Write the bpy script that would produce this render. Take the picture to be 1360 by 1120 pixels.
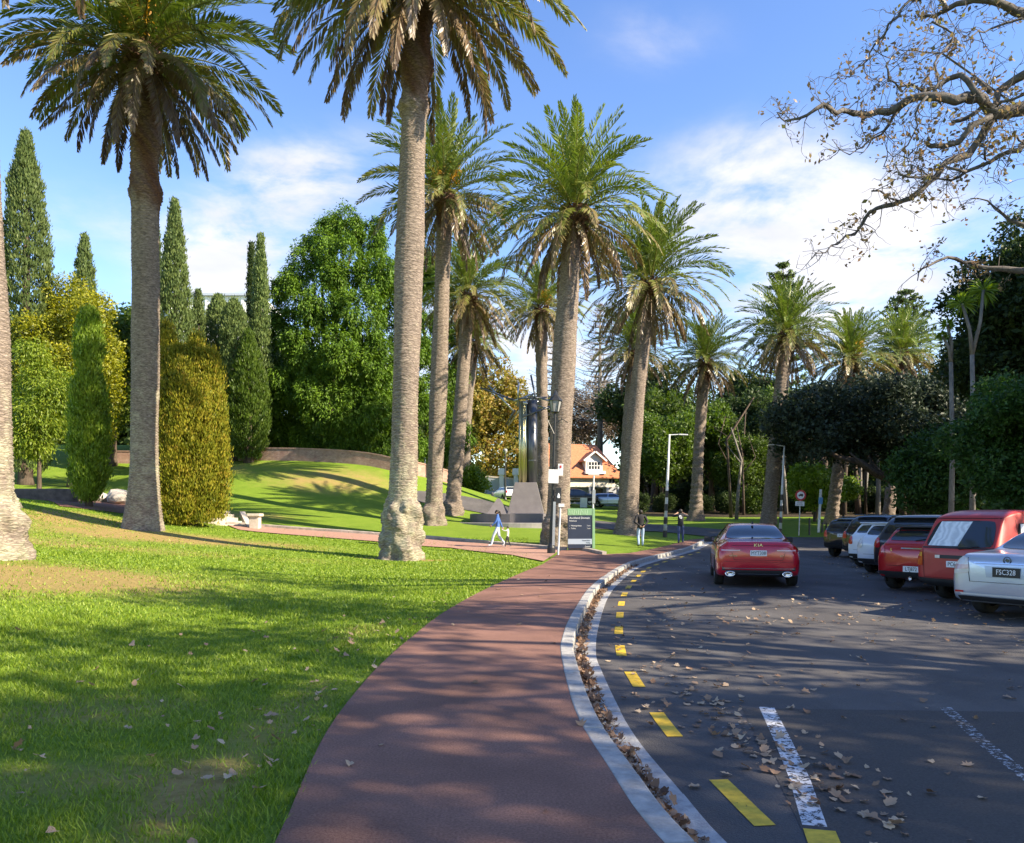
import bpy, bmesh, math, random
import numpy as np
from mathutils import Vector, Matrix
from mathutils.bvhtree import BVHTree
random.seed(7); rng = np.random.default_rng(11)
R = math.radians
S = bpy.context.scene
C = S.collection
for o in list(bpy.data.objects): bpy.data.objects.remove(o)

# ---------------- camera, sky, sun, exposure ----------------
FPX, HV, CU, CZ = 1050.0, 685.0, 680.0, 1.65     # focal length in photo pixels, horizon row, centre column, eye height
cd = bpy.data.cameras.new('camera'); cam = bpy.data.objects.new('camera', cd); C.objects.link(cam)
cam.location = (0, 0, CZ); cam.rotation_euler = (R(90), 0, 0)
cd.sensor_width = 36; cd.lens = 36*FPX/1360; cd.shift_y = (HV-560)/1360
cd.clip_start = .05; cd.clip_end = 3000
S.camera = cam
S.view_settings.view_transform = 'Standard'; S.view_settings.look = 'None'
S.view_settings.exposure = 1.30; S.view_settings.gamma = 1
S.view_settings.use_white_balance = True; S.view_settings.white_balance_temperature = 7500
SUN_AZ, SUN_EL = 112.0, 33.0       # clockwise from +Y
w = bpy.data.worlds.new('World'); S.world = w; w.use_nodes = True
nt = w.node_tree; N = nt.nodes; L = nt.links; N.clear()
def nd(t, **k):
    n = N.new(t)
    for a, b in k.items(): setattr(n, a, b)
    return n
def val(nt_, op, a, b=None, c=None):
    n = nt_.nodes.new('ShaderNodeMath'); n.operation = op
    for i, q in enumerate((a, b, c)):
        if q is None: continue
        if isinstance(q, (int, float)): n.inputs[i].default_value = q
        else: nt_.links.new(q, n.inputs[i])
    return n.outputs[0]
sky = nd('ShaderNodeTexSky', sky_type='NISHITA', sun_disc=False, sun_elevation=R(SUN_EL), sun_rotation=R(SUN_AZ),
         altitude=50, air_density=1.0, dust_density=0.25, ozone_density=2.2)
bg = nd('ShaderNodeBackground'); bg.inputs[1].default_value = .105
out = nd('ShaderNodeOutputWorld')
tc = nd('ShaderNodeTexCoord')
sep = nd('ShaderNodeSeparateXYZ'); L.new(tc.outputs['Generated'], sep.inputs[0])
# clouds: noise laid on a plane high above, thinned to a few soft banks
zc = val(nt, 'MAXIMUM', val(nt, 'ADD', sep.outputs[2], .10), .02)
comb = nd('ShaderNodeCombineXYZ')
L.new(val(nt, 'DIVIDE', sep.outputs[0], zc), comb.inputs[0]); L.new(val(nt, 'DIVIDE', sep.outputs[1], zc), comb.inputs[1])
n1 = nd('ShaderNodeTexNoise'); n1.inputs['Scale'].default_value = 2.5; n1.inputs['Detail'].default_value = 8; n1.inputs['Roughness'].default_value = .6
n1.inputs['Distortion'].default_value = .25
L.new(comb.outputs[0], n1.inputs['Vector'])
def blob(u, v, su, sv, amp):
    d = Vector(((u-CU)/FPX, 1, (HV-v)/FPX)).normalized()
    # angular gaussian in x/y and z/y slopes
    a = val(nt, 'DIVIDE', sep.outputs[0], val(nt, 'MAXIMUM', sep.outputs[1], .05))
    b = val(nt, 'DIVIDE', sep.outputs[2], val(nt, 'MAXIMUM', sep.outputs[1], .05))
    a = val(nt, 'MULTIPLY', val(nt, 'SUBTRACT', a, (u-CU)/FPX), FPX/su)
    b = val(nt, 'MULTIPLY', val(nt, 'SUBTRACT', b, (HV-v)/FPX), FPX/sv)
    r2 = val(nt, 'ADD', val(nt, 'MULTIPLY', a, a), val(nt, 'MULTIPLY', b, b))
    return val(nt, 'MULTIPLY', val(nt, 'EXPONENT', val(nt, 'MULTIPLY', r2, -1)), amp)
tot = None
for b in ((400, 235, 95, 55, .68), (290, 335, 90, 60, .85), (1090, 330, 210, 120, .50), (960, 260, 120, 70, .25), (1010, 190, 90, 40, .2), (870, 50, 90, 50, .26),
          (640, 470, 300, 90, .42), (1180, 330, 120, 120, .25), (90, 290, 120, 60, .2), (620, 200, 160, 50, .12), (-500, 300, 300, 150, .4), (1900, 300, 300, 200, .4)):
    q = blob(*b); tot = q if tot is None else val(nt, 'ADD', tot, q)
cm = val(nt, 'MULTIPLY', tot, val(nt, 'ADD', val(nt, 'MULTIPLY', n1.outputs[0], 5.2), -1.5))
cl = nd('ShaderNodeMapRange'); cl.interpolation_type = 'SMOOTHSTEP'
cl.inputs[1].default_value = .02; cl.inputs[2].default_value = .75; L.new(cm, cl.inputs[0])
n2 = nd('ShaderNodeTexNoise'); n2.inputs['Scale'].default_value = 2.3; n2.inputs['Detail'].default_value = 4; L.new(comb.outputs[0], n2.inputs['Vector'])
cr = nd('ShaderNodeValToRGB'); cr.color_ramp.elements[0].position = .35; cr.color_ramp.elements[0].color = (3.4, 3.7, 4.6, 1)
cr.color_ramp.elements[1].position = .65; cr.color_ramp.elements[1].color = (4.5, 4.7, 5.4, 1); L.new(n2.outputs[0], cr.inputs[0])
hs = nd('ShaderNodeHueSaturation'); hs.inputs['Hue'].default_value = .513; hs.inputs['Saturation'].default_value = 1.22; hs.inputs['Value'].default_value = 1.45; L.new(sky.outputs[0], hs.inputs['Color'])
mx = nd('ShaderNodeMixRGB'); L.new(val(nt, 'MULTIPLY', cl.outputs[0], .92), mx.inputs[0]); L.new(hs.outputs[0], mx.inputs[1]); L.new(cr.outputs[0], mx.inputs[2])
L.new(mx.outputs[0], bg.inputs[0]); L.new(bg.outputs[0], out.inputs[0])
sd = bpy.data.lights.new('sun', 'SUN'); sd.energy = 5.0; sd.angle = R(.53); sd.color = (1, .93, .80)
sun = bpy.data.objects.new('sun', sd); C.objects.link(sun)
sv = Vector((math.sin(R(SUN_AZ))*math.cos(R(SUN_EL)), math.cos(R(SUN_AZ))*math.cos(R(SUN_EL)), math.sin(R(SUN_EL))))
sun.rotation_euler = (-sv).to_track_quat('-Z', 'Y').to_euler()

# ---------------- helpers ----------------
def at(u, v, d): return Vector(((u-CU)/FPX*d, d, CZ-(v-HV)/FPX*d))
def link(o, parent=None):
    C.objects.link(o)
    if parent is not None: o.parent = parent
    return o
def tag(o, label=None, cat=None, group=None, kind=None):
    if label: o['label'] = label
    if cat: o['category'] = cat
    if group: o['group'] = group
    if kind: o['kind'] = kind
    return o
def empty(name, loc=(0, 0, 0), rz=0):
    o = bpy.data.objects.new(name, None); o.location = loc; o.rotation_euler = (0, 0, rz); o.empty_display_size = .3
    return link(o)
def newmesh(name, V, F, mats, mi=None, attrs=None, smooth=False):
    """V (n,3), F array (m,k) or list of such arrays"""
    if not isinstance(F, list): F = [F]
    V = np.asarray(V, dtype=np.float32)
    me = bpy.data.meshes.new(name)
    F = [np.asarray(f, dtype=np.int32) for f in F if len(f)]
    nl = sum(f.size for f in F); npoly = sum(len(f) for f in F)
    me.vertices.add(len(V)); me.vertices.foreach_set('co', V.ravel())
    me.loops.add(nl); me.loops.foreach_set('vertex_index', np.concatenate([f.ravel() for f in F]))
    tot = np.concatenate([np.full(len(f), f.shape[1], dtype=np.int32) for f in F])
    st = np.concatenate([[0], np.cumsum(tot)[:-1]]).astype(np.int32)
    me.polygons.add(npoly); me.polygons.foreach_set('loop_start', st); me.polygons.foreach_set('loop_total', tot)
    for m in (mats if isinstance(mats, (list, tuple)) else [mats]): me.materials.append(m)
    if mi is not None: me.polygons.foreach_set('material_index', np.asarray(mi, dtype=np.int32))
    if smooth: me.polygons.foreach_set('use_smooth', np.ones(npoly, dtype=bool))
    me.update(calc_edges=True)
    for k, a in (attrs or {}).items():
        at_ = me.attributes.new(k, 'FLOAT', 'POINT'); at_.data.foreach_set('value', np.asarray(a, dtype=np.float32))
    return me
def mobj(name, me, parent=None): return link(bpy.data.objects.new(name, me), parent)
class MB:
    def __init__(s): s.v = []; s.f = []; s.m = []
    def add(s, vs, fs, m=0):
        b = len(s.v); s.v += [tuple(p) for p in vs]; s.f += [tuple(b+i for i in f) for f in fs]; s.m += [m]*len(fs); return s
    def box(s, c, d, rz=0, m=0, rx=0, ry=0, top=None):
        """centre c, size d; top = (sx, sy) scale of the top face"""
        M = Matrix.Translation(Vector(c)) @ Matrix.Rotation(rz, 4, 'Z') @ Matrix.Rotation(ry, 4, 'Y') @ Matrix.Rotation(rx, 4, 'X')
        vs = []
        for z in (-.5, .5):
            sx, sy = (top if (top and z > 0) else (1, 1))
            for x, y in ((-.5, -.5), (.5, -.5), (.5, .5), (-.5, .5)): vs.append(M @ Vector((x*d[0]*sx, y*d[1]*sy, z*d[2])))
        return s.add(vs, [(3, 2, 1, 0), (4, 5, 6, 7), (0, 1, 5, 4), (1, 2, 6, 5), (2, 3, 7, 6), (3, 0, 4, 7)], m)
    def tube(s, pts, rad, n=8, m=0, caps=True):
        pts = [Vector(p) for p in pts]; k = len(pts)
        if not hasattr(rad, '__len__'): rad = [rad]*k
        up = Vector((0, 0, 1)); vs = []; pa = None
        for i, p in enumerate(pts):
            t = (pts[min(i+1, k-1)]-pts[max(i-1, 0)])
            t = t.normalized() if t.length > 1e-9 else Vector((0, 0, 1))
            if pa is None: pa = (t.cross(up) if abs(t.z) < .95 else t.cross(Vector((0, 1, 0)))).normalized()
            pa = (pa-t*pa.dot(t)); pa = pa.normalized() if pa.length > 1e-6 else t.orthogonal().normalized()
            b = t.cross(pa)
            for j in range(n):
                a = 2*math.pi*j/n; vs.append(p+(pa*math.cos(a)+b*math.sin(a))*rad[i])
        fs = [(i*n+j, i*n+(j+1) % n, (i+1)*n+(j+1) % n, (i+1)*n+j) for i in range(k-1) for j in range(n)]
        if caps: fs += [tuple(range(n))[::-1], tuple((k-1)*n+j for j in range(n))]
        return s.add(vs, fs, m)
    def lathe(s, prof, n=20, M=None, m=0):
        M = M or Matrix.Identity(4); k = len(prof)
        vs = [M @ Vector((r*math.cos(2*math.pi*j/n), r*math.sin(2*math.pi*j/n), z)) for r, z in prof for j in range(n)]
        fs = [(i*n+j, i*n+(j+1) % n, (i+1)*n+(j+1) % n, (i+1)*n+j) for i in range(k-1) for j in range(n)]
        return s.add(vs, fs, m)
    def build(s, name, mats, parent=None, smooth=False, bevel=0):
        me = bpy.data.meshes.new(name); me.from_pydata(s.v, [], s.f)
        for mm in (mats if isinstance(mats, (list, tuple)) else [mats]): me.materials.append(mm)
        me.polygons.foreach_set('material_index', s.m)
        if smooth: me.polygons.foreach_set('use_smooth', [True]*len(me.polygons))
        me.update()
        o = mobj(name, me, parent)
        if bevel:
            b = o.modifiers.new('bevel', 'BEVEL'); b.width = bevel; b.segments = 2; b.limit_method = 'ANGLE'
        return o
def children(o): return [c for c in bpy.data.objects if c.parent == o]
def copy_tree(o, parent=None):
    kids = children(o)
    c = o.copy(); C.objects.link(c); c.parent = parent
    for ch in kids: copy_tree(ch, c)
    return c

# ---------------- materials ----------------
MATS = {}
def mat(name, col, rough=.7, metal=0, var=0, vscale=3, bump=0, bscale=20, coat=0, spec=None, col2=None, emit=None, trans=0, sub=0, detail=6, coords='Object'):
    """principled with noise colour variation and bump"""
    if name in MATS: return MATS[name]
    m = bpy.data.materials.new(name); m.use_nodes = True; t = m.node_tree; p = t.nodes['Principled BSDF']; MATS[name] = m
    p.inputs['Base Color'].default_value = (*col, 1); p.inputs['Roughness'].default_value = rough; p.inputs['Metallic'].default_value = metal
    if coat: p.inputs['Coat Weight'].default_value = coat; p.inputs['Coat Roughness'].default_value = .06
    if spec is not None: p.inputs['Specular IOR Level'].default_value = spec
    if emit: p.inputs['Emission Color'].default_value = (*emit[:3], 1); p.inputs['Emission Strength'].default_value = emit[3]
    tcn = t.nodes.new('ShaderNodeTexCoord')
    if var or col2:
        n = t.nodes.new('ShaderNodeTexNoise'); n.inputs['Scale'].default_value = vscale; n.inputs['Detail'].default_value = detail; n.inputs['Roughness'].default_value = .65
        t.links.new(tcn.outputs[coords], n.inputs['Vector'])
        r = t.nodes.new('ShaderNodeValToRGB'); c2 = col2 or tuple(min(1, c*(1+var)) for c in col); c1 = col if col2 else tuple(c*(1-var) for c in col)
        r.color_ramp.elements[0].position = .32; r.color_ramp.elements[1].position = .68
        r.color_ramp.elements[0].color = (*c1, 1); r.color_ramp.elements[1].color = (*c2, 1)
        t.links.new(n.outputs[0], r.inputs[0]); t.links.new(r.outputs[0], p.inputs['Base Color'])
    if bump:
        n = t.nodes.new('ShaderNodeTexNoise'); n.inputs['Scale'].default_value = bscale; n.inputs['Detail'].default_value = 6
        t.links.new(tcn.outputs[coords], n.inputs['Vector'])
        b = t.nodes.new('ShaderNodeBump'); b.inputs['Strength'].default_value = bump; b.inputs['Distance'].default_value = .02
        t.links.new(n.outputs[0], b.inputs['Height']); t.links.new(b.outputs[0], p.inputs['Normal'])
    return m
def leafmat(name, stops, rough=.5, transl=.35, hue=.0, spec=.35):
    """foliage: colour from a per-leaf random attribute 'rnd' through a ramp, with some light through the leaf"""
    if name in MATS: return MATS[name]
    m = bpy.data.materials.new(name); m.use_nodes = True; t = m.node_tree; p = t.nodes['Principled BSDF']; MATS[name] = m
    a = t.nodes.new('ShaderNodeAttribute'); a.attribute_name = 'rnd'
    r = t.nodes.new('ShaderNodeValToRGB'); e = r.color_ramp.elements
    e[0].position = stops[0][0]; e[0].color = (*stops[0][1], 1); e[1].position = stops[-1][0]; e[1].color = (*stops[-1][1], 1)
    for s_, c_ in stops[1:-1]:
        q = e.new(s_); q.color = (*c_, 1)
    t.links.new(a.outputs['Fac'], r.inputs[0])
    oi = t.nodes.new('ShaderNodeObjectInfo'); h = t.nodes.new('ShaderNodeHueSaturation')
    mr = t.nodes.new('ShaderNodeMapRange'); mr.inputs[3].default_value = .82; mr.inputs[4].default_value = 1.18; t.links.new(oi.outputs['Random'], mr.inputs[0])
    t.links.new(mr.outputs[0], h.inputs['Value']); t.links.new(r.outputs[0], h.inputs['Color'])
    t.links.new(h.outputs[0], p.inputs['Base Color']); p.inputs['Roughness'].default_value = rough; p.inputs['Specular IOR Level'].default_value = spec
    tr = t.nodes.new('ShaderNodeBsdfTranslucent'); ms = t.nodes.new('ShaderNodeMixShader'); ms.inputs[0].default_value = transl
    g = t.nodes.new('ShaderNodeHueSaturation'); g.inputs['Value'].default_value = 1.5; g.inputs['Saturation'].default_value = 1.1; t.links.new(h.outputs[0], g.inputs['Color'])
    t.links.new(g.outputs[0], tr.inputs[0]); t.links.new(p.outputs[0], ms.inputs[1]); t.links.new(tr.outputs[0], ms.inputs[2])
    t.links.new(ms.outputs[0], t.nodes['Material Output'].inputs[0])
    return m
# ---------------- terrain ----------------
TP = [(533, 742, 27), (190, 700, 32), (15, 742, 18), (200, 719, 28), (30, 707, 28), (345, 703, 38), (600, 722, 36), (660, 727, 34),
      (575, 697, 43), (600, 688, 50), (305, 613, 60), (400, 614, 58), (512, 615, 57), (640, 668, 75), (683, 664, 85), (742, 718, 35), (833, 709, 42),
      (698, 694, 46), (925, 690, 65), (1020, 693, 55), (1103, 699, 58), (790, 672, 92), (640, 655, 100), (100, 668, 40), (60, 660, 44), (120, 670, 37),
      (250, 698, 36), (100, 640, 55), (250, 620, 58), (400, 595, 68), (250, 590, 75), (560, 630, 61), (470, 680, 45), (400, 670, 48), (480, 700, 40), (30, 690, 31), (160, 675, 38),
      (1180, 690, 62), (900, 697, 58), (830, 696, 62), (960, 716, 50)]
ctl = [(*(at(*p)[i] for i in (0, 1)), at(*p)[2]-.12) for p in TP]
for x, y in [(-2, -8), (2, -8), (8, -8), (-2, 0), (1, 4), (3, 4), (8, 4), (-1, 4), (-1, 8), (2, 8), (6, 8), (10, 8), (0, 13), (4, 13), (9, 13), (2, 18), (6, 18), (12, 18),
             (3, 24), (8, 24), (14, 24), (5, 30), (10, 30), (15, 30), (8, 35), (12, 36), (17, 36), (13, 42), (20, 42), (22, 25), (22, 10), (22, -8), (0, 22), (-1, 17)]:
    ctl.append((x, y, 0))
ctl += [(-3, 4, 0), (-3, 9, .0), (-6, 4, .12), (-6, 12, .15), (-5, 18, .1), (-10, 6, .35), (-15, 10, .8), (-30, 10, 2.2), (-30, 30, 3.2), (-50, 30, 5), (-50, 70, 8), (-90, 60, 9), (-60, 0, 4),
        (-100, 130, 12), (-40, 110, 9), (0, 130, 6), (40, 110, 3), (30, 70, 1.6), (50, 50, 1), (90, 60, 1.5), (60, 0, 0), (100, 140, 4), (0, 220, 8), (-100, 250, 12), (100, 250, 8), (40, -20, 0), (0, -25, 0), (-30, -25, 1.5), (28, 55, 1.0), (35, 30, .4)]
ctl = np.array(ctl, dtype=float)
def _phi(r): return np.sqrt(r*r+9.)
_A = _phi(np.hypot(ctl[:, None, 0]-ctl[None, :, 0], ctl[:, None, 1]-ctl[None, :, 1])); n_ = len(ctl)
_M = np.zeros((n_+1, n_+1)); _M[:n_, :n_] = -_A+np.eye(n_)*1.2; _M[:n_, n_] = 1; _M[n_, :n_] = 1
_W = np.linalg.solve(_M, np.append(ctl[:, 2], 0))
def Hn(x, y):
    x = np.asarray(x, dtype=float); y = np.asarray(y, dtype=float); r = np.full(x.shape, _W[n_])
    for i in range(n_): r = r - _W[i]*_phi(np.hypot(x-ctl[i, 0], y-ctl[i, 1]))
    return r
def smooth(a, b, t): t = np.clip((np.asarray(t, dtype=float)-a)/(b-a), 0, 1); return t*t*(3-2*t)
def flat_near(x, y):
    """the road and path by the camera are dead level"""
    return smooth(26, 40, y)
def H0(x, y):
    h = Hn(x, y); f = flat_near(x, y)
    # level zone: x > about -2 while y < 26
    z = smooth(-6.5, -2.0, x)*(1-f)
    return h*(1-z)
def H(x, y): return float(H0(np.array(x), np.array(y)))
def G(x, y): return H(x, y)+.12                     # top of lawn and paths
def hit(u, v, dz=.12, dmax=200):
    d = 3.; a = None
    while d < dmax:
        p = at(u, v, d)
        g = H(p.x, p.y)+dz
        if p.z <= g: break
        a = d; d *= 1.01
    lo, hi = a or 2.9, d
    for _ in range(12):
        m_ = (lo+hi)/2; p = at(u, v, m_)
        if p.z <= H(p.x, p.y)+dz: hi = m_
        else: lo = m_
    return at(u, v, hi)
# kerb lines by their points on the level road (x, y)
def flat(u, v, z): d = (CZ-z)*FPX/(v-HV); return ((u-CU)/FPX*d, d)
kin = [flat(*p, .12) for p in ((877, 1120), (808, 1023), (763, 945), (745, 872), (746, 850), (758, 820), (781, 784), (805, 764), (831, 749), (862, 740), (890, 734), (915, 729), (940, 723))]
kin = [(kin[0][0]*2.9, -1.2), (kin[0][0]*1.55, 2.2)]+kin
def catmull(P, per=8):
    P = [Vector(p) for p in P]; P = [P[0]*2-P[1]]+P+[P[-1]*2-P[-2]]; o = []
    for i in range(1, len(P)-2):
        for k in range(per):
            t = k/per; a, b, c, d = P[i-1:i+3]
            o.append(.5*((2*b)+(c-a)*t+(2*a-5*b+4*c-d)*t*t+(3*b-a-3*c+d)*t**3))
    o.append(P[-2]); return o
def resample(P, step):
    o = [P[0].copy()]; acc = 0
    for a, b in zip(P, P[1:]):
        l = (b-a).length; 
        if l < 1e-9: continue
        t = step-acc
        while t <= l: o.append(a.lerp(b, t/l)); t += step
        acc = l-(t-step)
    return o
KL = resample(catmull(kin), .25)
def offset(P, d):
    o = []
    for i, p in enumerate(P):
        t = (P[min(i+1, len(P)-1)]-P[max(i-1, 0)]).normalized(); o.append(p+Vector((t.y, -t.x))*d)
    return o
KO = offset(KL, .15); GU = offset(KL, .42)
def inpoly(px, py, poly):
    c = np.zeros(px.shape, dtype=bool); n = len(poly)
    for i in range(n):
        x1, y1 = poly[i][:2]; x2, y2 = poly[(i+1) % n][:2]
        k = ((y1 > py) != (y2 > py)); 
        if y1 != y2: c ^= k & (px < (x2-x1)*(py-y1)/(y2-y1)+x1)
    return c
def hp(u, v): p = hit(u, v); return (p.x, p.y)
far_edge = [hp(u, v) for u, v in ((1230, 713), (1150, 714), (1090, 714), (1040, 714), (990, 712))]
ROAD = [tuple(p) for p in KO] + [hp(965, 716)] + far_edge[::-1] + [(30, 50), (23, 42), (19.5, 36), (16, 24), (13.2, 14), (13, 4), (13, -6), (6, -6)]
def road_off(x, y): return .14*smooth(36, 44, y)
def drape(name, poly, dz, m, step=.8, zf=None):
    bm = bmesh.new(); vs = [bm.verts.new((p[0], p[1], 0)) for p in poly]
    bm.faces.new(vs); bmesh.ops.triangulate(bm, faces=bm.faces[:])
    xs = [p[0] for p in poly]; ys = [p[1] for p in poly]
    for ax, lo, hi in ((0, min(xs), max(xs)), (1, min(ys), max(ys))):
        k = math.floor(lo/step)+1
        while k*step < hi:
            co = [0, 0, 0]; no = [0, 0, 0]; co[ax] = k*step; no[ax] = 1
            bmesh.ops.bisect_plane(bm, geom=bm.verts[:]+bm.edges[:]+bm.faces[:], plane_co=co, plane_no=no, dist=1e-5); k += 1
    X = np.array([v.co.x for v in bm.verts]); Y = np.array([v.co.y for v in bm.verts])
    Z = H0(X, Y)+(zf(X, Y) if zf else 0)+dz
    for v, z in zip(bm.verts, Z): v.co.z = z
    bmesh.ops.recalc_face_normals(bm, faces=bm.faces[:])
    if sum(f.normal.z for f in bm.faces) < 0: bmesh.ops.reverse_faces(bm, faces=bm.faces[:])
    me = bpy.data.meshes.new(name); bm.to_mesh(me); bm.free(); me.materials.append(m)
    me.polygons.foreach_set('use_smooth', [True]*len(me.polygons))
    return mobj(name, me)
# ----- ground material -----
def ground_mat():
    m = bpy.data.materials.new('lawn'); m.use_nodes = True; t = m.node_tree; p = t.nodes['Principled BSDF']; p.inputs['Roughness'].default_value = .85; p.inputs['Specular IOR Level'].default_value = .15
    g = t.nodes.new('ShaderNodeNewGeometry')
    def noise(sc, det=6, ro=.6, v=None):
        n = t.nodes.new('ShaderNodeTexNoise'); n.inputs['Scale'].default_value = sc; n.inputs['Detail'].default_value = det; n.inputs['Roughness'].default_value = ro
        t.links.new(v or g.outputs['Position'], n.inputs['Vector']); return n.outputs[0]
    def ramp(f, st):
        r = t.nodes.new('ShaderNodeValToRGB'); e = r.color_ramp.elements; e[0].position, e[0].color = st[0][0], (*st[0][1], 1); e[1].position, e[1].color = st[-1][0], (*st[-1][1], 1)
        for s_, c_ in st[1:-1]: q = e.new(s_); q.color = (*c_, 1)
        t.links.new(f, r.inputs[0]); return r.outputs[0]
    def mix(f, a, b):
        q = t.nodes.new('ShaderNodeMixRGB'); t.links.new(f, q.inputs[0]); t.links.new(a, q.inputs[1]); t.links.new(b, q.inputs[2]); return q.outputs[0]
    green = ramp(noise(1.1), [(.3, (.11, .19, .018)), (.55, (.16, .26, .024)), (.75, (.23, .29, .045))])
    fine = ramp(noise(30, 4, .7), [(.3, (.08, .145, .014)), (.5, (.17, .26, .026)), (.7, (.28, .33, .06))])
    green = mix(val(t, 'MULTIPLY', noise(3), .9), green, fine)
    dry = ramp(noise(14, 5, .7), [(.3, (.27, .18, .06)), (.6, (.40, .28, .11)), (.8, (.30, .27, .07))])
    sep = t.nodes.new('ShaderNodeSeparateXYZ'); t.links.new(g.outputs['Position'], sep.inputs[0])
    def spot(x, y, rx, ry, a):
        dx = val(t, 'DIVIDE', val(t, 'SUBTRACT', sep.outputs[0], x), rx); dy = val(t, 'DIVIDE', val(t, 'SUBTRACT', sep.outputs[1], y), ry)
        return val(t, 'MULTIPLY', val(t, 'EXPONENT', val(t, 'MULTIPLY', val(t, 'ADD', val(t, 'MULTIPLY', dx, dx), val(t, 'MULTIPLY', dy, dy)), -1)), a)
    s = None
    for q in ((-13, 30, 6, 2.2, 1.0), (-10, 15, 4.5, 2.6, .9), (-17, 24, 6, 3, .6), (-22, 57, 6, 3, .45), (-12, 53, 5, 3, .7), (-14, 42, 3, 1.5, .6), (-3.6, 27, 1.6, .6, .9), (-3.3, 6.2, 1.0, .7, .55), (-2.6, 4.6, .9, .5, .5),
              (-2.0, 10.2, .5, 1.2, .5), (-15, 15, 8, 5, .35), (-18.5, 33, 3, 2, .8), (-8, 24, 8, 1.6, .35), (-1.75, 5.2, .35, 2.5, .6)):
        k = spot(*q); s = k if s is None else val(t, 'ADD', s, k)
    f = val(t, 'SUBTRACT', val(t, 'MULTIPLY', val(t, 'ADD', s, .05), val(t, 'ADD', val(t, 'MULTIPLY', noise(.9, 8, .7), 2.6), -.25)), .25)
    f = val(t, 'MINIMUM', val(t, 'MAXIMUM', val(t, 'MULTIPLY', f, 1.5), 0), .93)
    col = mix(f, green, dry)
    # bare soil under the wood on the right (x beyond the car park, past the far lawn)
    dxr = val(t, 'SUBTRACT', sep.outputs[0], val(t, 'MAXIMUM', val(t, 'MULTIPLY', val(t, 'ADD', sep.outputs[1], 8.), .36), 13.))
    far = val(t, 'SUBTRACT', val(t, 'ADD', sep.outputs[1], val(t, 'MULTIPLY', sep.outputs[0], .18)), 73.)
    rt = val(t, 'MINIMUM', far, val(t, 'SUBTRACT', sep.outputs[0], 12.))
    w_ = val(t, 'MAXIMUM', dxr, rt)
    wf = t.nodes.new('ShaderNodeMapRange'); wf.inputs[1].default_value = 0; wf.inputs[2].default_value = 1.5; t.links.new(val(t, 'ADD', w_, val(t, 'MULTIPLY', noise(2), 1.2)), wf.inputs[0])
    soil = ramp(noise(5), [(.3, (.035, .026, .016)), (.7, (.10, .075, .045))])
    col = mix(wf.outputs[0], col, soil)
    t.links.new(col, p.inputs['Base Color'])
    b = t.nodes.new('ShaderNodeBump'); b.inputs['Strength'].default_value = .9; b.inputs['Distance'].default_value = .05
    t.links.new(noise(26, 5, .75), b.inputs['Height']); t.links.new(b.outputs[0], p.inputs['Normal'])
    return m
def axis(segs):
    o = []
    for a, b, s in segs: o += list(np.arange(a, b, s))
    o.append(segs[-1][1]); return np.array(o)
X = axis([(-1200, -200, 100), (-200, -60, 14), (-60, -20, 1.6), (-20, -6, .5), (-6, 14, .25), (14, 30, .6), (30, 80, 3), (80, 1200, 80)])
Y = axis([(-300, -20, 40), (-20, 0, 2), (0, 42, .3), (42, 80, .8), (80, 130, 3), (130, 300, 17), (300, 2400, 150)])
XX, YY = np.meshgrid(X, Y)
Xc = np.clip(XX, -150, 150); Yc = np.clip(YY, -40, 260)
ZZ = H0(Xc, Yc)+.115
ins = inpoly(XX, YY, ROAD)
# distance to kerb line for the step down under the path
kd = np.full(XX.shape, 9.)
near = (XX > -3) & (XX < 16) & (YY < 45) & (YY > -8)
KA = np.array([tuple(p) for p in KL]); pts = np.stack([XX[near], YY[near]], 1)
kd[near] = np.sqrt(((pts[:, None, :]-KA[None])**2).sum(2)).min(1)
low = ins | (kd < .28)
ZZ = np.where(low, H0(Xc, Yc)+road_off(XX, YY)-.10, ZZ)
nx, ny = len(X), len(Y)
ii = np.arange(nx*ny).reshape(ny, nx)
F = np.stack([ii[:-1, :-1].ravel(), ii[:-1, 1:].ravel(), ii[1:, 1:].ravel(), ii[1:, :-1].ravel()], 1)
LAWN = ground_mat()
tag(mobj('ground', newmesh('ground', np.stack([XX.ravel(), YY.ravel(), ZZ.ravel()], 1), F, LAWN, smooth=True)), kind='structure')

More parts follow.
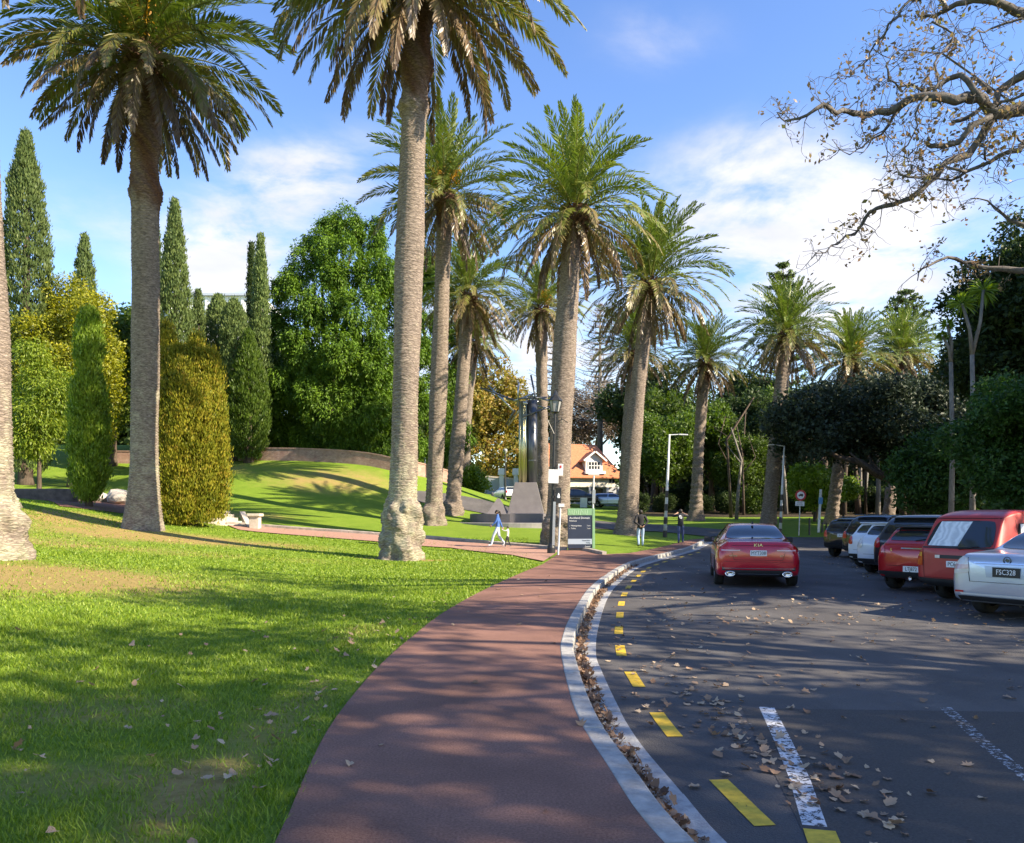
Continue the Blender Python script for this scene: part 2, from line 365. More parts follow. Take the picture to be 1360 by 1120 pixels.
# ----- asphalt, path, kerb -----
def asphalt():
    m = bpy.data.materials.new('asphalt'); m.use_nodes = True; t = m.node_tree; p = t.nodes['Principled BSDF']; p.inputs['Roughness'].default_value = .8; p.inputs['Specular IOR Level'].default_value = .2
    g = t.nodes.new('ShaderNodeNewGeometry')
    def noise(sc, det=5, ro=.6):
        n = t.nodes.new('ShaderNodeTexNoise'); n.inputs['Scale'].default_value = sc; n.inputs['Detail'].default_value = det; n.inputs['Roughness'].default_value = ro
        t.links.new(g.outputs['Position'], n.inputs['Vector']); return n.outputs[0]
    v = t.nodes.new('ShaderNodeTexVoronoi'); v.inputs['Scale'].default_value = 95; t.links.new(g.outputs['Position'], v.inputs['Vector'])
    a = val(t, 'ADD', val(t, 'MULTIPLY', noise(.7), .5), val(t, 'MULTIPLY', noise(60, 3, .8), .5))
    r = t.nodes.new('ShaderNodeValToRGB'); e = r.color_ramp.elements; e[0].position = .34; e[0].color = (.074, .069, .067, 1); e[1].position = .66; e[1].color = (.145, .136, .131, 1)
    t.links.new(a, r.inputs[0])
    # dirty rubbed wheel tracks and oil marks
    sc = t.nodes.new('ShaderNodeVectorMath'); sc.operation = 'MULTIPLY'; sc.inputs[1].default_value = (1.4, .12, 1); t.links.new(g.outputs['Position'], sc.inputs[0])
    n = t.nodes.new('ShaderNodeTexNoise'); n.inputs['Scale'].default_value = 1; n.inputs['Detail'].default_value = 3; t.links.new(sc.outputs[0], n.inputs['Vector'])
    q = t.nodes.new('ShaderNodeMixRGB'); q.blend_type = 'MULTIPLY'; q.inputs[0].default_value = .55
    r2 = t.nodes.new('ShaderNodeValToRGB'); r2.color_ramp.elements[0].position = .4; r2.color_ramp.elements[0].color = (.62, .62, .66, 1); r2.color_ramp.elements[1].position = .62
    t.links.new(n.outputs[0], r2.inputs[0]); t.links.new(r.outputs[0], q.inputs[1]); t.links.new(r2.outputs[0], q.inputs[2])
    t.links.new(q.outputs[0], p.inputs['Base Color'])
    b = t.nodes.new('ShaderNodeBump'); b.inputs['Strength'].default_value = .55; b.inputs['Distance'].default_value = .008
    t.links.new(v.outputs[0], b.inputs['Height']); t.links.new(b.outputs[0], p.inputs['Normal'])
    return m
ASPH = asphalt()
tag(drape('road', ROAD, 0, ASPH, .8, road_off), kind='structure')
sr_near = [(945, 713.5), (900, 709), (870, 706.5), (800, 703.5), (720, 700), (660, 686), (635, 681), (600, 674), (560, 668), (520, 664)]
sr_far = [(520, 651), (560, 653), (600, 657), (640, 664), (665, 671), (690, 679), (720, 687), (800, 693), (850, 696), (900, 699.5), (960, 704), (1000, 709), (1010, 713)]
tag(drape('side_road', [hp(*p) for p in sr_near]+[hp(*p) for p in sr_far], .16, ASPH, 1.), kind='structure')
PATHM = mat('red_path', (.175, .088, .066), .85, spec=.2, col2=(.31, .168, .130), vscale=70, bump=.5, bscale=130, detail=3)
ml = PATHM.node_tree
_g = ml.nodes.new('ShaderNodeTexNoise'); _g.inputs['Scale'].default_value = 1.2; _g.inputs['Detail'].default_value = 6
_t = [n for n in ml.nodes if n.type == 'TEX_COORD'][0]; ml.links.new(_t.outputs['Object'], _g.inputs['Vector'])
_r = ml.nodes.new('ShaderNodeMapRange'); _r.inputs[1].default_value = .3; _r.inputs[2].default_value = .7; _r.inputs[3].default_value = .72; _r.inputs[4].default_value = 1.15; ml.links.new(_g.outputs[0], _r.inputs[0])
_h = ml.nodes.new('ShaderNodeHueSaturation'); ml.links.new(_r.outputs[0], _h.inputs['Value'])
_p = ml.nodes['Principled BSDF']; ml.links.new(_p.inputs['Base Color'].links[0].from_socket, _h.inputs['Color']); ml.links.new(_h.outputs[0], _p.inputs['Base Color'])
pl = [flat(*p, .14) for p in ((365, 1120), (405, 1030), (435, 970), (470, 922), (508, 880), (548, 845), (590, 813), (640, 785), (690, 762), (722, 749))]
pl = [(pl[0][0]*.8, -2), (pl[0][0]*.9, 2)]+pl
PL = resample(catmull(pl), .4)
# path: from the left edge, along the island's edge, back along the kerb
isl = [(745, 731.5), (775, 732), (800, 737), (835, 735.5), (860, 731), (885, 725.5), (905, 720.5), (925, 716.5), (945, 714)]
PATH = [tuple(p) for p in PL]+[hp(*p) for p in isl]+[hp(962, 716)]+[tuple(p) for p in KL[::-1] if p.y > -2]
tag(drape('footpath', PATH, .142, PATHM, .5), kind='structure')
PATH2 = mat('pink_path', (.36, .20, .15), .85, var=.18, vscale=8, bump=.3, bscale=60)
cp_near = [(318, 704.5), (345, 707.5), (400, 712), (500, 720), (600, 728.5), (680, 738), (722, 746.5)]
cp_far = [(742, 731.5), (700, 727), (600, 718.5), (500, 711.5), (400, 704.5), (345, 700), (300, 697)]
tag(drape('cross_path', [hp(*p) for p in cp_near]+[hp(*p) for p in cp_far], .155, PATH2, .6), kind='structure')
KERB = mat('kerb_concrete', (.25, .245, .235), .85, spec=.2, col2=(.44, .425, .40), vscale=9, bump=.35, bscale=50)
def strip(P, Q, z1, z2, zf, name, m, gap=0, seg=None, bottom=-.12, over=None):
    """stones between two lines, each about seg points long"""
    b = MB(); i = 0; n = len(P)
    while i < n-1:
        j = min(i+(seg or 1), n-1); A = P[i:j+1]; B = Q[i:j+1]
        if gap and len(A) > 1:
            A = list(A); B = list(B)
            A[0] = A[0].lerp(A[1], gap); B[0] = B[0].lerp(B[1], gap)
        vs = []; k = len(A)
        jz = random.uniform(-.006, .006) if gap else 0
        for a, c in zip(A, B):
            h1 = zf(a.x, a.y); h2 = zf(c.x, c.y)
            vs += [(a.x, a.y, h1+bottom), (a.x, a.y, h1+z1+jz), (c.x, c.y, h2+z2+jz), (c.x, c.y, h2+bottom)]
        fs = []
        for q in range(k-1):
            o = q*4
            for e in range(3): fs.append((o+e, o+e+1, o+4+e+1, o+4+e))
        fs += [(0, 1, 2, 3)[::-1], tuple((k-1)*4+e for e in range(4))]
        b.add(vs, fs); i = j
    return b
zroad = lambda x, y: H(x, y)+float(road_off(x, y))
kz = [i for i, p in enumerate(KL) if p.y > -1.5]
K1 = [KL[i] for i in kz]; K2 = [KO[i] for i in kz]; G1 = [GU[i] for i in kz]
b = strip(K1, K2, .15, .145, zroad, 'kerb', KERB, gap=.05, seg=4)
o = b.build('kerb', KERB, bevel=.012); tag(o, kind='structure')
G0 = offset(K1, .156)
b = strip(G0, G1, .006, .012, zroad, 'gutter', KERB, gap=.03, seg=8)
tag(b.build('gutter', mat('gutter_concrete', (.26, .26, .265), .85, col2=(.46, .455, .44), vscale=12, bump=.4, bscale=60)), kind='structure')
E1 = resample(catmull([hp(*p) for p in cp_far[::-1]+[(745, 731.5), (775, 732), (800, 737.5)]][0:]), .6)
b = strip(offset(E1, -.17), E1, .26, .25, lambda x, y: H(x, y), 'path_edging', KERB, gap=.04, seg=2)
tag(b.build('path_edging', mat('edging', (.34, .29, .25), .85, var=.3, vscale=4)), kind='structure')
E2 = resample(catmull([hp(*p) for p in isl[2:]]), .6)
# painted lines
YEL = mat('yellow_paint', (.62, .40, .02), .6, col2=(.72, .50, .05), vscale=25)
def worn(name, col, thr=.44):
    m = mat(name, col, .7, var=.25, vscale=14); t = m.node_tree
    n = t.nodes.new('ShaderNodeTexNoise'); n.inputs['Scale'].default_value = 22; n.inputs['Detail'].default_value = 8; n.inputs['Roughness'].default_value = .75
    g = t.nodes.new('ShaderNodeNewGeometry'); t.links.new(g.outputs['Position'], n.inputs['Vector'])
    c = val(t, 'GREATER_THAN', n.outputs[0], thr)
    tr = t.nodes.new('ShaderNodeBsdfTransparent'); ms = t.nodes.new('ShaderNodeMixShader'); o_ = t.nodes['Material Output']
    p = t.nodes['Principled BSDF']; t.links.new(c, ms.inputs[0]); t.links.new(tr.outputs[0], ms.inputs[1]); t.links.new(p.outputs[0], ms.inputs[2]); t.links.new(ms.outputs[0], o_.inputs[0])
    return m
WHT = worn('worn_white_paint', (.55, .56, .58), .47); WHT2 = worn('faint_white_paint', (.4, .42, .45), .54); YELW = worn('worn_yellow_paint', (.62, .40, .03), .36)
YLo = offset(K1, .78); YLi = offset(K1, .66)
b = MB(); acc = 0
dash = []
kk = [i for i, p in enumerate(K1)]
s0 = next(i for i, p in enumerate(K1) if p.y > 2.9)
i = s0-3
while i+3 < len(K1)-3 and K1[i].y < 36:
    q = 4
    vs = []
    for j in range(i, i+q):
        a, c = YLi[j], YLo[j]; vs += [(a.x, a.y, zroad(a.x, a.y)+.005), (c.x, c.y, zroad(c.x, c.y)+.005)]
    b.add(vs, [(2*j, 2*j+1, 2*j+3, 2*j+2) for j in range(q-1)]); i += 7
tag(b.build('kerb_line_marking', YELW), kind='structure')
def line(P, wd, name, m, z=.005):
    b = MB(); P = [Vector(p) for p in P]; A = offset(P, -wd/2); B = offset(P, wd/2); vs = []
    for a, c in zip(A, B): vs += [(a.x, a.y, zroad(a.x, a.y)+z), (c.x, c.y, zroad(c.x, c.y)+z)]
    b.add(vs, [(2*j, 2*j+1, 2*j+3, 2*j+2) for j in range(len(P)-1)]); return tag(b.build(name, m), kind='structure')
line([flat(1018, 940, 0), flat(1040, 985, 0), flat(1062, 1035, 0), flat(1082, 1098, 0)], .125, 'bay_marking', WHT)
line([flat(1255, 940, 0), flat(1310, 990, 0), flat(1400, 1062, 0)], .10, 'bay_marking', WHT2)
line([flat(958, 968, 0), flat(990, 960, 0), flat(1000, 964, 0)], .03, 'chalk_marking', WHT2)
line([flat(1088, 1104, 0), flat(1100, 1135, 0)], .16, 'bay_marking', YELW, .008)
TAR = mat('tar_seam', (.018, .018, .02), .5)
SEAMP = mat('new_asphalt', (.062, .056, .053), .8, spec=.2, col2=(.100, .092, .087), vscale=60, bump=.5, bscale=150)
tag(drape('road_patch', [flat(*p, 0) for p in ((985, 941), (1500, 948), (1500, 1200), (1130, 1200), (1070, 1112))], .003, SEAMP, 1.), kind='structure')
for k in range(9):      # bay lines between the parked cars
    yy = 13.6+2.6*k; xx = 7.6+.25*(yy-12.5)*1.0
    line([(xx, yy-1.0), (xx+4.6*math.sin(R(65)), yy-1.0+4.6*math.cos(R(65)))], .09, 'bay_marking', WHT2)
# ---------------- plants: generators ----------------
def unit(a): return a/np.maximum(np.linalg.norm(a, axis=-1, keepdims=True), 1e-9)
def sph(n, g=None):
    g = g or rng
    return unit(g.normal(size=(n, 3)))
def bark(name, c1, c2, vs=(6, 6, 1.2), bump=.8, lich=None):
    if name in MATS: return MATS[name]
    m = bpy.data.materials.new(name); MATS[name] = m; m.use_nodes = True; t = m.node_tree; p = t.nodes['Principled BSDF']; p.inputs['Roughness'].default_value = .9; p.inputs['Specular IOR Level'].default_value = .2
    tcn = t.nodes.new('ShaderNodeTexCoord'); mp = t.nodes.new('ShaderNodeMapping'); mp.inputs['Scale'].default_value = vs
    t.links.new(tcn.outputs['Object'], mp.inputs[0])
    n = t.nodes.new('ShaderNodeTexNoise'); n.inputs['Scale'].default_value = 1; n.inputs['Detail'].default_value = 8; n.inputs['Roughness'].default_value = .7; t.links.new(mp.outputs[0], n.inputs['Vector'])
    r = t.nodes.new('ShaderNodeValToRGB'); r.color_ramp.elements[0].position = .3; r.color_ramp.elements[1].position = .7
    r.color_ramp.elements[0].color = (*c1, 1); r.color_ramp.elements[1].color = (*c2, 1); t.links.new(n.outputs[0], r.inputs[0])
    colr = r.outputs[0]
    if lich:
        n3 = t.nodes.new('ShaderNodeTexNoise'); n3.inputs['Scale'].default_value = 2.3; n3.inputs['Detail'].default_value = 7; n3.inputs['Roughness'].default_value = .7; t.links.new(tcn.outputs['Object'], n3.inputs['Vector'])
        at_ = t.nodes.new('ShaderNodeAttribute'); at_.attribute_name = 'lich'
        f = val(t, 'MULTIPLY', val(t, 'SUBTRACT', val(t, 'ADD', n3.outputs[0], val(t, 'MULTIPLY', at_.outputs['Fac'], .26)), .60), 4)
        f = val(t, 'MINIMUM', val(t, 'MAXIMUM', f, 0), .85)
        q = t.nodes.new('ShaderNodeMixRGB'); t.links.new(f, q.inputs[0]); t.links.new(colr, q.inputs[1]); q.inputs[2].default_value = (*lich, 1); colr = q.outputs[0]
    hgt = n.outputs[0]
    if lich:
        # leaf scars: wide flat cells with dark edges, browner and rougher under the crown
        m2 = t.nodes.new('ShaderNodeMapping'); m2.inputs['Scale'].default_value = (4.6, 4.6, 21); t.links.new(tcn.outputs['Object'], m2.inputs[0])
        dn = t.nodes.new('ShaderNodeTexNoise'); dn.inputs['Scale'].default_value = 3; dn.inputs['Detail'].default_value = 3; t.links.new(tcn.outputs['Object'], dn.inputs['Vector'])
        vm = t.nodes.new('ShaderNodeVectorMath'); vm.operation = 'MULTIPLY_ADD'; t.links.new(dn.outputs['Color'], vm.inputs[0]); vm.inputs[1].default_value = (1.2, 1.2, 2.6); t.links.new(m2.outputs[0], vm.inputs[2])
        vo = t.nodes.new('ShaderNodeTexVoronoi'); vo.feature = 'DISTANCE_TO_EDGE'; vo.inputs['Scale'].default_value = 1; t.links.new(vm.outputs[0], vo.inputs['Vector'])
        er = t.nodes.new('ShaderNodeMapRange'); er.inputs[1].default_value = .0; er.inputs[2].default_value = .22; er.inputs[3].default_value = .58; er.inputs[4].default_value = 1.04; t.links.new(vo.outputs[0], er.inputs[0])
        ab = t.nodes.new('ShaderNodeAttribute'); ab.attribute_name = 'brn'
        q2 = t.nodes.new('ShaderNodeMixRGB'); t.links.new(val(t, 'MULTIPLY', ab.outputs['Fac'], .95), q2.inputs[0]); t.links.new(colr, q2.inputs[1]); q2.inputs[2].default_value = (.125, .060, .036, 1)
        h2 = t.nodes.new('ShaderNodeHueSaturation'); t.links.new(q2.outputs[0], h2.inputs['Color']); t.links.new(er.outputs[0], h2.inputs['Value']); colr = h2.outputs[0]
        hgt = val(t, 'ADD', n.outputs[0], val(t, 'MULTIPLY', er.outputs[0], .8))
    t.links.new(colr, p.inputs['Base Color'])
    b = t.nodes.new('ShaderNodeBump'); b.inputs['Strength'].default_value = bump; b.inputs['Distance'].default_value = .03
    t.links.new(hgt, b.inputs['Height']); t.links.new(b.outputs[0], p.inputs['Normal'])
    return m
PALMBARK = bark('palm_bark', (.12, .092, .076), (.37, .30, .245), (5, 5, 16), .9, lich=(.40, .375, .27))
PALMBOOT = bark('palm_boot', (.045, .028, .018), (.22, .12, .07), (9, 9, 9), 1)
FROND = leafmat('palm_frond', [(0, (.16, .20, .035)), (.3, (.115, .175, .03)), (.52, (.16, .175, .038)), (.7, (.21, .165, .07)), (.85, (.17, .11, .062)), (1, (.10, .062, .042))], rough=.38, transl=.22, spec=.5)
FLOWER = leafmat('palm_flower', [(0, (.62, .36, .03)), (1, (.50, .22, .03))], transl=.2)
def make_crown(seed, nf=96, nl=48, Lf=4.7, wl=.055, skirt=1.0):
    g = np.random.default_rng(seed); VV = []; FF = []; RR = []; base = 0
    for k in range(nf):
        a = k/(nf-1); az = k*2.39996+g.normal()*.15
        el = np.interp(a, [0, .25, .55, .8, 1], [86, 62, 26, -8, -54])+g.normal()*5
        bend = np.interp(a, [0, .25, .5, .72, 1], [20, 50, 76, 74, 36])*(1+g.normal()*.12)
        el2 = max(el-bend, -93); Lk = Lf*np.interp(a, [0, .2, .7, 1], [.78, .98, 1, .74])*(1+g.normal()*.05)
        m = 12; tt = np.linspace(0, 1, m); e = np.radians(el+(el2-el)*tt**1.25)
        swing = g.normal()*.10*tt**2
        ca, sa = np.cos(az+swing), np.sin(az+swing)
        d = np.stack([np.cos(e)*ca, np.cos(e)*sa, np.sin(e)], 1)
        r0 = .38*np.cos(np.radians(max(el, -20)))+.05
        P = np.concatenate([[[0, 0, 0]], np.cumsum(d[:-1]*Lk/(m-1), 0)])+np.array([r0*np.cos(az), r0*np.sin(az), .55-1.5*a])
        T = unit(np.gradient(P, axis=0)); B = np.stack([-sa, ca, np.zeros(m)], 1); Nn = unit(np.cross(T, B)); Nn = np.where(Nn[:, 2:3] < -.2, -Nn, Nn)
        roll = g.normal()*.35; B, Nn = B*math.cos(roll)+Nn*math.sin(roll), Nn*math.cos(roll)-B*math.sin(roll)
        s = np.linspace(.10, 1, nl)+g.normal(size=nl)*.004; s = np.clip(s, 0, 1)
        ip = lambda A: np.stack([np.interp(s, tt, A[:, i]) for i in range(3)], 1)
        Ps, Ts, Bs, Ns = ip(P), ip(T), ip(B), ip(Nn)
        ll = .62*np.interp(s, [0, .12, .3, .6, .9, 1], [.25, .6, .95, 1, .62, .35])*(Lk/4.7)
        alp = np.radians(np.interp(s, [0, 1], [64, 26])+g.normal(size=nl)*5)[:, None]
        gam = np.radians(np.interp(a, [0, .5, .75, 1], [42, 28, -5, -40])+g.normal(size=nl)*9)[:, None]
        dead = np.clip((a-.62)/.25, 0, 1)
        for side in (-1, 1):
            dr = unit(Ts*np.cos(alp)+(Bs*side*np.cos(gam)+Ns*np.sin(gam))*np.sin(alp)+np.array([0, 0, -.25*dead-.08]))
            W = unit(np.cross(dr, Ns+g.normal(size=(nl, 3))*.3))*wl*(.5)
            L_ = (ll*(1+g.normal(size=nl)*.10))[:, None]
            q = np.stack([Ps-W*.55, Ps+dr*L_*.55-W-np.array([0, 0, .02]), Ps+dr*L_+np.array([0, 0, -.06])*L_, Ps+dr*L_*.55+W-np.array([0, 0, .02])], 1).reshape(-1, 3)
            VV.append(q); FF.append(np.arange(nl*4).reshape(nl, 4)+base); base += nl*4
            tint = np.interp(a, [0, .3, .55, .75, 1], [.05, .25, .36, .60, .9])+.20*(s-.6)*np.clip(a*2-.5, 0, 1)+g.normal(size=nl)*.07+g.normal()*.05
            RR.append(np.repeat(np.clip(tint, 0, 1), 4))
        # midrib
        wr = np.linspace(.045, .008, m)[:, None]
        q = np.concatenate([P+B*wr, P-Nn*wr*.8, P-B*wr], 0); i = np.arange(m-1)
        VV.append(q); FF.append(np.concatenate([np.stack([i+o1*m, i+o1*m+1, i+o2*m+1, i+o2*m], 1) for o1, o2 in ((0, 1), (1, 2), (2, 0))])+base); base += len(q)
        RR.append(np.full(len(q), .55+.3*dead))
    return newmesh('palm_crown', np.concatenate(VV), [np.concatenate(FF)], FROND, attrs={'rnd': np.concatenate(RR)})
def make_flowers(seed, n=5):
    g = np.random.default_rng(seed); VV = []; RR = []
    for k in range(n):
        az = g.uniform(0, 6.28); c = np.array([math.cos(az)*.75, math.sin(az)*.75, .55+g.uniform(-.25, .35)])
        o = np.array([math.cos(az)*.5, math.sin(az)*.5, .5])
        m = 260; p = c+g.normal(size=(m, 3))*[.24, .24, .30]; a = unit(o+g.normal(size=(m, 3))*.5)*.11; b = unit(np.cross(a, g.normal(size=(m, 3))))*.035
        VV.append(np.stack([p-a, p+b, p+a, p-b], 1).reshape(-1, 3)); RR.append(np.repeat(g.uniform(0, 1, m), 4))
    V = np.concatenate(VV); return newmesh('flower_cluster', V, np.arange(len(V)).reshape(-1, 4), FLOWER, attrs={'rnd': np.concatenate(RR)})
def make_trunk(P0, P1, r, seed, bulge=1.35, bulge_h=1.2, rough_base=0, collar=0, segs=40, dz=.045, lich=0, lich_h=4., amp=.018, brown=2.2):
    """local coordinates: from (0,0,0) to P1-P0"""
    g = np.random.default_rng(seed); D = np.array(P1)-np.array(P0); h = np.linalg.norm(D); nz = int(h/dz)
    z = np.linspace(-.35, h, nz); th = np.linspace(0, 2*np.pi, segs, endpoint=False); Z, T = np.meshgrid(z, th, indexing='ij')
    rr = r*(1+.05*np.sin(Z*.55+seed))*np.interp(Z, [0, h], [1.02, .9])
    rr *= 1+(bulge-1)*np.exp(-np.clip(Z, 0, None)/bulge_h*1.6)
    ph = g.uniform(0, 6, 12)
    k = 9
    rr += amp*(np.sin(2*np.pi*Z/.24+k*T)*np.sin(2*np.pi*Z/.24-k*T))+amp*.7*np.sin(2*np.pi*Z/.115+1.2*np.sin(T*3+ph[0])+1.5*np.sin(Z*1.7))+g.normal(size=Z.shape)*amp*.30
    rr += r*.03*np.sin(T*2+Z*.8+ph[1])+r*.02*np.sin(T*3-Z*1.7+ph[2])
    if rough_base:
        e = 1/(1+np.exp((Z-rough_base-.12*np.sin(T*3+ph[3])-.08*np.sin(T*7+ph[4]))/.05))
        lump = .10*np.sin(T*4+Z*2.5+ph[5])+.08*np.sin(T*7-Z*4+ph[6])+.06*np.sin(T*11+Z*7+ph[7])+.05*np.sin(Z*9+T*2)
        rr = rr*(1-e)+(r*1.22*(1+.16*np.exp(-np.clip(Z-.0, 0, None)*1.3))+r*lump*1.3+g.normal(size=Z.shape)*.02+r*.14)*e
    if collar:
        for zc_, am, wd, th0 in collar:
            ang = np.exp(-(1-np.cos(T-th0))*.9) if th0 is not None else 1
            rr += am*np.exp(-((Z-(h-zc_))/wd)**2)*ang*(1+.25*np.sin(T*9+Z*14)+g.normal(size=Z.shape)*.10)
    bz = np.clip((Z-(h-brown))/.8, 0, 1)*(lich > .5); rr += bz*(r*.07*np.sin(T*5+Z*3.1)*np.sin(Z*6+T*2)+r*.05*np.sin(Z*13+T*7)+g.normal(size=Z.shape)*.014+.02)
    rr += r*.45*np.exp(-((h-Z)/.6)**2)*(1+.2*np.sin(T*8+Z*20))
    zz = np.clip(Z/h, -1, 1)
    bow = (g.normal()*.12)*np.sin(np.clip(zz, 0, 1)*np.pi)
    x = D[0]*zz+rr*np.cos(T)+bow; y = D[1]*zz+rr*np.sin(T); zc_ = Z*D[2]/h
    V = np.stack([x, y, zc_], -1).reshape(-1, 3); i, j = np.meshgrid(np.arange(nz-1), np.arange(segs), indexing='ij'); j2 = (j+1) % segs
    F = np.stack([i*segs+j, i*segs+j2, (i+1)*segs+j2, (i+1)*segs+j], -1).reshape(-1, 4)
    li = lich*np.exp(-((Z-lich_h*.6)/lich_h)**2)
    cap = np.arange(segs)+(nz-1)*segs
    return newmesh('palm_trunk', V, [F, cap[None]], PALMBARK, attrs={'lich': li.ravel(), 'brn': (np.clip((Z-(h-brown))/.9+.4*np.sin(T*2+Z*3)+.2*np.sin(T*7), 0, 1)*(.8+.2*np.sin(T*3+Z*2))).ravel()}, smooth=True)
def make_boots(seed, r, hh=1.5):
    """stubs of old leaf bases packed round the top of the trunk"""
    g = np.random.default_rng(seed); b = MB(); n = 150
    for k in range(n):
        z = -hh*k/n+.25; a = k*2.39996; rr = r*(1.0+.35*math.sin(math.pi*min(1, (k/n)+.15)))
        c = Vector((math.cos(a)*rr*.9, math.sin(a)*rr*.9, z)); b.box(c, (.24, .14, .10), a, ry=-.9+g.normal()*.2, top=(.8, .6))
    return b
CROWNS = {"big1": make_crown(1, 136, 90, 5.6, .078), "big2": make_crown(2, 136, 90, 5.6, .078), "m1": make_crown(3, 112, 54, 5.3, .085), "m2": make_crown(4, 108, 52, 5.4, .085), "m3": make_crown(5, 116, 52, 5.3, .085)}
FLW = {0: make_flowers(1, 6), 1: make_flowers(2, 4)}
BOOT = make_boots(1, .5).build('leaf_base_collar', PALMBOOT); BOOTM = BOOT.data; bpy.data.objects.remove(BOOT)
PALMS = {}
def palm(key, u, d, top, r, crown, cs, label, flower=None, rz=0, d2=None, zx=1.0, **kw):
    x = (u-CU)/FPX*d; base = Vector((x, d, G(x, d)-.05)); tp = at(top[0], top[1], d2 or d)
    e = empty('palm_tree', base); tag(e, label, 'palm tree', 'palm trees in the park')
    mobj('trunk', make_trunk(base, tp, r, hash_(key), **kw), e)
    c = mobj('crown', CROWNS[crown], e); c.location = tp-base+Vector((0, 0, .35)); c.scale = (cs, cs, cs*zx); c.rotation_euler.z = rz
    bt = mobj('leaf_base_collar', BOOTM, e); bt.location = tp-base+Vector((0, 0, .05)); bt.scale = (r/.5,)*3
    if flower is not None:
        f = mobj('flower_cluster', FLW[flower], e); f.location = tp-base+Vector((0, 0, .35)); f.rotation_euler.z = rz; f.scale = (cs*1.15,)*3
    PALMS[key] = (e, base, tp); return e
def hash_(s): return sum(ord(c)*(i+3) for i, c in enumerate(s))*7 % 9973
palm('center', 533, 27, (556, -38), .465, 'big1', 1.0, 'tallest palm, with a swollen knobbly root base, standing alone on the front lawn', rough_base=1.95, bulge=1.12, lich=.9, lich_h=3.2, brown=4.9,
     collar=[(1.5, .14, .45, 6.0), (3.3, .20, .40, 6.1), (4.75, .15, .20, 4.2), (4.6, .06, .25, None)], rz=.6)
palm('left', 190, 32, (190, 72), .53, 'big2', .95, 'pale trunked palm with orange flower clusters standing in front of the golden clipped yew', flower=0, bulge=1.5, bulge_h=2.2, lich=.7, lich_h=4, brown=6.6,
     collar=[(3.6, .14, .5, 6.1), (5.6, .10, .45, None), (2.2, .08, .5, None)], rz=2.2, zx=1.0)
palm('edge', -11, 18, (-55, -385), .48, 'm1', 1.1, 'grey lichened palm trunk cut off by the left edge of the picture', rough_base=1.3, bulge=1.2, lich=.9, lich_h=2.5)
palm('b', 575, 43, (591, 262), .45, 'm2', .84, 'slimmer palm with orange flowers, its trunk just right of the tallest palm', flower=1, rough_base=1.0, bulge=1.3, segs=28, dz=.07, lich=.4, rz=1, amp=.022)
palm('c', 600, 50, (622, 392), .44, 'm3', .74, 'shorter palm with a brown fringed crown directly behind the slimmer palm', rough_base=.8, bulge=1.3, segs=24, dz=.08, rz=2, amp=.022)
palm('d', 617, 70, (630, 455), .42, 'm1', .7, 'thin palm trunk rising behind the round green shrub, its crown hidden by a nearer palm', segs=20, dz=.12, bulge=1.2, amp=.03)
palm('e', 741, 35, (763, 284), .50, 'm1', .80, 'tall thick palm directly behind the blue information sign, with a wide spiky crown', rough_base=1.3, bulge=1.35, lich=.3, rz=.3, dz=.055, segs=36)
palm('m', 722, 55, (719, 412), .40, 'm2', .66, 'palm with a yellow flowered crown standing directly behind the steel monument', flower=1, segs=22, dz=.1, bulge=1.3, rz=4, amp=.03)
palm('f', 833, 42, (864, 378), .44, 'm3', .80, 'thick leaning palm just behind the man in the black jacket', bulge=1.9, bulge_h=1.5, segs=34, dz=.06, rz=5)
palm('n', 828, 62, (842, 468), .45, 'm2', .72, 'palm half hidden behind the thick leaning trunk, only its low crown showing on either side', segs=22, dz=.1, bulge=1.2, rz=2.4, amp=.03)
palm('g', 924, 64, (937, 482), .46, 'm1', .72, 'low crowned palm on the far lawn, up and left of the red saloon', bulge=1.7, bulge_h=1.0, segs=26, dz=.09, rz=1.1, amp=.03)
palm('h', 1020, 55, (1045, 446), .50, 'm3', .74, 'wide crowned palm whose trunk rises just beyond the roof of the red saloon', bulge=1.3, segs=28, dz=.08, rz=3.3, amp=.025)
palm('i', 1103, 58, (1130, 478), .42, 'm2', .68, 'yellow centred palm whose trunk stands next to the blue banded white pole', flower=1, bulge=1.45, segs=26, dz=.09, rz=4.4, amp=.025)
palm('j', 1180, 66, (1197, 470), .44, 'm1', .72, 'rightmost palm, its pale trunk rising behind the dark parked cars', bulge=1.2, segs=24, dz=.1, rz=5.5, amp=.03)

# ----- leafy crowns -----
def foliage(Cc, O, k, spread, ll, lw, mode='rand', g=None, tint=None, nb=.6, flat=1):
    """k leaves round each cluster centre Cc with outward direction O"""
    g = g or rng; m = len(Cc); n = m*k
    c = np.repeat(Cc, k, 0)+g.normal(size=(n, 3))*spread*np.array([1, 1, flat]); o = np.repeat(O, k, 0)
    nn = unit(o*nb+g.normal(size=(n, 3))*.55+np.array([0, 0, .25]))
    if mode == 'up': a = unit(np.array([0, 0, 1.])+o*.35+g.normal(size=(n, 3))*.22)
    elif mode == 'down': a = unit(np.array([0, 0, -.8])+o*.8+g.normal(size=(n, 3))*.35)
    else: a = unit(g.normal(size=(n, 3))+o*.4)
    b = unit(np.cross(a, nn)); s = g.uniform(.6, 1.3, n)[:, None]
    a = a*ll*s*.5; b = b*lw*s*.5
    V = np.stack([c-a, c+b-a*.1, c+a, c-b-a*.1], 1).reshape(-1, 3)
    t = np.repeat(np.repeat(g.uniform(0, 1, m) if tint is None else tint, k)*.65+g.uniform(0, .35, n), 4)
    return V, t
def leafobj(name, parts, m, parent=None):
    V = np.concatenate([p[0] for p in parts]); t = np.concatenate([p[1] for p in parts])
    me = newmesh(name, V, np.arange(len(V)).reshape(-1, 4), m, attrs={'rnd': t})
    return me
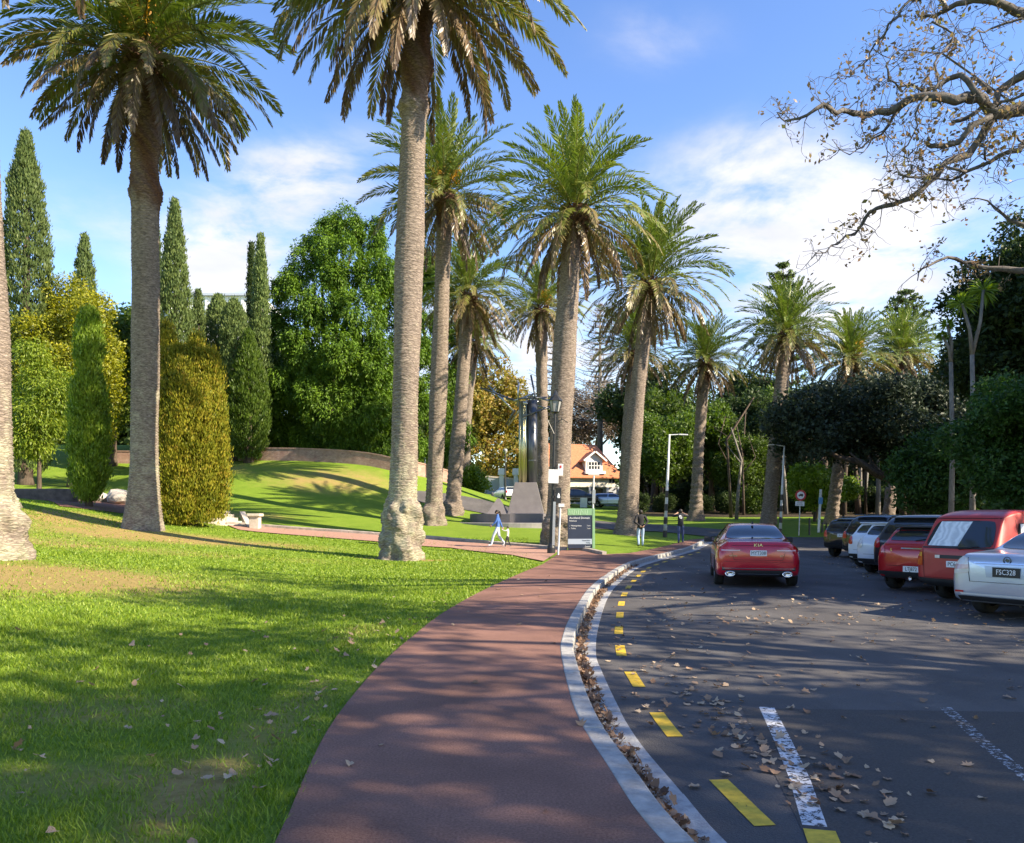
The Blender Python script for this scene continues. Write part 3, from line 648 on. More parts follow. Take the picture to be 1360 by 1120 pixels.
def blob_clusters(blobs, n, g, fill=.25, squash=None):
    """cluster points on lumpy blob shells"""
    w_ = np.array([b[1][0]*b[1][2] for b in blobs]); idx = g.choice(len(blobs), n, p=w_/w_.sum())
    c = np.array([b[0] for b in blobs])[idx]; r = np.array([b[1] for b in blobs])[idx]
    d = sph(n, g); ph = idx*1.7
    bump = 1+.13*np.sin(d[:, 0]*7+ph)*np.sin(d[:, 1]*6+ph*2)+.10*np.sin(d[:, 2]*9+ph*3)
    rad = np.where(g.uniform(size=n) < fill, g.uniform(.4, .95, n), g.normal(1, .06, n))*bump
    return c+d*r*rad[:, None], d
def tree_trunk(b, h, r, tips, g, lean=(0, 0), n=8):
    top = Vector((lean[0], lean[1], h))
    b.tube([(0, 0, -.4), (lean[0]*.1, lean[1]*.1, h*.12), (lean[0]*.5, lean[1]*.5, h*.5), top], [r*1.5, r*1.05, r*.85, r*.6], n)
    for t in tips:
        t = Vector(t); s = Vector((lean[0], lean[1], h)).lerp(Vector((0, 0, 0)), g.uniform(.0, .45)); mid = s.lerp(t, .5)+Vector((g.normal()*.3, g.normal()*.3, g.uniform(-.2, .6)))
        b.tube([s, mid, t], [r*.42, r*.28, r*.10], 6)
def crown_blobs(hc, rx, rz, nb, rb, g, ry=None):
    o = []
    for i in range(nb):
        d = sph(1, g)[0]; k = g.uniform(.35, .8)
        s = rb*g.uniform(.7, 1.25); o.append((np.array([d[0]*rx*k, d[1]*(ry or rx)*k, hc+d[2]*rz*k]), np.array([s, s, s*.85])))
    return o
BARK = bark('tree_bark', (.035, .025, .018), (.14, .105, .08), (7, 7, 1.5), .8)
BARKG = bark('grey_bark', (.10, .09, .08), (.30, .27, .24), (6, 6, 2), .8)
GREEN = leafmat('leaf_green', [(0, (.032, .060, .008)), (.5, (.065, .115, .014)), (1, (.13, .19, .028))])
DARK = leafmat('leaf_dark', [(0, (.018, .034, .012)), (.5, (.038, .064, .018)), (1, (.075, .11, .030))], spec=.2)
BRIGHT = leafmat('leaf_bright', [(0, (.08, .14, .014)), (.5, (.14, .22, .022)), (1, (.24, .32, .045))])
CONIF = leafmat('leaf_conifer', [(0, (.035, .075, .010)), (.5, (.085, .165, .016)), (1, (.17, .28, .03))], transl=.2, spec=.2)
YELG = leafmat('leaf_golden', [(0, (.07, .095, .010)), (.45, (.18, .20, .014)), (1, (.42, .38, .018))], transl=.25)
CYP = leafmat('leaf_cypress', [(0, (.055, .085, .028)), (.5, (.095, .14, .042)), (1, (.16, .20, .06))], transl=.12, spec=.2)
YEW = leafmat('leaf_yew', [(0, (.075, .095, .010)), (.45, (.155, .165, .016)), (.8, (.26, .22, .026)), (1, (.30, .19, .04))], transl=.15, spec=.15)
AUT = leafmat('leaf_autumn', [(0, (.12, .13, .03)), (.4, (.26, .23, .04)), (.75, (.38, .26, .06)), (1, (.36, .17, .05))], transl=.3)
TWIG = leafmat('leaf_brown', [(0, (.11, .09, .07)), (.5, (.20, .15, .11)), (1, (.30, .21, .12))], transl=.15)
BLUEG = leafmat('leaf_bluegrey', [(0, (.018, .030, .018)), (.5, (.036, .054, .032)), (1, (.075, .098, .058))], transl=.15, spec=.15)
# ---------------- plants: placed ----------------
def plant(name, x, y, label, cat, group=None, parts=(), rz=0, s=1, z=None):
    e = empty(name, (x, y, (G(x, y) if z is None else z)-.05), rz); tag(e, label, cat, group)
    for n_, me in parts: mobj(n_, me, e)
    e.scale = (s, s, s) if not hasattr(s, '__len__') else s
    return e
def mbmesh(b, m, smooth=True):
    o = b.build('tmp', m, smooth=smooth); me = o.data; bpy.data.objects.remove(o); return me
leafmat('leaf_lime', [(0, (.06, .10, .012)), (.5, (.13, .19, .018)), (1, (.27, .31, .035))])
# cypress columns: cover of upright sprays over a tapering column
def cypress_mesh(h, r, seed, n=1500, k=20, m=CYP, foot=.04, prof=None, ll=.24, lw=.075, lobes=None, up='up', lump=.16):
    g = np.random.default_rng(seed); parts = []
    for (lx, ly, lh, lr, lz) in (lobes or [(0, 0, h, r, foot*h)]):
        nn = int(n*(lh*lr)/(sum(q[2]*q[3] for q in (lobes or [(0, 0, h, r, 0)]))))
        t = g.uniform(0, 1, nn)**.85; az = g.uniform(0, 2*np.pi, nn)
        pr = np.interp(t, *(prof or ([0, .08, .3, .6, .85, 1], [.5, .82, 1, .82, .42, .03])))
        rad = lr*pr*(1+lump*np.sin(az*3+t*14+seed)*np.sin(t*23+az)+g.normal(size=nn)*.06); rad *= np.where(g.uniform(size=nn) < .15, .7, 1)
        c = np.stack([lx+rad*np.cos(az), ly+rad*np.sin(az), lz+t*(lh-lz)], 1); o = np.stack([np.cos(az), np.sin(az), np.full(nn, .15)], 1)
        parts.append(foliage(c, o, k, .11, ll, lw, up, g))
    return leafobj('foliage', parts, m)
def stem_mesh(h, r, m=BARK, n=8):
    b = MB(); b.tube([(0, 0, -.4), (0, 0, .5), (.05, 0, h)], [r*1.4, r, r*.3], n); return mbmesh(b, m)
def cyp(u, vtop, vbot, w_, d, label, seed, m=CYP, **kw):
    x = (u-CU)/FPX*d; z0 = G(x, d); ht = at(u, vtop, d).z-z0; r = w_/2*d/FPX
    e = plant('cypress_tree', x, d, label, 'cypress', 'slim cypress trees on the left')
    mobj('foliage', cypress_mesh(ht, r, seed, m=m, **kw), e); mobj('trunk', stem_mesh(ht*.8, r*.25), e); return e
cyp(34, 175, 640, 74, 50, 'tallest broad cypress at far left, rising above the golden rounded tree', 1, n=2600)
cyp(112, 312, 640, 44, 64, 'pointed cypress tip poking up behind the golden rounded tree', 2, n=1300)
cyp(232, 266, 640, 46, 56, 'slender cypress just right of the left palm trunk, above the clipped golden yew', 3, n=2200)
cyp(207, 300, 640, 26, 66, 'narrow cypress half hidden behind the left palm trunk', 4, n=1000)
cyp(263, 386, 640, 30, 60, 'small pointed cypress in front of the pale building', 5, n=900)
cyp(290, 392, 640, 34, 62, 'blunt topped cypress right in front of the pale building', 6, n=1300, prof=([0, .3, .8, .93, 1], [.6, 1, .9, .6, .1]))
cyp(311, 398, 640, 34, 60, 'olive green cypress touching the blunt topped one, left of the twin spires', 7, n=1300, prof=([0, .3, .8, .93, 1], [.6, 1, .9, .6, .1]))
cyp(346, 312, 640, 25, 62, 'right of the twin cypress spires beside the big dark conifer', 8, n=1500)
cyp(334, 322, 640, 13, 64, 'thin dark left one of the twin cypress spires beside the big conifer', 9, m=DARK, n=800)
cyp(330, 440, 640, 50, 59, 'leafy lower cypress at the foot of the twin spires', 10, n=1600, m=GREEN)
# clipped golden yew of several upright lobes
x, d = (252-CU)/FPX*36, 36.
yewprof = ([0, .06, .25, .6, .88, 1], [.55, .85, 1, 1, .7, .12])
e = plant('golden_yew', x, d, 'large olive gold yew of several packed upright lobes, right of the left palm trunk', 'yew')
lobes = [(-1.15, .1, 9.3, .62, .25), (-.45, -.2, 8.2, .62, .2), (.25, .1, 8.7, .66, .3), (.95, 0, 8.0, .60, .35), (-.75, -.95, 6.4, .60, .15), (.15, -1.1, 7.3, .62, .15), (.85, -.8, 6.6, .55, .2), (1.3, -.3, 6.0, .5, .3), (0, .9, 8.2, 1, .3), (-1.35, -.5, 5.4, .5, .25), (-.3, -1.3, 4.6, .5, .15)]
mobj('foliage', cypress_mesh(9, 1.7, 21, n=8200, k=20, m=YEW, lobes=lobes, prof=yewprof, ll=.15, lw=.045), e); mobj('trunk', stem_mesh(5, .3), e)
# upright column shrub in front of the golden rounded tree
x, d = (118-CU)/FPX*37, 37.
e = plant('column_shrub', x, d, 'ragged bright green upright shrub, twice waisted, on the lawn left of the left palm', 'shrub', z=at(118, 672, 37).z)
mobj('foliage', cypress_mesh(9.2, .72, 22, n=3000, k=20, m=BRIGHT, prof=([0, .05, .16, .3, .45, .55, .62, .68, .80, .93, 1], [.3, .75, 1, .9, .85, .8, .6, .42, .72, .5, .1]), ll=.17, lw=.055, lump=.34), e)
mobj('trunk', stem_mesh(4, .16), e)
def broad(name, u, d, label, cat, m, hc, rx, rz, nb, rb, nc, k, seed, mode='rand', ll=.3, lw=.14, spread=.22, th=None, tr=.3, group=None, ry=None, base=None, bm=None, extra=(), fill=.25, z=None, flat=1):
    g = np.random.default_rng(seed); x = (u-CU)/FPX*d
    e = plant(name, x, d, label, cat, group, z=z)
    bl = crown_blobs(hc, rx, rz, nb, rb, g, ry)+[(np.array(a), np.array(b)) for a, b in extra]
    c, o = blob_clusters(bl, nc, g, fill)
    mobj('crown', leafobj('crown', [foliage(c, o, k, spread, ll, lw, mode, g, flat=flat)], m), e)
    if tr:
        b = MB(); tree_trunk(b, th or hc*.6, tr, [bb[0] for bb in bl[:7]], g); mobj('trunk', mbmesh(b, bm or BARK), e)
    return e
def zrange(u, d, vt, vb):
    x = (u-CU)/FPX*d; z0 = G(x, d); a, b = at(u, vt, d).z-z0, at(u, vb, d).z-z0; return (a+b)/2, (a-b)/2
hc, rz = zrange(100, 50, 345, 640)
broad('rounded_tree', 98, 50, 'rounded golden green tree left of the left palm trunk, its sunlit top yellow', 'tree', YELG, hc, 3.3, rz, 34, 1.2, 5200, 20, 31, ll=.20, lw=.09, tr=.35)
hc, rz = zrange(50, 44, 425, 640)
broad('drooping_tree', 52, 44, 'lower drooping light green tree by the stone wall at far left', 'tree', MATS['leaf_lime'], hc, 1.7, rz*.9, 16, .75, 2800, 18, 32, 'down', ll=.2, lw=.06, tr=.13)
broad('dense_tree', 150, 60, 'mid green tree filling the gap behind the left palm trunk', 'tree', GREEN, 7, 4.5, 6, 26, 1.5, 2600, 9, 33, ll=.4, lw=.18)
broad('dense_tree', -30, 56, 'dark green tree at the far left edge behind the cypress', 'tree', GREEN, 7, 4.5, 6, 26, 1.5, 2200, 9, 34, ll=.4, lw=.18)
broad('dense_tree', 200, 70, 'tree behind the golden yew, under the slender cypress', 'tree', GREEN, 6, 5, 5, 22, 1.5, 2000, 9, 35, ll=.4, lw=.18)
broad('dense_tree', 275, 66, 'dark bushy tree at the feet of the cypresses beyond the brick wall', 'tree', DARK, 4, 5, 4, 20, 1.4, 2000, 9, 36, ll=.4, lw=.18)
# the big conifer: cascading clumps
def conifer(u, d, label, spec, seed, nc, m=CONIF):
    g = np.random.default_rng(seed); x = (u-CU)/FPX*d; z0 = G(x, d); bl = []
    for (uu, vv, rr, dd) in spec:
        p = at(uu, vv, d+dd); bl.append((np.array([p.x-x, dd, p.z-z0]), np.array([rr, rr, rr*1.15])*.85)); c0 = bl[-1][0]
        for q in range(6):
            o = sph(1, g)[0]*rr*.85; o[1] = -abs(o[1]); bl.append((c0+o, np.array([rr, rr, rr*1.2])*g.uniform(.28, .45)))
    c, o = blob_clusters(bl, nc, g, .08)
    e = plant('conifer', x, d, label, 'conifer')
    mobj('crown', leafobj('crown', [foliage(c, o, 20, .13, .26, .09, 'down', g, flat=1.5)], m), e)
    b = MB(); tree_trunk(b, 7, .5, [bb[0] for bb in bl[:28:4]], g); mobj('trunk', mbmesh(b, BARK), e); return e
conifer(440, 66, 'huge dark green conifer with cascading foliage beyond the brick wall, left of the tallest palm',
        [(460, 300, 1.5, 0), (430, 320, 1.3, -.5), (492, 318, 1.4, .5), (405, 350, 1.5, -1), (455, 350, 2, -2), (500, 365, 1.9, -1), (392, 395, 1.6, -2), (430, 405, 1.8, -3), (478, 420, 2.1, -3), (525, 410, 1.8, 0),
         (375, 440, 1.6, -1), (410, 465, 1.8, -3), (455, 475, 2, -4), (500, 485, 2, -3), (540, 470, 1.7, 0), (355, 485, 1.5, 0), (385, 520, 1.8, -2.5), (430, 540, 2, -4), (478, 545, 2, -4), (520, 550, 2, -2), (550, 530, 1.5, 0),
         (345, 540, 1.6, 0), (365, 570, 1.5, -1), (500, 590, 1.6, -3), (460, 585, 1.5, -3), (540, 595, 1.4, -1), (330, 580, 1.3, 0), (410, 590, 1.6, -2), (390, 575, 1.6, -1)], 41, 11500)
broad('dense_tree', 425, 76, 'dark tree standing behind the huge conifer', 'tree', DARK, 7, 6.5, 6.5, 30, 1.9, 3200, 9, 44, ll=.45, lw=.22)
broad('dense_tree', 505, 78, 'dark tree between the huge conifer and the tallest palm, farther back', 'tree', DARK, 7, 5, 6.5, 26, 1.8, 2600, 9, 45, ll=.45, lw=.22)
conifer(585, 70, 'dark conifer glimpsed between the trunks right of the tallest palm', [(580, 380, 1.8, 0), (560, 360, 1.5, 0), (600, 430, 1.8, 0), (570, 450, 2.2, -1), (605, 500, 1.6, 0), (575, 530, 2.2, -1), (600, 580, 1.8, 0), (570, 600, 2, -1)], 42, 2600)
broad('round_shrub', 627, 68, 'glossy round green shrub by the side road between two thin palm trunks', 'shrub', BRIGHT, 1.5, 1.3, 1.2, 12, .7, 700, 9, 43, ll=.2, lw=.12, spread=.14, tr=.08, th=.8, z=at(627, 660, 68).z)
# autumn trees beyond the boundary wall
broad('autumn_tree', 648, 108, 'yellow and orange autumn tree behind the shaded boundary wall', 'tree', AUT, 11.5, 6.5, 8, 30, 2.1, 4200, 9, 51, ll=.42, lw=.26, tr=.4, extra=[((-1, -1, 5), (3, 3, 3)), ((3, -1, 4.5), (3, 3, 3)), ((-5, 0, 5), (3, 3, 3))])
broad('autumn_tree', 590, 112, 'olive autumn tree glimpsed left of the thin palm trunks', 'tree', AUT, 8, 6, 6, 24, 2, 2000, 9, 52, ll=.45, lw=.28, tr=.4)
broad('autumn_tree', 722, 124, 'green and gold tree showing between the monument and the thick palm trunk', 'tree', leafmat('leaf_olive', [(0, (.05, .08, .015)), (1, (.20, .20, .04))]), 9, 6, 7, 24, 2, 2000, 9, 53, ll=.45, lw=.28, tr=.4)
broad('twiggy_tree', 790, 122, 'thinly leaved brown tree right behind the orange roof', 'tree', TWIG, 12, 8.5, 7, 40, 1.6, 3800, 6, 54, ll=.42, lw=.16, tr=.5, bm=BARKG)
broad('twiggy_tree', 858, 126, 'thinly leaved brown tree behind the thick leaning palm', 'tree', TWIG, 13, 7, 7, 34, 1.6, 2400, 6, 55, ll=.42, lw=.16, tr=.5, bm=BARKG)
# Norfolk pines: whorled tiers
def pine(u, d, vtop, vlow, label, seed, m, rmax, dens=1., tiers=20, ll=.5, lw=.2, bare=False):
    g = np.random.default_rng(seed); x = (u-CU)/FPX*d; z0 = G(x, d); h = at(u, vtop, d).z-z0; hl = at(u, vlow, d).z-z0
    e = plant('norfolk_pine', x, d, label, 'pine', 'tall pines on the skyline'); b = MB(); b.tube([(0, 0, -.4), (0, 0, h*.5), (0, 0, h)], [.5, .35, .05], 8); Cc = []; O = []
    for i in range(tiers):
        t = i/(tiers-1); z = hl+(h-hl)*t; r = rmax*(1-t)**(.7 if bare else .42)*g.uniform(.8, 1.1)+.25
        for k in range(7):
            a = k*2*math.pi/7+i*.5+g.normal()*.12; D = np.array([math.cos(a), math.sin(a), .12]); tip = np.array([0, 0, z])+D*r+np.array([0, 0, .25*r*.6])
            b.tube([(0, 0, z), tuple(np.array([0, 0, z])+D*r*.5), tuple(tip)], [.07, .05, .02], 4, caps=False)
            for q in range(int(9*dens)): s_ = g.uniform(.25, 1); Cc.append(np.array([0, 0, z])+(tip-np.array([0, 0, z]))*s_+g.normal(size=3)*[.22, .22, .10]); O.append([D[0], D[1], .9])
    mobj('foliage', leafobj('foliage', [foliage(np.array(Cc), np.array(O), 7, .17, ll, lw, 'rand', g, flat=.5)], m), e); mobj('trunk', mbmesh(b, BARKG if bare else BARK), e); return e
pine(1040, 98, 352, 560, 'rounded pine crown rising behind the wide crowned palm', 61, CYP, 4.5, 1.3, 14)
pine(1203, 96, 388, 520, 'layered pine behind the rightmost palm', 62, CYP, 4.2, 1.2, 12)
pine(797, 112, 405, 560, 'pale sparse pine between the two thick palm trunks', 63, TWIG, 6, .35, 22, .35, .07, True)
pine(735, 118, 420, 560, 'bare thin pine seen past the steel monument', 64, TWIG, 5, .25, 18, .35, .07, True)
# ----- wood on the right and behind the far lawn: shared meshes, each tree its own object -----
def variant(seed, hc, rx, rz, nb, rb, nc, k, m, ll, lw, th, tr, fill=.25, bm=None, spread=.28):
    g = np.random.default_rng(seed); bl = crown_blobs(hc, rx, rz, nb, rb, g); c, o = blob_clusters(bl, nc, g, fill)
    b = MB(); tree_trunk(b, th, tr, [bb[0] for bb in bl[:8]], g, lean=(g.normal()*.6, g.normal()*.6))
    return [('crown', leafobj('crown', [foliage(c, o, k, spread, ll, lw, 'rand', g)], m)), ('trunk', mbmesh(b, bm or BARK))]
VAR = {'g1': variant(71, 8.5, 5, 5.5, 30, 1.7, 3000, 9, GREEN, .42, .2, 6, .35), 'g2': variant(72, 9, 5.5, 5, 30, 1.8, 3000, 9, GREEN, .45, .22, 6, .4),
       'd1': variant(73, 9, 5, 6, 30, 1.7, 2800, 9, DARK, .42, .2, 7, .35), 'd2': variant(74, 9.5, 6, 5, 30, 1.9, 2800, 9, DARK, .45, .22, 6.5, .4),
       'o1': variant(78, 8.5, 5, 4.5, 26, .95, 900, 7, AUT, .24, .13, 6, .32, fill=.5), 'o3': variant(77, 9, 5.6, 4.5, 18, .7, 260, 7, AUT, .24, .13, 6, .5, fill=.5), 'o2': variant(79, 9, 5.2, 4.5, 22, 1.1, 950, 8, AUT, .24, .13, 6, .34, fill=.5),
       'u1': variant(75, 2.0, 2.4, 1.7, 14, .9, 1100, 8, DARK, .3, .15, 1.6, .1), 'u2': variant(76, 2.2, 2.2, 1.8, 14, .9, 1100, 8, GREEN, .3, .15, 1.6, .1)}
def wood(kind, u, d, s, label, grp='trees of the wood beyond the far lawn', name='woodland_tree', rz=None, x=None):
    x = (u-CU)/FPX*d if x is None else x
    return plant(name, x, d, label, 'tree' if 'tree' in name else 'bush', grp, VAR[kind], random.uniform(0, 6) if rz is None else rz, s)
wood('g1', 880, 82, .80, 'sunlit green tree on the far lawn directly behind the striped lamp post', rz=1)
wood('g2', 945, 84, .84, 'sunlit green tree right behind the low crowned palm', rz=2)
wood('g1', 905, 96, 1.15, 'taller green tree behind the sunlit pair left of the low crowned palm')
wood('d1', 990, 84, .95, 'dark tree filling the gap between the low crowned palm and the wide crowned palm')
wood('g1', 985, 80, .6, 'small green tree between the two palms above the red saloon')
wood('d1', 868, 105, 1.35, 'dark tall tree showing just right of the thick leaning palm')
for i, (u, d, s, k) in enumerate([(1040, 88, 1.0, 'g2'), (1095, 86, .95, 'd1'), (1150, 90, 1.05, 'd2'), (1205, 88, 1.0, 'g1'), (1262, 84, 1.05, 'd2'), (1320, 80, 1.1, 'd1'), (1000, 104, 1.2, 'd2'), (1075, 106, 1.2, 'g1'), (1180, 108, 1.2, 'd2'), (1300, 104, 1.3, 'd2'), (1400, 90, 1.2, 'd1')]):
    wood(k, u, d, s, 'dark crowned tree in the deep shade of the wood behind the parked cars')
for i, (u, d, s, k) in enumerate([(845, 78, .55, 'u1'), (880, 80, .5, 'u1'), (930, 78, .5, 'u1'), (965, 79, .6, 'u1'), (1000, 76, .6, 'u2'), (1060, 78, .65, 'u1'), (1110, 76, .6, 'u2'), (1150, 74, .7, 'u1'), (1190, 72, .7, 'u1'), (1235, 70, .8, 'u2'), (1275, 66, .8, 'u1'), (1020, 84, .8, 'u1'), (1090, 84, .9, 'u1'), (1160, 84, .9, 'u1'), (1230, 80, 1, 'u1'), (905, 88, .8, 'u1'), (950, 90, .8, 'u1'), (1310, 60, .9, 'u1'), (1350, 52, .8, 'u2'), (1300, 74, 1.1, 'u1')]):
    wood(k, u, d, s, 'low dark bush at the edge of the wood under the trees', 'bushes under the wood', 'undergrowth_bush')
# thin bare trunks in the wood
g_ = np.random.default_rng(5)
for i in range(34):
    u = g_.uniform(965, 1330); d = g_.uniform(64, 82) if u < 1150 else g_.uniform(52, 74); h = g_.uniform(7, 11); r = g_.uniform(.10, .26); b = MB()
    x = (u-CU)/FPX*d; l1, l2 = g_.normal()*.5, g_.normal()*.9
    b.tube([(0, 0, -.3), (l1*.3, 0, h*.3), (l1, g_.normal()*.3, h*.65), (l1+l2, 0, h)], [r*1.35, r, r*.8, r*.4], 8)
    b.tube([(l1*.5, 0, h*.45), (l1+g_.normal()*1, .3, h*.62), (l1+g_.normal()*2, .4, h*.85)], [r*.6, r*.4, r*.2], 6)
    e = plant('slender_tree', x, d, 'slender bare trunk standing in the shade of the wood beyond the far lawn', 'tree', 'slender trunks in the wood')
    mobj('trunk', mbmesh(b, BARKG if i % 3 == 0 else BARK), e)
broad('round_shrub', 1082, 62, 'bright light green bushy tree behind the no trucks sign', 'shrub', BRIGHT, 3.0, 2.6, 1.7, 18, .75, 1700, 9, 81, ll=.26, lw=.15, spread=.18, tr=.12, th=2)
broad('round_shrub', 1120, 64, 'small bright green bush right of the blue banded white pole', 'shrub', BRIGHT, 2.4, 1.2, 1.3, 10, .6, 700, 9, 82, ll=.26, lw=.15, spread=.18, tr=.1, th=1.5)
# spreading dark tree over the parked cars with one long level limb
def spreading():
    g = np.random.default_rng(91); d = 50.; x = (1275-CU)/FPX*d; z0 = G(x, d)
    e = plant('spreading_tree', x, d, 'wide spreading blue green tree with a long level limb reaching left over the parked cars', 'tree')
    def L(u, v, dd=0): p = at(u, v, d+dd); return (p.x-x, dd, p.z-z0)
    bl = []
    for u, v, r in [(1045, 560, 1.5), (1075, 540, 1.6), (1040, 585, 1.1), (1085, 580, 1.5), (1115, 555, 1.9), (1150, 540, 2), (1125, 590, 1.4), (1160, 580, 1.7), (1190, 560, 2.1), (1215, 535, 2), (1200, 600, 1.4), (1235, 590, 2), (1250, 550, 2.2), (1270, 620, 1.7),
                    (1225, 625, 1.2), (1290, 580, 2.2), (1110, 525, 1.1), (1180, 520, 1.3), (1075, 600, .9), (1150, 605, .9)]:
        for q in range(2): bl.append((np.array(L(u+g.normal()*8, v+g.normal()*6, g.uniform(-3, 3))), np.array([r, r, r*.62])*g.uniform(.7, 1.1)))
    c, o = blob_clusters(bl, 6200, g, .35)
    mobj('crown', leafobj('crown', [foliage(c, o, 9, .22, .30, .14, 'rand', g)], BLUEG), e)
    b = MB(); b.tube([(0, 0, -.4), L(1272, 660), L(1262, 645)], [.9, .6, .5], 12)
    b.tube([L(1265, 648), L(1240, 642, -.5), L(1200, 640, -1), L(1165, 628, -1), L(1140, 612, -1.2), L(1112, 606, -1.2), L(1085, 590, -1)], [.55, .45, .36, .28, .2, .15, .07], 10)
    b.tube([L(1200, 640, -1), L(1172, 632, -2), L(1150, 618, -2.4), L(1128, 600, -2)], [.2, .14, .1, .05], 7); b.tube([L(1165, 628, -1), L(1150, 600, 0), L(1130, 570, 1)], [.18, .12, .05], 7)
    b.tube([L(1262, 648), L(1240, 610, 1), L(1200, 575, 2), L(1150, 550, 2)], [.45, .3, .2, .08], 8); b.tube([L(1262, 648), L(1280, 600, -1), L(1290, 560, -2)], [.4, .3, .1], 8)
    mobj('trunk', mbmesh(b, BARK), e)
spreading()
# tall dark tree mass at the right edge, and the nearer bushy green trees
broad('evergreen', 1350, 42, 'tall dark evergreen at the right edge of the picture, reaching highest of the wood', 'tree', DARK, 10.4, 4.2, 6.2, 34, 1.25, 5200, 9, 101, ll=.3, lw=.14, tr=.6, extra=[((.6, 0, 16.2), (1.3, 1.3, 1.1)), ((-1.4, 0, 14), (1.5, 1.5, 1.1))])
broad('evergreen', 1420, 40, 'dark evergreen just outside the right edge, its left side showing', 'tree', DARK, 10, 4.2, 7, 30, 1.3, 3000, 9, 102, ll=.32, lw=.15, tr=.6)
broad('evergreen', 1285, 58, 'dark ragged evergreen behind the cabbage trees', 'tree', DARK, 9.0, 3.6, 6.2, 26, 1.3, 3600, 9, 103, ll=.3, lw=.14, tr=.5)
hc, rz = zrange(1330, 32, 470, 680)
broad('bushy_tree', 1345, 32, 'dense mid green bushy tree above the red van at the right edge', 'tree', leafmat('leaf_mid', [(0, (.022, .06, .014)), (.5, (.045, .11, .022)), (1, (.09, .18, .035))]), hc*.92, 2.7, rz*1.0, 26, .95, 5200, 9, 104, ll=.2, lw=.10, tr=.2, spread=.15)
broad('bushy_tree', 1262, 44, 'darker bushy tree behind the roofs of the parked cars', 'tree', leafmat('leaf_mid', []) if 0 else MATS['leaf_mid'], 3.9, 2.8, 3.4, 22, 1.0, 3200, 9, 105, ll=.24, lw=.12, tr=.2, spread=.18)
# cabbage trees: forked stems with spiky heads
def cabbage(u, d, heads, fork, label):
    x = (u-CU)/FPX*d; z0 = G(x, d); e = plant('cabbage_tree', x, d, label, 'cabbage tree', 'cabbage trees in front of the wood'); b = MB(); VV = []; RR = []; g = np.random.default_rng(u)
    def L(u_, v_): p = at(u_, v_, d); return np.array([p.x-x, 0, p.z-z0])
    f = L(*fork); b.tube([(0, 0, -.3), tuple(f*.5+np.array([.1, 0, 0])), tuple(f)], [.16, .12, .10], 8)
    for hu, hv, r in heads:
        h = L(hu, hv); b.tube([tuple(f), tuple((f+h)/2+np.array([.12, 0, 0])), tuple(h)], [.10, .08, .07], 7)
        n = 110; dr = sph(n, g); dr[:, 2] = dr[:, 2]*.8+.15; dr = unit(dr); l = r*g.uniform(.75, 1.1, n)[:, None]; W = unit(np.cross(dr, g.normal(size=(n, 3))))*.035
        p = h+dr*.05; mid = p+dr*l*.6; tip = p+dr*l-np.array([0, 0, .18])*l
        VV.append(np.stack([p, mid-W, tip, mid+W], 1).reshape(-1, 3)); RR.append(np.repeat(g.uniform(.2, 1, n), 4))
    V = np.concatenate(VV); mobj('leaf_head', newmesh('leaf_head', V, np.arange(len(V)).reshape(-1, 4), BRIGHT, attrs={'rnd': np.concatenate(RR)}), e); mobj('trunk', mbmesh(b, BARKG), e)
cabbage(1290, 38, [(1306, 384, .85), (1278, 402, .75)], (1291, 470), 'cabbage tree with two spiky yellow green heads against the dark evergreen')
cabbage(1262, 40, [(1258, 430, .4), (1252, 445, .3)], (1263, 480), 'thin cabbage tree with small withered heads, left of the two headed one')
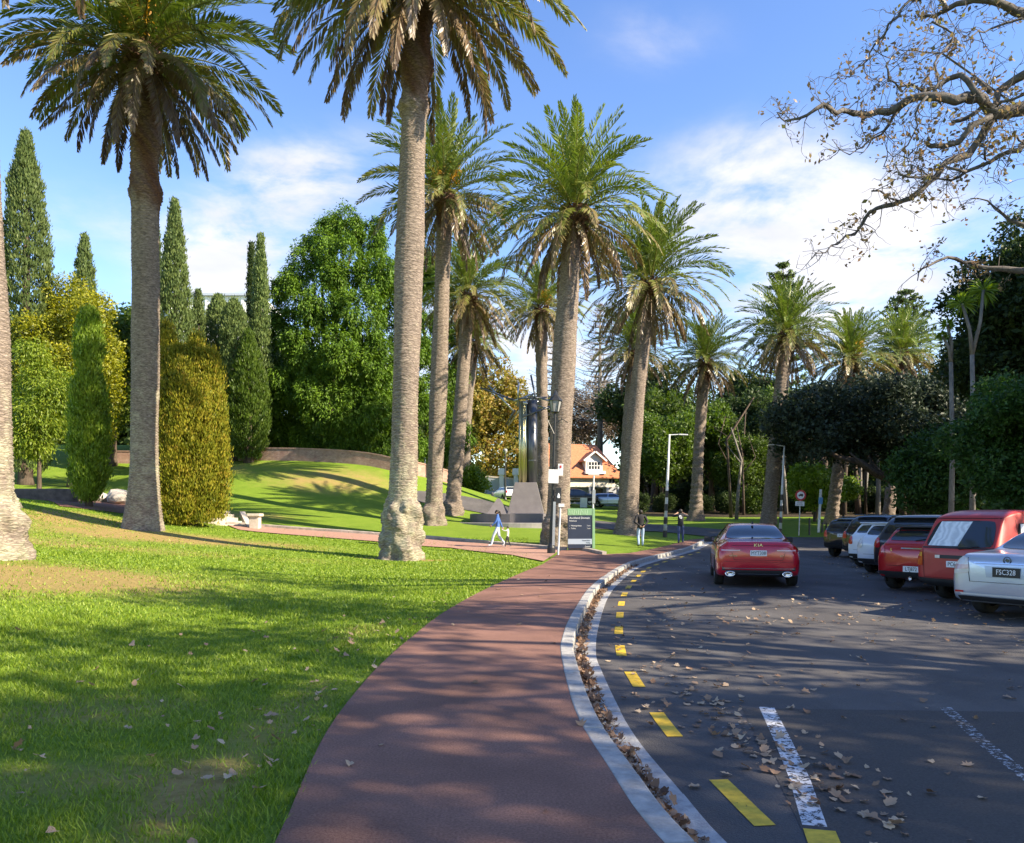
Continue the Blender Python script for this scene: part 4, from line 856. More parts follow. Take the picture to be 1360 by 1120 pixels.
# ----- bare oak leaning in from the right -----
def oak():
    g = np.random.default_rng(123); TB = Vector((13.6, 14.5, 0)); e = plant('oak_tree', TB.x, TB.y, 'nearly bare oak, its crooked branches with brown leaves hanging in from the upper right', 'oak tree', z=.05)
    Z = lambda a, b, dd=0: at(1000+a*.3214, b*.3214, 12.5+dd)-Vector((TB.x, TB.y, 0))
    limbs = [([(1250, 430), (1120, 450), (1050, 465), (1000, 465), (960, 430), (930, 400), (880, 400), (800, 405), (720, 400), (640, 415), (560, 465), (480, 475), (420, 470), (370, 455), (330, 460), (290, 430), (240, 465), (190, 490), (130, 500), (100, 465)], .13, .010, 0),
             ([(1000, 465), (985, 500), (940, 570), (890, 640), (800, 670), (760, 730), (700, 780), (620, 830), (550, 850), (480, 880), (450, 930), (420, 970), (350, 1010), (300, 1045), (250, 1040)], .085, .006, .3),
             ([(985, 480), (900, 520), (850, 590), (790, 605), (735, 605), (715, 590), (725, 570)], .055, .03, -.4), ([(960, 430), (880, 490), (820, 505)], .045, .03, .4),
             ([(1000, 440), (1010, 380), (1060, 345), (1120, 310), (1240, 250)], .05, .10, .5), ([(950, 420), (900, 350), (860, 310), (810, 325), (760, 360), (700, 400)], .065, .03, -.2), ([(980, 380), (930, 330), (900, 325)], .05, .03, .2),
             ([(1250, 90), (1120, 55), (1060, 30), (1000, 5), (940, 0), (880, 10), (800, 40), (750, 70), (700, 70), (680, 55)], .10, .02, .8), ([(800, 40), (770, -10), (760, -60)], .05, .04, .8),
             ([(690, -40), (690, 0), (620, 30), (600, 70), (560, 100), (540, 150), (500, 190), (480, 240), (450, 270), (400, 320), (360, 310), (300, 380)], .035, .006, 1), ([(760, -60), (720, -30), (690, 0)], .04, .035, 1),
             ([(1250, 520), (1120, 590), (1050, 630), (980, 670), (880, 710), (820, 745), (770, 740)], .055, .015, -.6), ([(880, 710), (840, 700), (800, 690)], .03, .02, -.5), ([(960, 660), (960, 610), (930, 600)], .022, .01, -.5),
             ([(1200, 1120), (1100, 1120), (980, 1110), (900, 1085), (840, 1070), (760, 1080), (700, 1110), (680, 1160)], .07, .01, 2), ([(1180, 960), (1060, 910), (1000, 860), (970, 830), (900, 820)], .05, .006, 2),
             ([(720, 400), (690, 430), (680, 520), (640, 600), (580, 650), (540, 690)], .022, .006, -.3), ([(620, 430), (560, 520), (500, 570), (450, 610), (400, 640), (350, 610)], .028, .006, .3), ([(620, 440), (540, 540), (480, 600), (440, 640)], .02, .005, .5),
             ([(740, 90), (800, 120), (830, 140), (820, 180), (770, 230), (765, 320), (740, 390)], .018, .022, .3), ([(560, 330), (600, 360), (700, 375), (760, 360)], .018, .03, .1), ([(550, 270), (560, 330)], .015, .018, .1), ([(780, 220), (700, 215), (640, 210), (600, 230)], .015, .005, .3),
             ([(1250, 60), (1100, 80), (980, 120), (930, 130), (860, 170)], .035, .006, .4), ([(1250, 380), (1120, 390), (1040, 420), (1010, 440)], .035, .02, -.4), ([(1120, 590), (1090, 560), (1060, 650), (1050, 690)], .02, .006, -.8),
             ([(600, 720), (690, 735), (740, 720)], .02, .03, -.2), ([(490, 790), (540, 800), (600, 830)], .015, .02, -.2), ([(700, 690), (690, 700), (640, 680), (640, 640)], .012, .006, .2)]
    b = MB(); ends = []; segs = []
    for P, r0, r1, dd in limbs:
        n = len(P); pts = [Z(a, q, dd+.5*math.sin(i*.7+dd*3)*(i/n)) for i, (a, q) in enumerate(P)]
        # crooked refinement
        f = [pts[0]]
        for p, q in zip(pts, pts[1:]): f += [p.lerp(q, .5)+Vector(g.normal(size=3))*.035*min(1, (q-p).length*2), q]
        m = len(f); rad = [r0+(r1-r0)*(i/(m-1)) for i in range(m)]; rad = [q*.86*g.uniform(.88, 1.15) for q in rad]; b.tube(f, rad, 7 if r0 > .04 else 5)
        segs.append((f, rad))
    # limbs back to the trunk
    hub = Vector((.1, 0, 5.2)); b.tube([(0, 0, -.3), (0, 0, 1.2), (-.1, 0, 3.2), hub], [.75, .48, .44, .38], 14)
    for P, r0, r1, dd in (limbs[0], limbs[4], limbs[7], limbs[11], limbs[14], limbs[15], limbs[22], limbs[23]):
        p = Z(*P[-1 if P is limbs[4][0] else 0], dd); b.tube([hub, hub.lerp(p, .5)+Vector((.3, .3, .5)), p], [.26, r0*1.5, r0], 9)
    for k in range(16):      # rest of the crown, outside the picture to the right and overhead
        a = g.uniform(-2.6, 2.0); L_ = g.uniform(3.5, 7.5); t = hub+Vector((math.cos(a)*L_*.9+1.0, math.sin(a)*L_-1.5, g.uniform(1.5, 6.5)))
        if t.y+TB.y > 0 and (t.x+TB.x) < .70*(t.y+TB.y): t.x = .72*(t.y+TB.y)-TB.x+g.uniform(0, 2)
        f = [hub]; 
        for q in range(1, 8): f.append(hub.lerp(t, q/7)+Vector(g.normal(size=3))*.22)
        rad = [.16*(1-q/7)+.02 for q in range(8)]; b.tube(f, rad, 7); segs.append((f[2:], rad[2:]))
        for q in range(3):
            s_ = f[3+q]; t2 = s_+Vector(g.normal(size=3))*1.6; ff = [s_, s_.lerp(t2, .5)+Vector(g.normal(size=3))*.2, t2]; b.tube(ff, [.05, .035, .012], 5); segs.append((ff, [.04, .03, .01]))
    tw = MB(); Lc = []; Lo = []
    def twig(p, d, l, r, lev):
        pts = [p]; n = 4
        for i in range(n):
            d = (d+Vector(g.normal(size=3))*.42).normalized(); pts.append(pts[-1]+d*l/n)
        tw.tube(pts, [r, r*.8, r*.6, r*.5, r*.35], 3, caps=False)
        if lev > 0:
            for i in range(1, n+1):
                if g.uniform() < .8: twig(pts[i], (d+Vector(g.normal(size=3))*.9).normalized(), l*.5, r*.6, lev-1)
        elif g.uniform() < .38: Lc.append(tuple(pts[-1])); Lo.append(tuple(d))
    for f, rad in segs:
        for i in range(1, len(f)):
            if rad[min(i, len(rad)-1)] > .075: k = 1
            else: k = 2
            for q in range(k):
                if g.uniform() < .62:
                    p = f[i-1].lerp(f[i], g.uniform()); t = (f[i]-f[i-1]).normalized(); dv = (t*.7+Vector(g.normal(size=3))*.8).normalized()
                    twig(p, dv, g.uniform(.25, .75), .009, 1)
    mobj('trunk', mbmesh(b, bark('oak_bark', (.05, .045, .042), (.20, .18, .165), (9, 9, 9), 1)), e)
    mobj('twigs', mbmesh(tw, MATS['oak_bark']), e)
    mobj('leaves', leafobj('leaves', [foliage(np.array(Lc), np.array(Lo), 5, .06, .085, .05, 'rand', g)], leafmat('leaf_oak', [(0, (.16, .17, .04)), (.35, (.22, .17, .08)), (1, (.30, .19, .13))], transl=.35)), e)
oak()
# trees to the right of the camera, beyond the car park: they cast the long shade across road and lawn
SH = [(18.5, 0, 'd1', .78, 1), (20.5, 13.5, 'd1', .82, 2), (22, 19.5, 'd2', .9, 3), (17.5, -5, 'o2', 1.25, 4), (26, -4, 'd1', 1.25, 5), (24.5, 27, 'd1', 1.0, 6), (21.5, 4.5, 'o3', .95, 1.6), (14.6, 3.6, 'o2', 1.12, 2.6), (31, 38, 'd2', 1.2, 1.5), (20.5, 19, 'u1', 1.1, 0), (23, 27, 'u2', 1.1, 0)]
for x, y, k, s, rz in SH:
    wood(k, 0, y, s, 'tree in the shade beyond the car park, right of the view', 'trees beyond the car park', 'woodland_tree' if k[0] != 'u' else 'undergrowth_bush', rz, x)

# far-off mass of trees closing the skyline
def far_wood():
    g = np.random.default_rng(200); Cc = []; O = []
    for (x0, y0, x1, y1, hgt, n) in ((-75, 88, -12, 84, 5.0, 5200), (-14, 150, 20, 150, 4, 2500), (20, 128, 60, 118, 9, 7000), (60, 118, 120, 90, 9, 6000), (-90, 60, -75, 88, 6, 1500), (30, 112, 44, 108, 10, 2600)):
        t = g.uniform(0, 1, n); x = x0+(x1-x0)*t+g.normal(size=n)*1.2; y = y0+(y1-y0)*t+g.normal(size=n)*1.5; z = H0(x, y)+g.uniform(0, 1, n)*hgt*(1+.18*np.sin(x*.35)+.12*np.sin(x*.9+1)); Cc.append(np.stack([x, y, z], 1)); O.append(sph(n, g))
    mobj('distant_wood', leafobj('distant_wood', [foliage(np.concatenate(Cc), np.concatenate(O), 8, .5, .75, .5, 'rand', g)], DARK)); tag(bpy.data.objects['distant_wood'], 'far off mass of dark trees closing the view behind everything', 'trees', kind='stuff')
far_wood()
# ---------------- vehicles ----------------
def paint(name, col, metal=.0, rough=.28):
    m = mat(name, col, rough, metal, coat=.9); return m
GLASS = mat('car_glass', (.018, .022, .026), .06, spec=.8, coat=.5); TYRE = mat('tyre_rubber', (.018, .018, .018), .85, var=.3, vscale=9); RIM = mat('alloy', (.42, .43, .45), .32, .9)
BLK = mat('black_plastic', (.02, .02, .022), .55, var=.2, vscale=5); CHR = mat('chrome', (.75, .75, .78), .12, 1.); LAMPR = mat('tail_lamp_red', (.50, .010, .014), .15, coat=1); LAMPC = mat('lamp_clear', (.62, .60, .58), .12, coat=1)
LAMPO = mat('lamp_orange', (.62, .20, .03), .2, coat=1); PLW = mat('plate_white', (.78, .79, .80), .4); PLK = mat('plate_black', (.012, .012, .014), .4); GAP = mat('panel_gap', (.008, .008, .008), .8); CURT = mat('curtain', (.62, .66, .70), .9)
_w = CURT.node_tree.nodes.new('ShaderNodeTexWave'); _w.inputs['Scale'].default_value = 2.3; _w.inputs['Distortion'].default_value = 9; _w.inputs['Detail'].default_value = 4; _w.inputs['Detail Scale'].default_value = 1.6
_c = [q for q in CURT.node_tree.nodes if q.type == 'TEX_COORD'][0]; CURT.node_tree.links.new(_c.outputs['Object'], _w.inputs['Vector'])
_q = CURT.node_tree.nodes.new('ShaderNodeValToRGB'); _q.color_ramp.elements[0].color = (.52, .56, .60, 1); _q.color_ramp.elements[1].color = (.74, .77, .80, 1); CURT.node_tree.links.new(_w.outputs[0], _q.inputs[0]); CURT.node_tree.links.new(_q.outputs[0], CURT.node_tree.nodes['Principled BSDF'].inputs['Base Color'])  # light and dark bands paint the shading of curtain folds
def cr1(P, per):
    P = np.array(P, dtype=float); n = len(P); o = []
    for i in range(n-1):
        a, b, c, d = P[max(i-1, 0)], P[i], P[i+1], P[min(i+2, n-1)]
        for k in range(per):
            t = k/per; o.append(.5*(2*b+(c-a)*t+(2*a-5*b+4*c-d)*t*t+(3*b-a-3*c+d)*t**3))
    o.append(P[-1]); return np.array(o)
class Car:
    def __init__(s, name, label, st, pm, group=None, cat='car'):
        """st rows: y, half width sill, half width belt, z bottom, z belt, z top, half width top"""
        s.e = empty(name); tag(s.e, label, cat, group); S_ = cr1(st, 5); ns = len(S_); rings = []
        for y, wb, wm, zb, zl, zt, wt in S_:
            hb = zl-zb
            P = [(0, zb), (wb*.6, zb), (wb*.93, zb+.02), (wb, zb+.10*hb/.6), (wm*1.0, zb+.38*hb), (wm*1.005, zb+.62*hb), (wm*.985, zb+.86*hb), (wm*.955, zl), (wm*.955*.5+wt*.5, zl+(zt-zl)*.48), (wt*1.0, zt-.14*(zt-zl)-.015), (wt*.93, zt-.035*(zt-zl)-.008), (wt*.6, zt-.004), (0, zt)]
            Q = cr1(P, 3); rings.append(np.concatenate([Q, Q[-2:0:-1]*np.array([-1, 1])]))
        m = len(rings[0]); V = []; F = []
        def cap(y0, ring, dirn):
            c = np.array([0, ring[:, 1].mean()]); o = []
            for sc, dy in ((0, .045), (.35, .042), (.7, .03), (.9, .014)): o.append(np.column_stack([c[0]+(ring[:, 0]-c[0])*sc, np.full(m, y0+dirn*dy), c[1]+(ring[:, 1]-c[1])*(sc if sc else 0)]))
            return o
        allr = cap(S_[0][0], rings[0], -1)+[np.column_stack([r[:, 0], np.full(m, S_[i][0]), r[:, 1]]) for i, r in enumerate(rings)]+cap(S_[-1][0], rings[-1], 1)[::-1]
        for i, r in enumerate(allr): V += r.tolist()
        for i in range(len(allr)-1):
            for j in range(m): F.append((i*m+j, (i+1)*m+j, (i+1)*m+(j+1) % m, i*m+(j+1) % m))
        me = bpy.data.meshes.new('body'); me.from_pydata(V, [], F); me.materials.append(pm); me.polygons.foreach_set('use_smooth', [True]*len(F)); me.validate(); me.update()
        bm = bmesh.new(); bm.from_mesh(me); bmesh.ops.remove_doubles(bm, verts=bm.verts, dist=.0005); bmesh.ops.recalc_face_normals(bm, faces=bm.faces); bm.to_mesh(me); s.bvh = BVHTree.FromBMesh(bm); bm.free()
        s.body = mobj('body', me, s.e); s.L = S_[-1][0]; s.pm = pm
    def patch(s, name, q, m, axis='back', off=.006, nu=10, nv=6, rnd=.0, par=None, side=1, thick=.012):
        """a panel laid on the body: q = four corners in the view (x,z) from behind or front, or (y,z) from the side"""
        q = [Vector(p) for p in q]; vs = []
        dirs = {'back': Vector((0, 1, 0)), 'front': Vector((0, -1, 0)), 'side': Vector((-side, 0, 0)), 'up': Vector((0, 0, -1))}[axis]
        for j in range(nv+1):
            for i in range(nu+1):
                u, v = i/nu, j/nv
                if rnd:
                    # pull corners in
                    cu, cv = 2*u-1, 2*v-1; f = 1-rnd*(abs(cu)**4)*(abs(cv)**4); u, v = (cu*f+1)/2, (cv*f+1)/2
                p = q[0]*(1-u)*(1-v)+q[1]*u*(1-v)+q[2]*u*v+q[3]*(1-u)*v
                if axis in ('back', 'front'): o = Vector((p.x, -3 if axis == 'back' else s.L+3, p.y))
                elif axis == 'side': o = Vector((side*3, p.x, p.y))
                else: o = Vector((p.x, p.y, 5))
                h = s.bvh.ray_cast(o, dirs)
                if h[0] is None:
                    h = s.bvh.find_nearest(o+dirs*3); c = h[0]; nrm = h[1]
                else: c, nrm = h[0], h[1]
                if nrm.dot(dirs) > 0: nrm = -nrm
                vs.append(c+nrm*off)
        n = nu+1; fs = [(j*n+i, j*n+i+1, (j+1)*n+i+1, (j+1)*n+i) for j in range(nv) for i in range(nu)]
        me = bpy.data.meshes.new(name); me.from_pydata(vs, [], fs); me.materials.append(m); me.polygons.foreach_set('use_smooth', [True]*len(fs)); me.update()
        # face outward
        if sum((f.normal.dot(dirs) for f in me.polygons)) > 0: me.flip_normals()
        return mobj(name, me, par or s.e)
    def wheel(s, y, r, w_=.22, half=.80, steer=0, spokes=5, arch=True):
        for sd in (-1, 1):
            M = Matrix.Translation((sd*(half-w_/2+.012), y, r)) @ Matrix.Rotation(R(90)*sd, 4, 'Y')
            h = w_/2; b = MB(); b.lathe([(r*.62, -h), (r*.9, -h), (r*.985, -h*.75), (r, -h*.4), (r, h*.4), (r*.985, h*.75), (r*.9, h), (r*.62, h*.95)], 28, M)
            t = b.build('wheel', TYRE, s.e, smooth=True)
            b = MB(); b.lathe([(.0, h*.55), (r*.16, h*.6), (r*.18, h*.2), (r*.5, h*.1), (r*.58, h*.5), (r*.64, h*.93), (r*.66, h*.6)], 28, M, 0)
            for k in range(spokes):
                a = 2*math.pi*k/spokes; MM = M @ Matrix.Rotation(a, 4, 'Z'); vs = [MM @ Vector(p) for p in ((r*.08, -.03, h*.62), (r*.60, -.045, h*.72), (r*.60, .045, h*.72), (r*.08, .03, h*.62), (r*.08, -.03, h*.3), (r*.6, -.045, h*.3), (r*.6, .045, h*.3), (r*.08, .03, h*.3))]
                b.add(vs, [(0, 1, 2, 3), (4, 7, 6, 5), (0, 4, 5, 1), (2, 6, 7, 3), (1, 5, 6, 2)], 0)
            b.build('rim', RIM, t, smooth=False)
            if arch:
                b = MB(); ra = r*1.16; zz = []
                n = 22; vs = []
                for k in range(n+1):
                    a = math.pi*(-.12+1.24*k/n)
                    for rad in (.05, ra*.5, ra):
                        yy, z_ = y+rad*math.cos(a), r+rad*math.sin(a); hh = s.bvh.ray_cast(Vector((sd*3, yy, max(z_, .24))), Vector((-sd, 0, 0))); xx = hh[0].x if hh[0] else sd*half*.9
                        vs.append((xx+sd*.004, yy, z_))
                b.add(vs, [(3*k+i, 3*k+3+i, 3*k+4+i, 3*k+1+i) for k in range(n) for i in (0, 1)]); b.build('wheel_arch', GAP, s.e)
    def text(s, txt, x, z, size, m, y=None, par=None, name='lettering', sx=1):
        h = s.bvh.ray_cast(Vector((x, -3, z)), Vector((0, 1, 0))); y = (h[0].y if h[0] else 0)-.012 if y is None else y
        return put_text(txt, (x, y, z), size, m, (R(90), 0, 0), par or s.e, name, sx)
    def plate(s, txt, x, z, dark=False, w_=.36, h=.125):
        hh = s.bvh.ray_cast(Vector((x, -3, z)), Vector((0, 1, 0))); y = (hh[0].y if hh[0] else 0)-.016
        b = MB(); b.box((x, y, z), (w_, .014, h)); pl_ = b.build('number_plate', PLK if dark else PLW, s.e, bevel=.004)
        put_text(txt, (x, y-.009, z), .115, PLW if dark else PLK, (R(90), 0, 0), pl_, 'lettering', .80)
    def box(s, name, c, d, m, par=None, bevel=.01, **k): b = MB(); b.box(c, d, **k); return b.build(name, m, par or s.e, bevel=bevel)
def put_text(txt, loc, size, m, rot, parent=None, name='lettering', sx=1, align='CENTER', ext=.0015):
    c = bpy.data.curves.new(name, 'FONT'); c.body = txt; c.size = size; c.align_x = align; c.align_y = 'CENTER'; c.extrude = ext; c.resolution_u = 2
    o = bpy.data.objects.new(name, c); C.objects.link(o); bpy.context.view_layer.update()
    me = bpy.data.meshes.new_from_object(o.evaluated_get(bpy.context.evaluated_depsgraph_get())); bpy.data.objects.remove(o)
    me.materials.clear(); me.materials.append(m); o = mobj(name, me, parent); o.location = loc; o.rotation_euler = rot; o.scale = (sx, 1, 1); return o
def place(e, x, y, th, z=None): e.location = (x, y, H(x, y)+float(road_off(x, y)) if z is None else z); e.rotation_euler = (0, 0, -R(th))
def sedan_st(W=.93, H_=1.46, L=4.86, deck=1.07):
    return [(0, .80*W/.93, .82*W/.93, .34, .80, deck-.10, .66), (.08, .87*W/.93, .88*W/.93, .28, .87, deck-.015, .70), (.30, .91*W/.93, .92*W/.93, .24, .90, deck+.005, .73), (.75, W*.99, W*.995, .21, .93, deck+.03, .74), (1.05, W, W, .20, .94, deck+.06, .72), (1.50, W, W, .20, .95, H_-.13, .63), (1.95, W, W, .20, .95, H_-.015, .59),
            (2.45, W, W, .20, .95, H_, .59), (2.95, W, W, .20, .95, H_-.03, .60), (3.45, W, W, .20, .95, H_-.24, .65), (3.85, W*.99, W*.99, .20, .94, 1.05, .72), (4.3, W*.97, W*.97, .21, .88, .97, .70), (4.65, W*.90, W*.90, .25, .74, .84, .66), (L, W*.74, W*.74, .33, .56, .66, .56)]
def sedan_common(c, W, rear_glass, deck, wheel_y=(.98, 3.85), r=.33):
    c.patch('rear_window', rear_glass, GLASS, off=.007, nu=14, nv=8, rnd=.10)
    for sd in (-1, 1):
        c.patch('side_window', [(1.32, 1.00), (2.12, 1.00), (2.08, 1.36), (1.62, 1.32)], GLASS, 'side', side=sd, rnd=.06); c.patch('side_window', [(2.22, 1.00), (3.22, 1.00), (2.92, 1.36), (2.20, 1.37)], GLASS, 'side', side=sd, rnd=.06)
        for yy in (1.62, 2.17, 3.32): c.patch('door_seam', [(yy, .32), (yy+.012, .32), (yy+.012, .93), (yy, .93)], GAP, 'side', side=sd, nu=1, nv=8, off=.003)
        for yy in (1.75, 2.72): c.patch('door_handle', [(yy, .80), (yy+.18, .80), (yy+.18, .83), (yy, .83)], CHR, 'side', side=sd, nu=3, nv=1, off=.02)
        m_ = MB(); m_.box((sd*(W+.10), 3.18, 1.02), (.20, .12, .14), ry=0); m_.box((sd*(W+.0), 3.22, .97), (.12, .05, .04)); m_.build('wing_mirror', BLK, c.e, bevel=.03)
    c.patch('windscreen', [(-.62, 1.06), (.62, 1.06), (.52, 1.36), (-.52, 1.36)], GLASS, 'front', nu=12, nv=6)
    for y in wheel_y: c.wheel(y, r, half=W)
# red saloon driving away
RED = paint('red_metallic', (.52, .008, .026), .1, .22)
c = Car('saloon_car', 'shiny red saloon driving away up the road, its chrome trimmed rear to the camera', sedan_st(), RED, cat='car')
sedan_common(c, .93, [(-.70, 1.10), (.70, 1.10), (.53, 1.40), (-.53, 1.40)], 1.07)
for sd in (-1, 1):
    t = c.patch('tail_light', [(sd*.36, .84), (sd*.84, .80), (sd*.82, .94), (sd*.36, .90)], LAMPR, nu=12, nv=4, off=.010, rnd=.1)
    c.patch('light_strip', [(sd*.40, .855), (sd*.80, .845), (sd*.80, .875), (sd*.40, .87)], mat('lamp_pale', (.75, .42, .42), .2, coat=1), nu=10, nv=1, off=.015, par=t)
    t2 = c.patch('tail_light', [(.78, .80), (.30, .84), (.30, .90), (.78, .94)] if 0 else [(.12, .82), (.44, .84), (.44, .93), (.12, .94)], LAMPR, 'side', side=sd, nu=5, nv=4, off=.008)
    b = MB(); b.lathe([(.075, -.03), (.085, -.03), (.085, .05), (.065, .05), (.06, -.01), (.0, -.005)], 20, Matrix.Translation((sd*.62, -.045, .33)) @ Matrix.Rotation(R(90), 4, 'X') @ Matrix.Diagonal((1.35, .75, 1, 1))); b.build('exhaust', CHR, c.e, smooth=True)
    c.patch('bumper_vent', [(sd*.72, .40), (sd*.80, .40), (sd*.79, .50), (sd*.74, .46)], BLK, nu=3, nv=3)
c.patch('diffuser', [(-.70, .28), (.70, .28), (.72, .42), (-.72, .42)], BLK, nu=14, nv=4, off=.014); c.patch('chrome_trim', [(-.78, .445), (.78, .445), (.78, .463), (-.78, .463)], CHR, nu=16, nv=1, off=.014); c.patch('chrome_trim', [(-.44, .33), (.44, .33), (.46, .345), (-.46, .345)], CHR, nu=10, nv=1, off=.022)
for q in ([(-.52, .64), (.52, .64), (.52, .648), (-.52, .648)], [(-.53, .64), (-.52, .64), (-.58, .84), (-.59, .84)], [(.52, .64), (.53, .64), (.59, .84), (.58, .84)], [(-.80, .965), (.80, .965), (.80, .972), (-.80, .972)]): c.patch('boot_seam', q, GAP, nu=12, nv=2, off=.004)
c.plate('MYT308', 0, .80); c.text('KIA', 0, .975, .10, CHR, sx=1.3); c.text('OPTIMA', -.55, .735, .05, CHR); c.text('GT', .50, .735, .055, CHR)
c.patch('bumper_seam', [(-.85, .60), (.85, .60), (.85, .606), (-.85, .606)], GAP, nu=16, nv=1, off=.003)
b = MB(); b.box((0, 1.72, 1.475), (.05, .20, .07), top=(.4, .35)); b.build('roof_fin', BLK, c.e, bevel=.01)
for sd in (-1, 1): c.patch('reflector', [(sd*.74, .50), (sd*.80, .50), (sd*.80, .54), (sd*.74, .54)], LAMPR, nu=2, nv=1, off=.012)
place(c.e, (1000-CU)/FPX*18.3, 17.9, 12.5)
# silver saloon
SIL = paint('silver_blue', (.50, .56, .66), .55, .30)
c = Car('saloon_car', 'pale silver saloon, nearest of the parked cars, with a black number plate', sedan_st(.92, 1.46, 4.8, 1.06), SIL, 'cars parked nose in along the right of the road')
sedan_common(c, .92, [(-.66, 1.10), (.66, 1.10), (.52, 1.40), (-.52, 1.40)], 1.06)
for sd in (-1, 1):
    t = c.patch('tail_light', [(sd*.56, .74), (sd*.83, .70), (sd*.80, 1.0), (sd*.60, .97)], LAMPC, nu=8, nv=7, off=.010, rnd=.1)
    c.patch('lamp_band', [(sd*.58, .80), (sd*.80, .78), (sd*.80, .86), (sd*.58, .87)], mat('lamp_pink', (.50, .30, .32), .2, coat=1), nu=6, nv=2, off=.014, par=t)
    c.patch('tail_light', [(.06, .72), (.26, .78), (.20, .92), (.10, .96)], LAMPC, 'side', side=sd, nu=5, nv=4, off=.008)
for q in ([(-.56, .60), (.56, .60), (.56, .607), (-.56, .607)], [(-.565, .60), (-.555, .60), (-.60, .98), (-.61, .98)], [(.555, .60), (.565, .60), (.61, .98), (.60, .98)]): c.patch('boot_seam', q, GAP, nu=10, nv=4, off=.004)
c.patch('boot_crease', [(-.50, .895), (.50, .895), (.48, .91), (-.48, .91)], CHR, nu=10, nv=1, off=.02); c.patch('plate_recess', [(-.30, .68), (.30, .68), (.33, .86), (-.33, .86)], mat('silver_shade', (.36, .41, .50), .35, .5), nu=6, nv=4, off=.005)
c.plate('FSC328', 0, .77, True, .40, .15); c.text('SV6', .48, .66, .055, CHR)
b = MB(); b.lathe([(.055, 0), (.062, .008), (.048, .012), (.045, .0)], 20, Matrix.Translation((0, -.03, .955)) @ Matrix.Rotation(R(90), 4, 'X')); b.box((0, -.034, .955), (.05, .01, .045), ry=.5); bd = b.build('round_badge', mat('badge', (.08, .09, .1), .3, .8), c.e)
h = c.bvh.ray_cast(Vector((0, -3, .955)), Vector((0, 1, 0))); bd.location.y = (h[0].y+.02) if h[0] else 0
c.patch('lower_grille', [(-.74, .30), (.74, .30), (.76, .37), (-.76, .37)], BLK, nu=14, nv=2, off=.01); c.patch('chrome_trim', [(-.70, .385), (.70, .385), (.72, .42), (-.72, .42)], LAMPC, nu=14, nv=1, off=.012)
c.patch('reflector', [(-.80, .42), (-.66, .42), (-.66, .45), (-.80, .45)], LAMPR, nu=2, nv=1, off=.014)
def corner(u, d): return Vector(((u-CU)/FPX*d, d))
def park(c, u, d, th, W):
    """rear left corner at photo column u, distance d"""
    f = Vector((math.sin(R(th)), math.cos(R(th)))); r = Vector((f.y, -f.x)); p = corner(u, d)+r*W*.90; place(c.e, p.x, p.y, th)
park(c, 1267, 12.9, 58, .92)
# red van with curtains
REDV = mat('faded_red', (.43, .035, .032), .42, coat=.25, var=.10, vscale=2)
vst = [(0, .80, .81, .40, .98, 1.72, .62), (.06, .83, .84, .36, .98, 1.79, .66), (.30, .84, .845, .34, .98, 1.86, .68), (.9, .845, .85, .30, .98, 1.88, .69), (1.8, .845, .85, .28, .98, 1.88, .69), (2.8, .845, .85, .28, .98, 1.87, .69), (3.3, .845, .85, .28, .98, 1.80, .68), (3.8, .84, .845, .28, .97, 1.36, .70), (4.15, .82, .83, .30, .86, 1.02, .70), (4.35, .74, .75, .36, .66, .80, .6)]
vst[0] = (0, .80, .81, .40, 1.02, 1.12, .72); vst.insert(1, (.16, .83, .84, .36, 1.02, 1.40, .71)); vst[2] = (.34, .84, .845, .35, 1.0, 1.70, .69); vst[3] = (.48, .845, .85, .34, .98, 1.80, .68)
c = Car('van', 'faded red van with white curtains in its windows, parked beside the silver saloon', vst, REDV, 'cars parked nose in along the right of the road', 'van')
t = c.patch('rear_window', [(-.68, 1.13), (.68, 1.13), (.58, 1.66), (-.58, 1.66)], GLASS, nu=12, nv=8, off=.008, rnd=.08)
c.patch('window_seal', [(-.71, 1.10), (.71, 1.10), (.71, 1.13), (-.71, 1.13)], BLK, nu=8, nv=1, off=.006)
c.patch('curtain', [(-.60, 1.15), (.0, 1.15), (.13, 1.64), (-.50, 1.64)], CURT, nu=16, nv=6, off=.012, par=t)
for sd in (-1, 1):
    t = c.patch('side_window', [(.62, 1.14), (1.62, 1.14), (1.62, 1.62), (.74, 1.62)], GLASS, 'side', side=sd, nu=6, nv=5, off=.008, rnd=.06); c.patch('curtain', [(.72, 1.17), (1.56, 1.17), (1.56, 1.60), (.80, 1.60)], CURT, 'side', side=sd, nu=10, nv=4, off=.012, par=t)
    c.patch('side_window', [(1.78, 1.14), (2.6, 1.14), (2.6, 1.62), (1.78, 1.62)], GLASS, 'side', side=sd, nu=6, nv=5, off=.008, rnd=.06); c.patch('side_window', [(2.7, 1.14), (3.62, 1.14), (3.25, 1.62), (2.7, 1.62)], GLASS, 'side', side=sd, nu=6, nv=5, off=.008, rnd=.06)
    t = c.patch('tail_light', [(sd*.70, .74), (sd*.80, .74), (sd*.80, 1.02), (sd*.70, 1.02)], LAMPR, nu=3, nv=6, off=.012); c.patch('indicator_lamp', [(sd*.705, .93), (sd*.795, .93), (sd*.795, 1.01), (sd*.705, 1.01)], LAMPO, nu=3, nv=2, off=.016, par=t)
    for yy in (.68, 1.70, 2.66): c.patch('door_seam', [(yy, .40), (yy+.012, .40), (yy+.012, 1.68), (yy, 1.68)], GAP, 'side', side=sd, nu=1, nv=10, off=.003)
    m_ = MB(); m_.box((sd*.98, 3.45, 1.18), (.18, .08, .22)); m_.build('wing_mirror', BLK, c.e, bevel=.02)
c.patch('gutter_trim', [(-.64, 1.70), (.64, 1.70), (.64, 1.715), (-.64, 1.715)], GAP, nu=10, nv=1, off=.004)
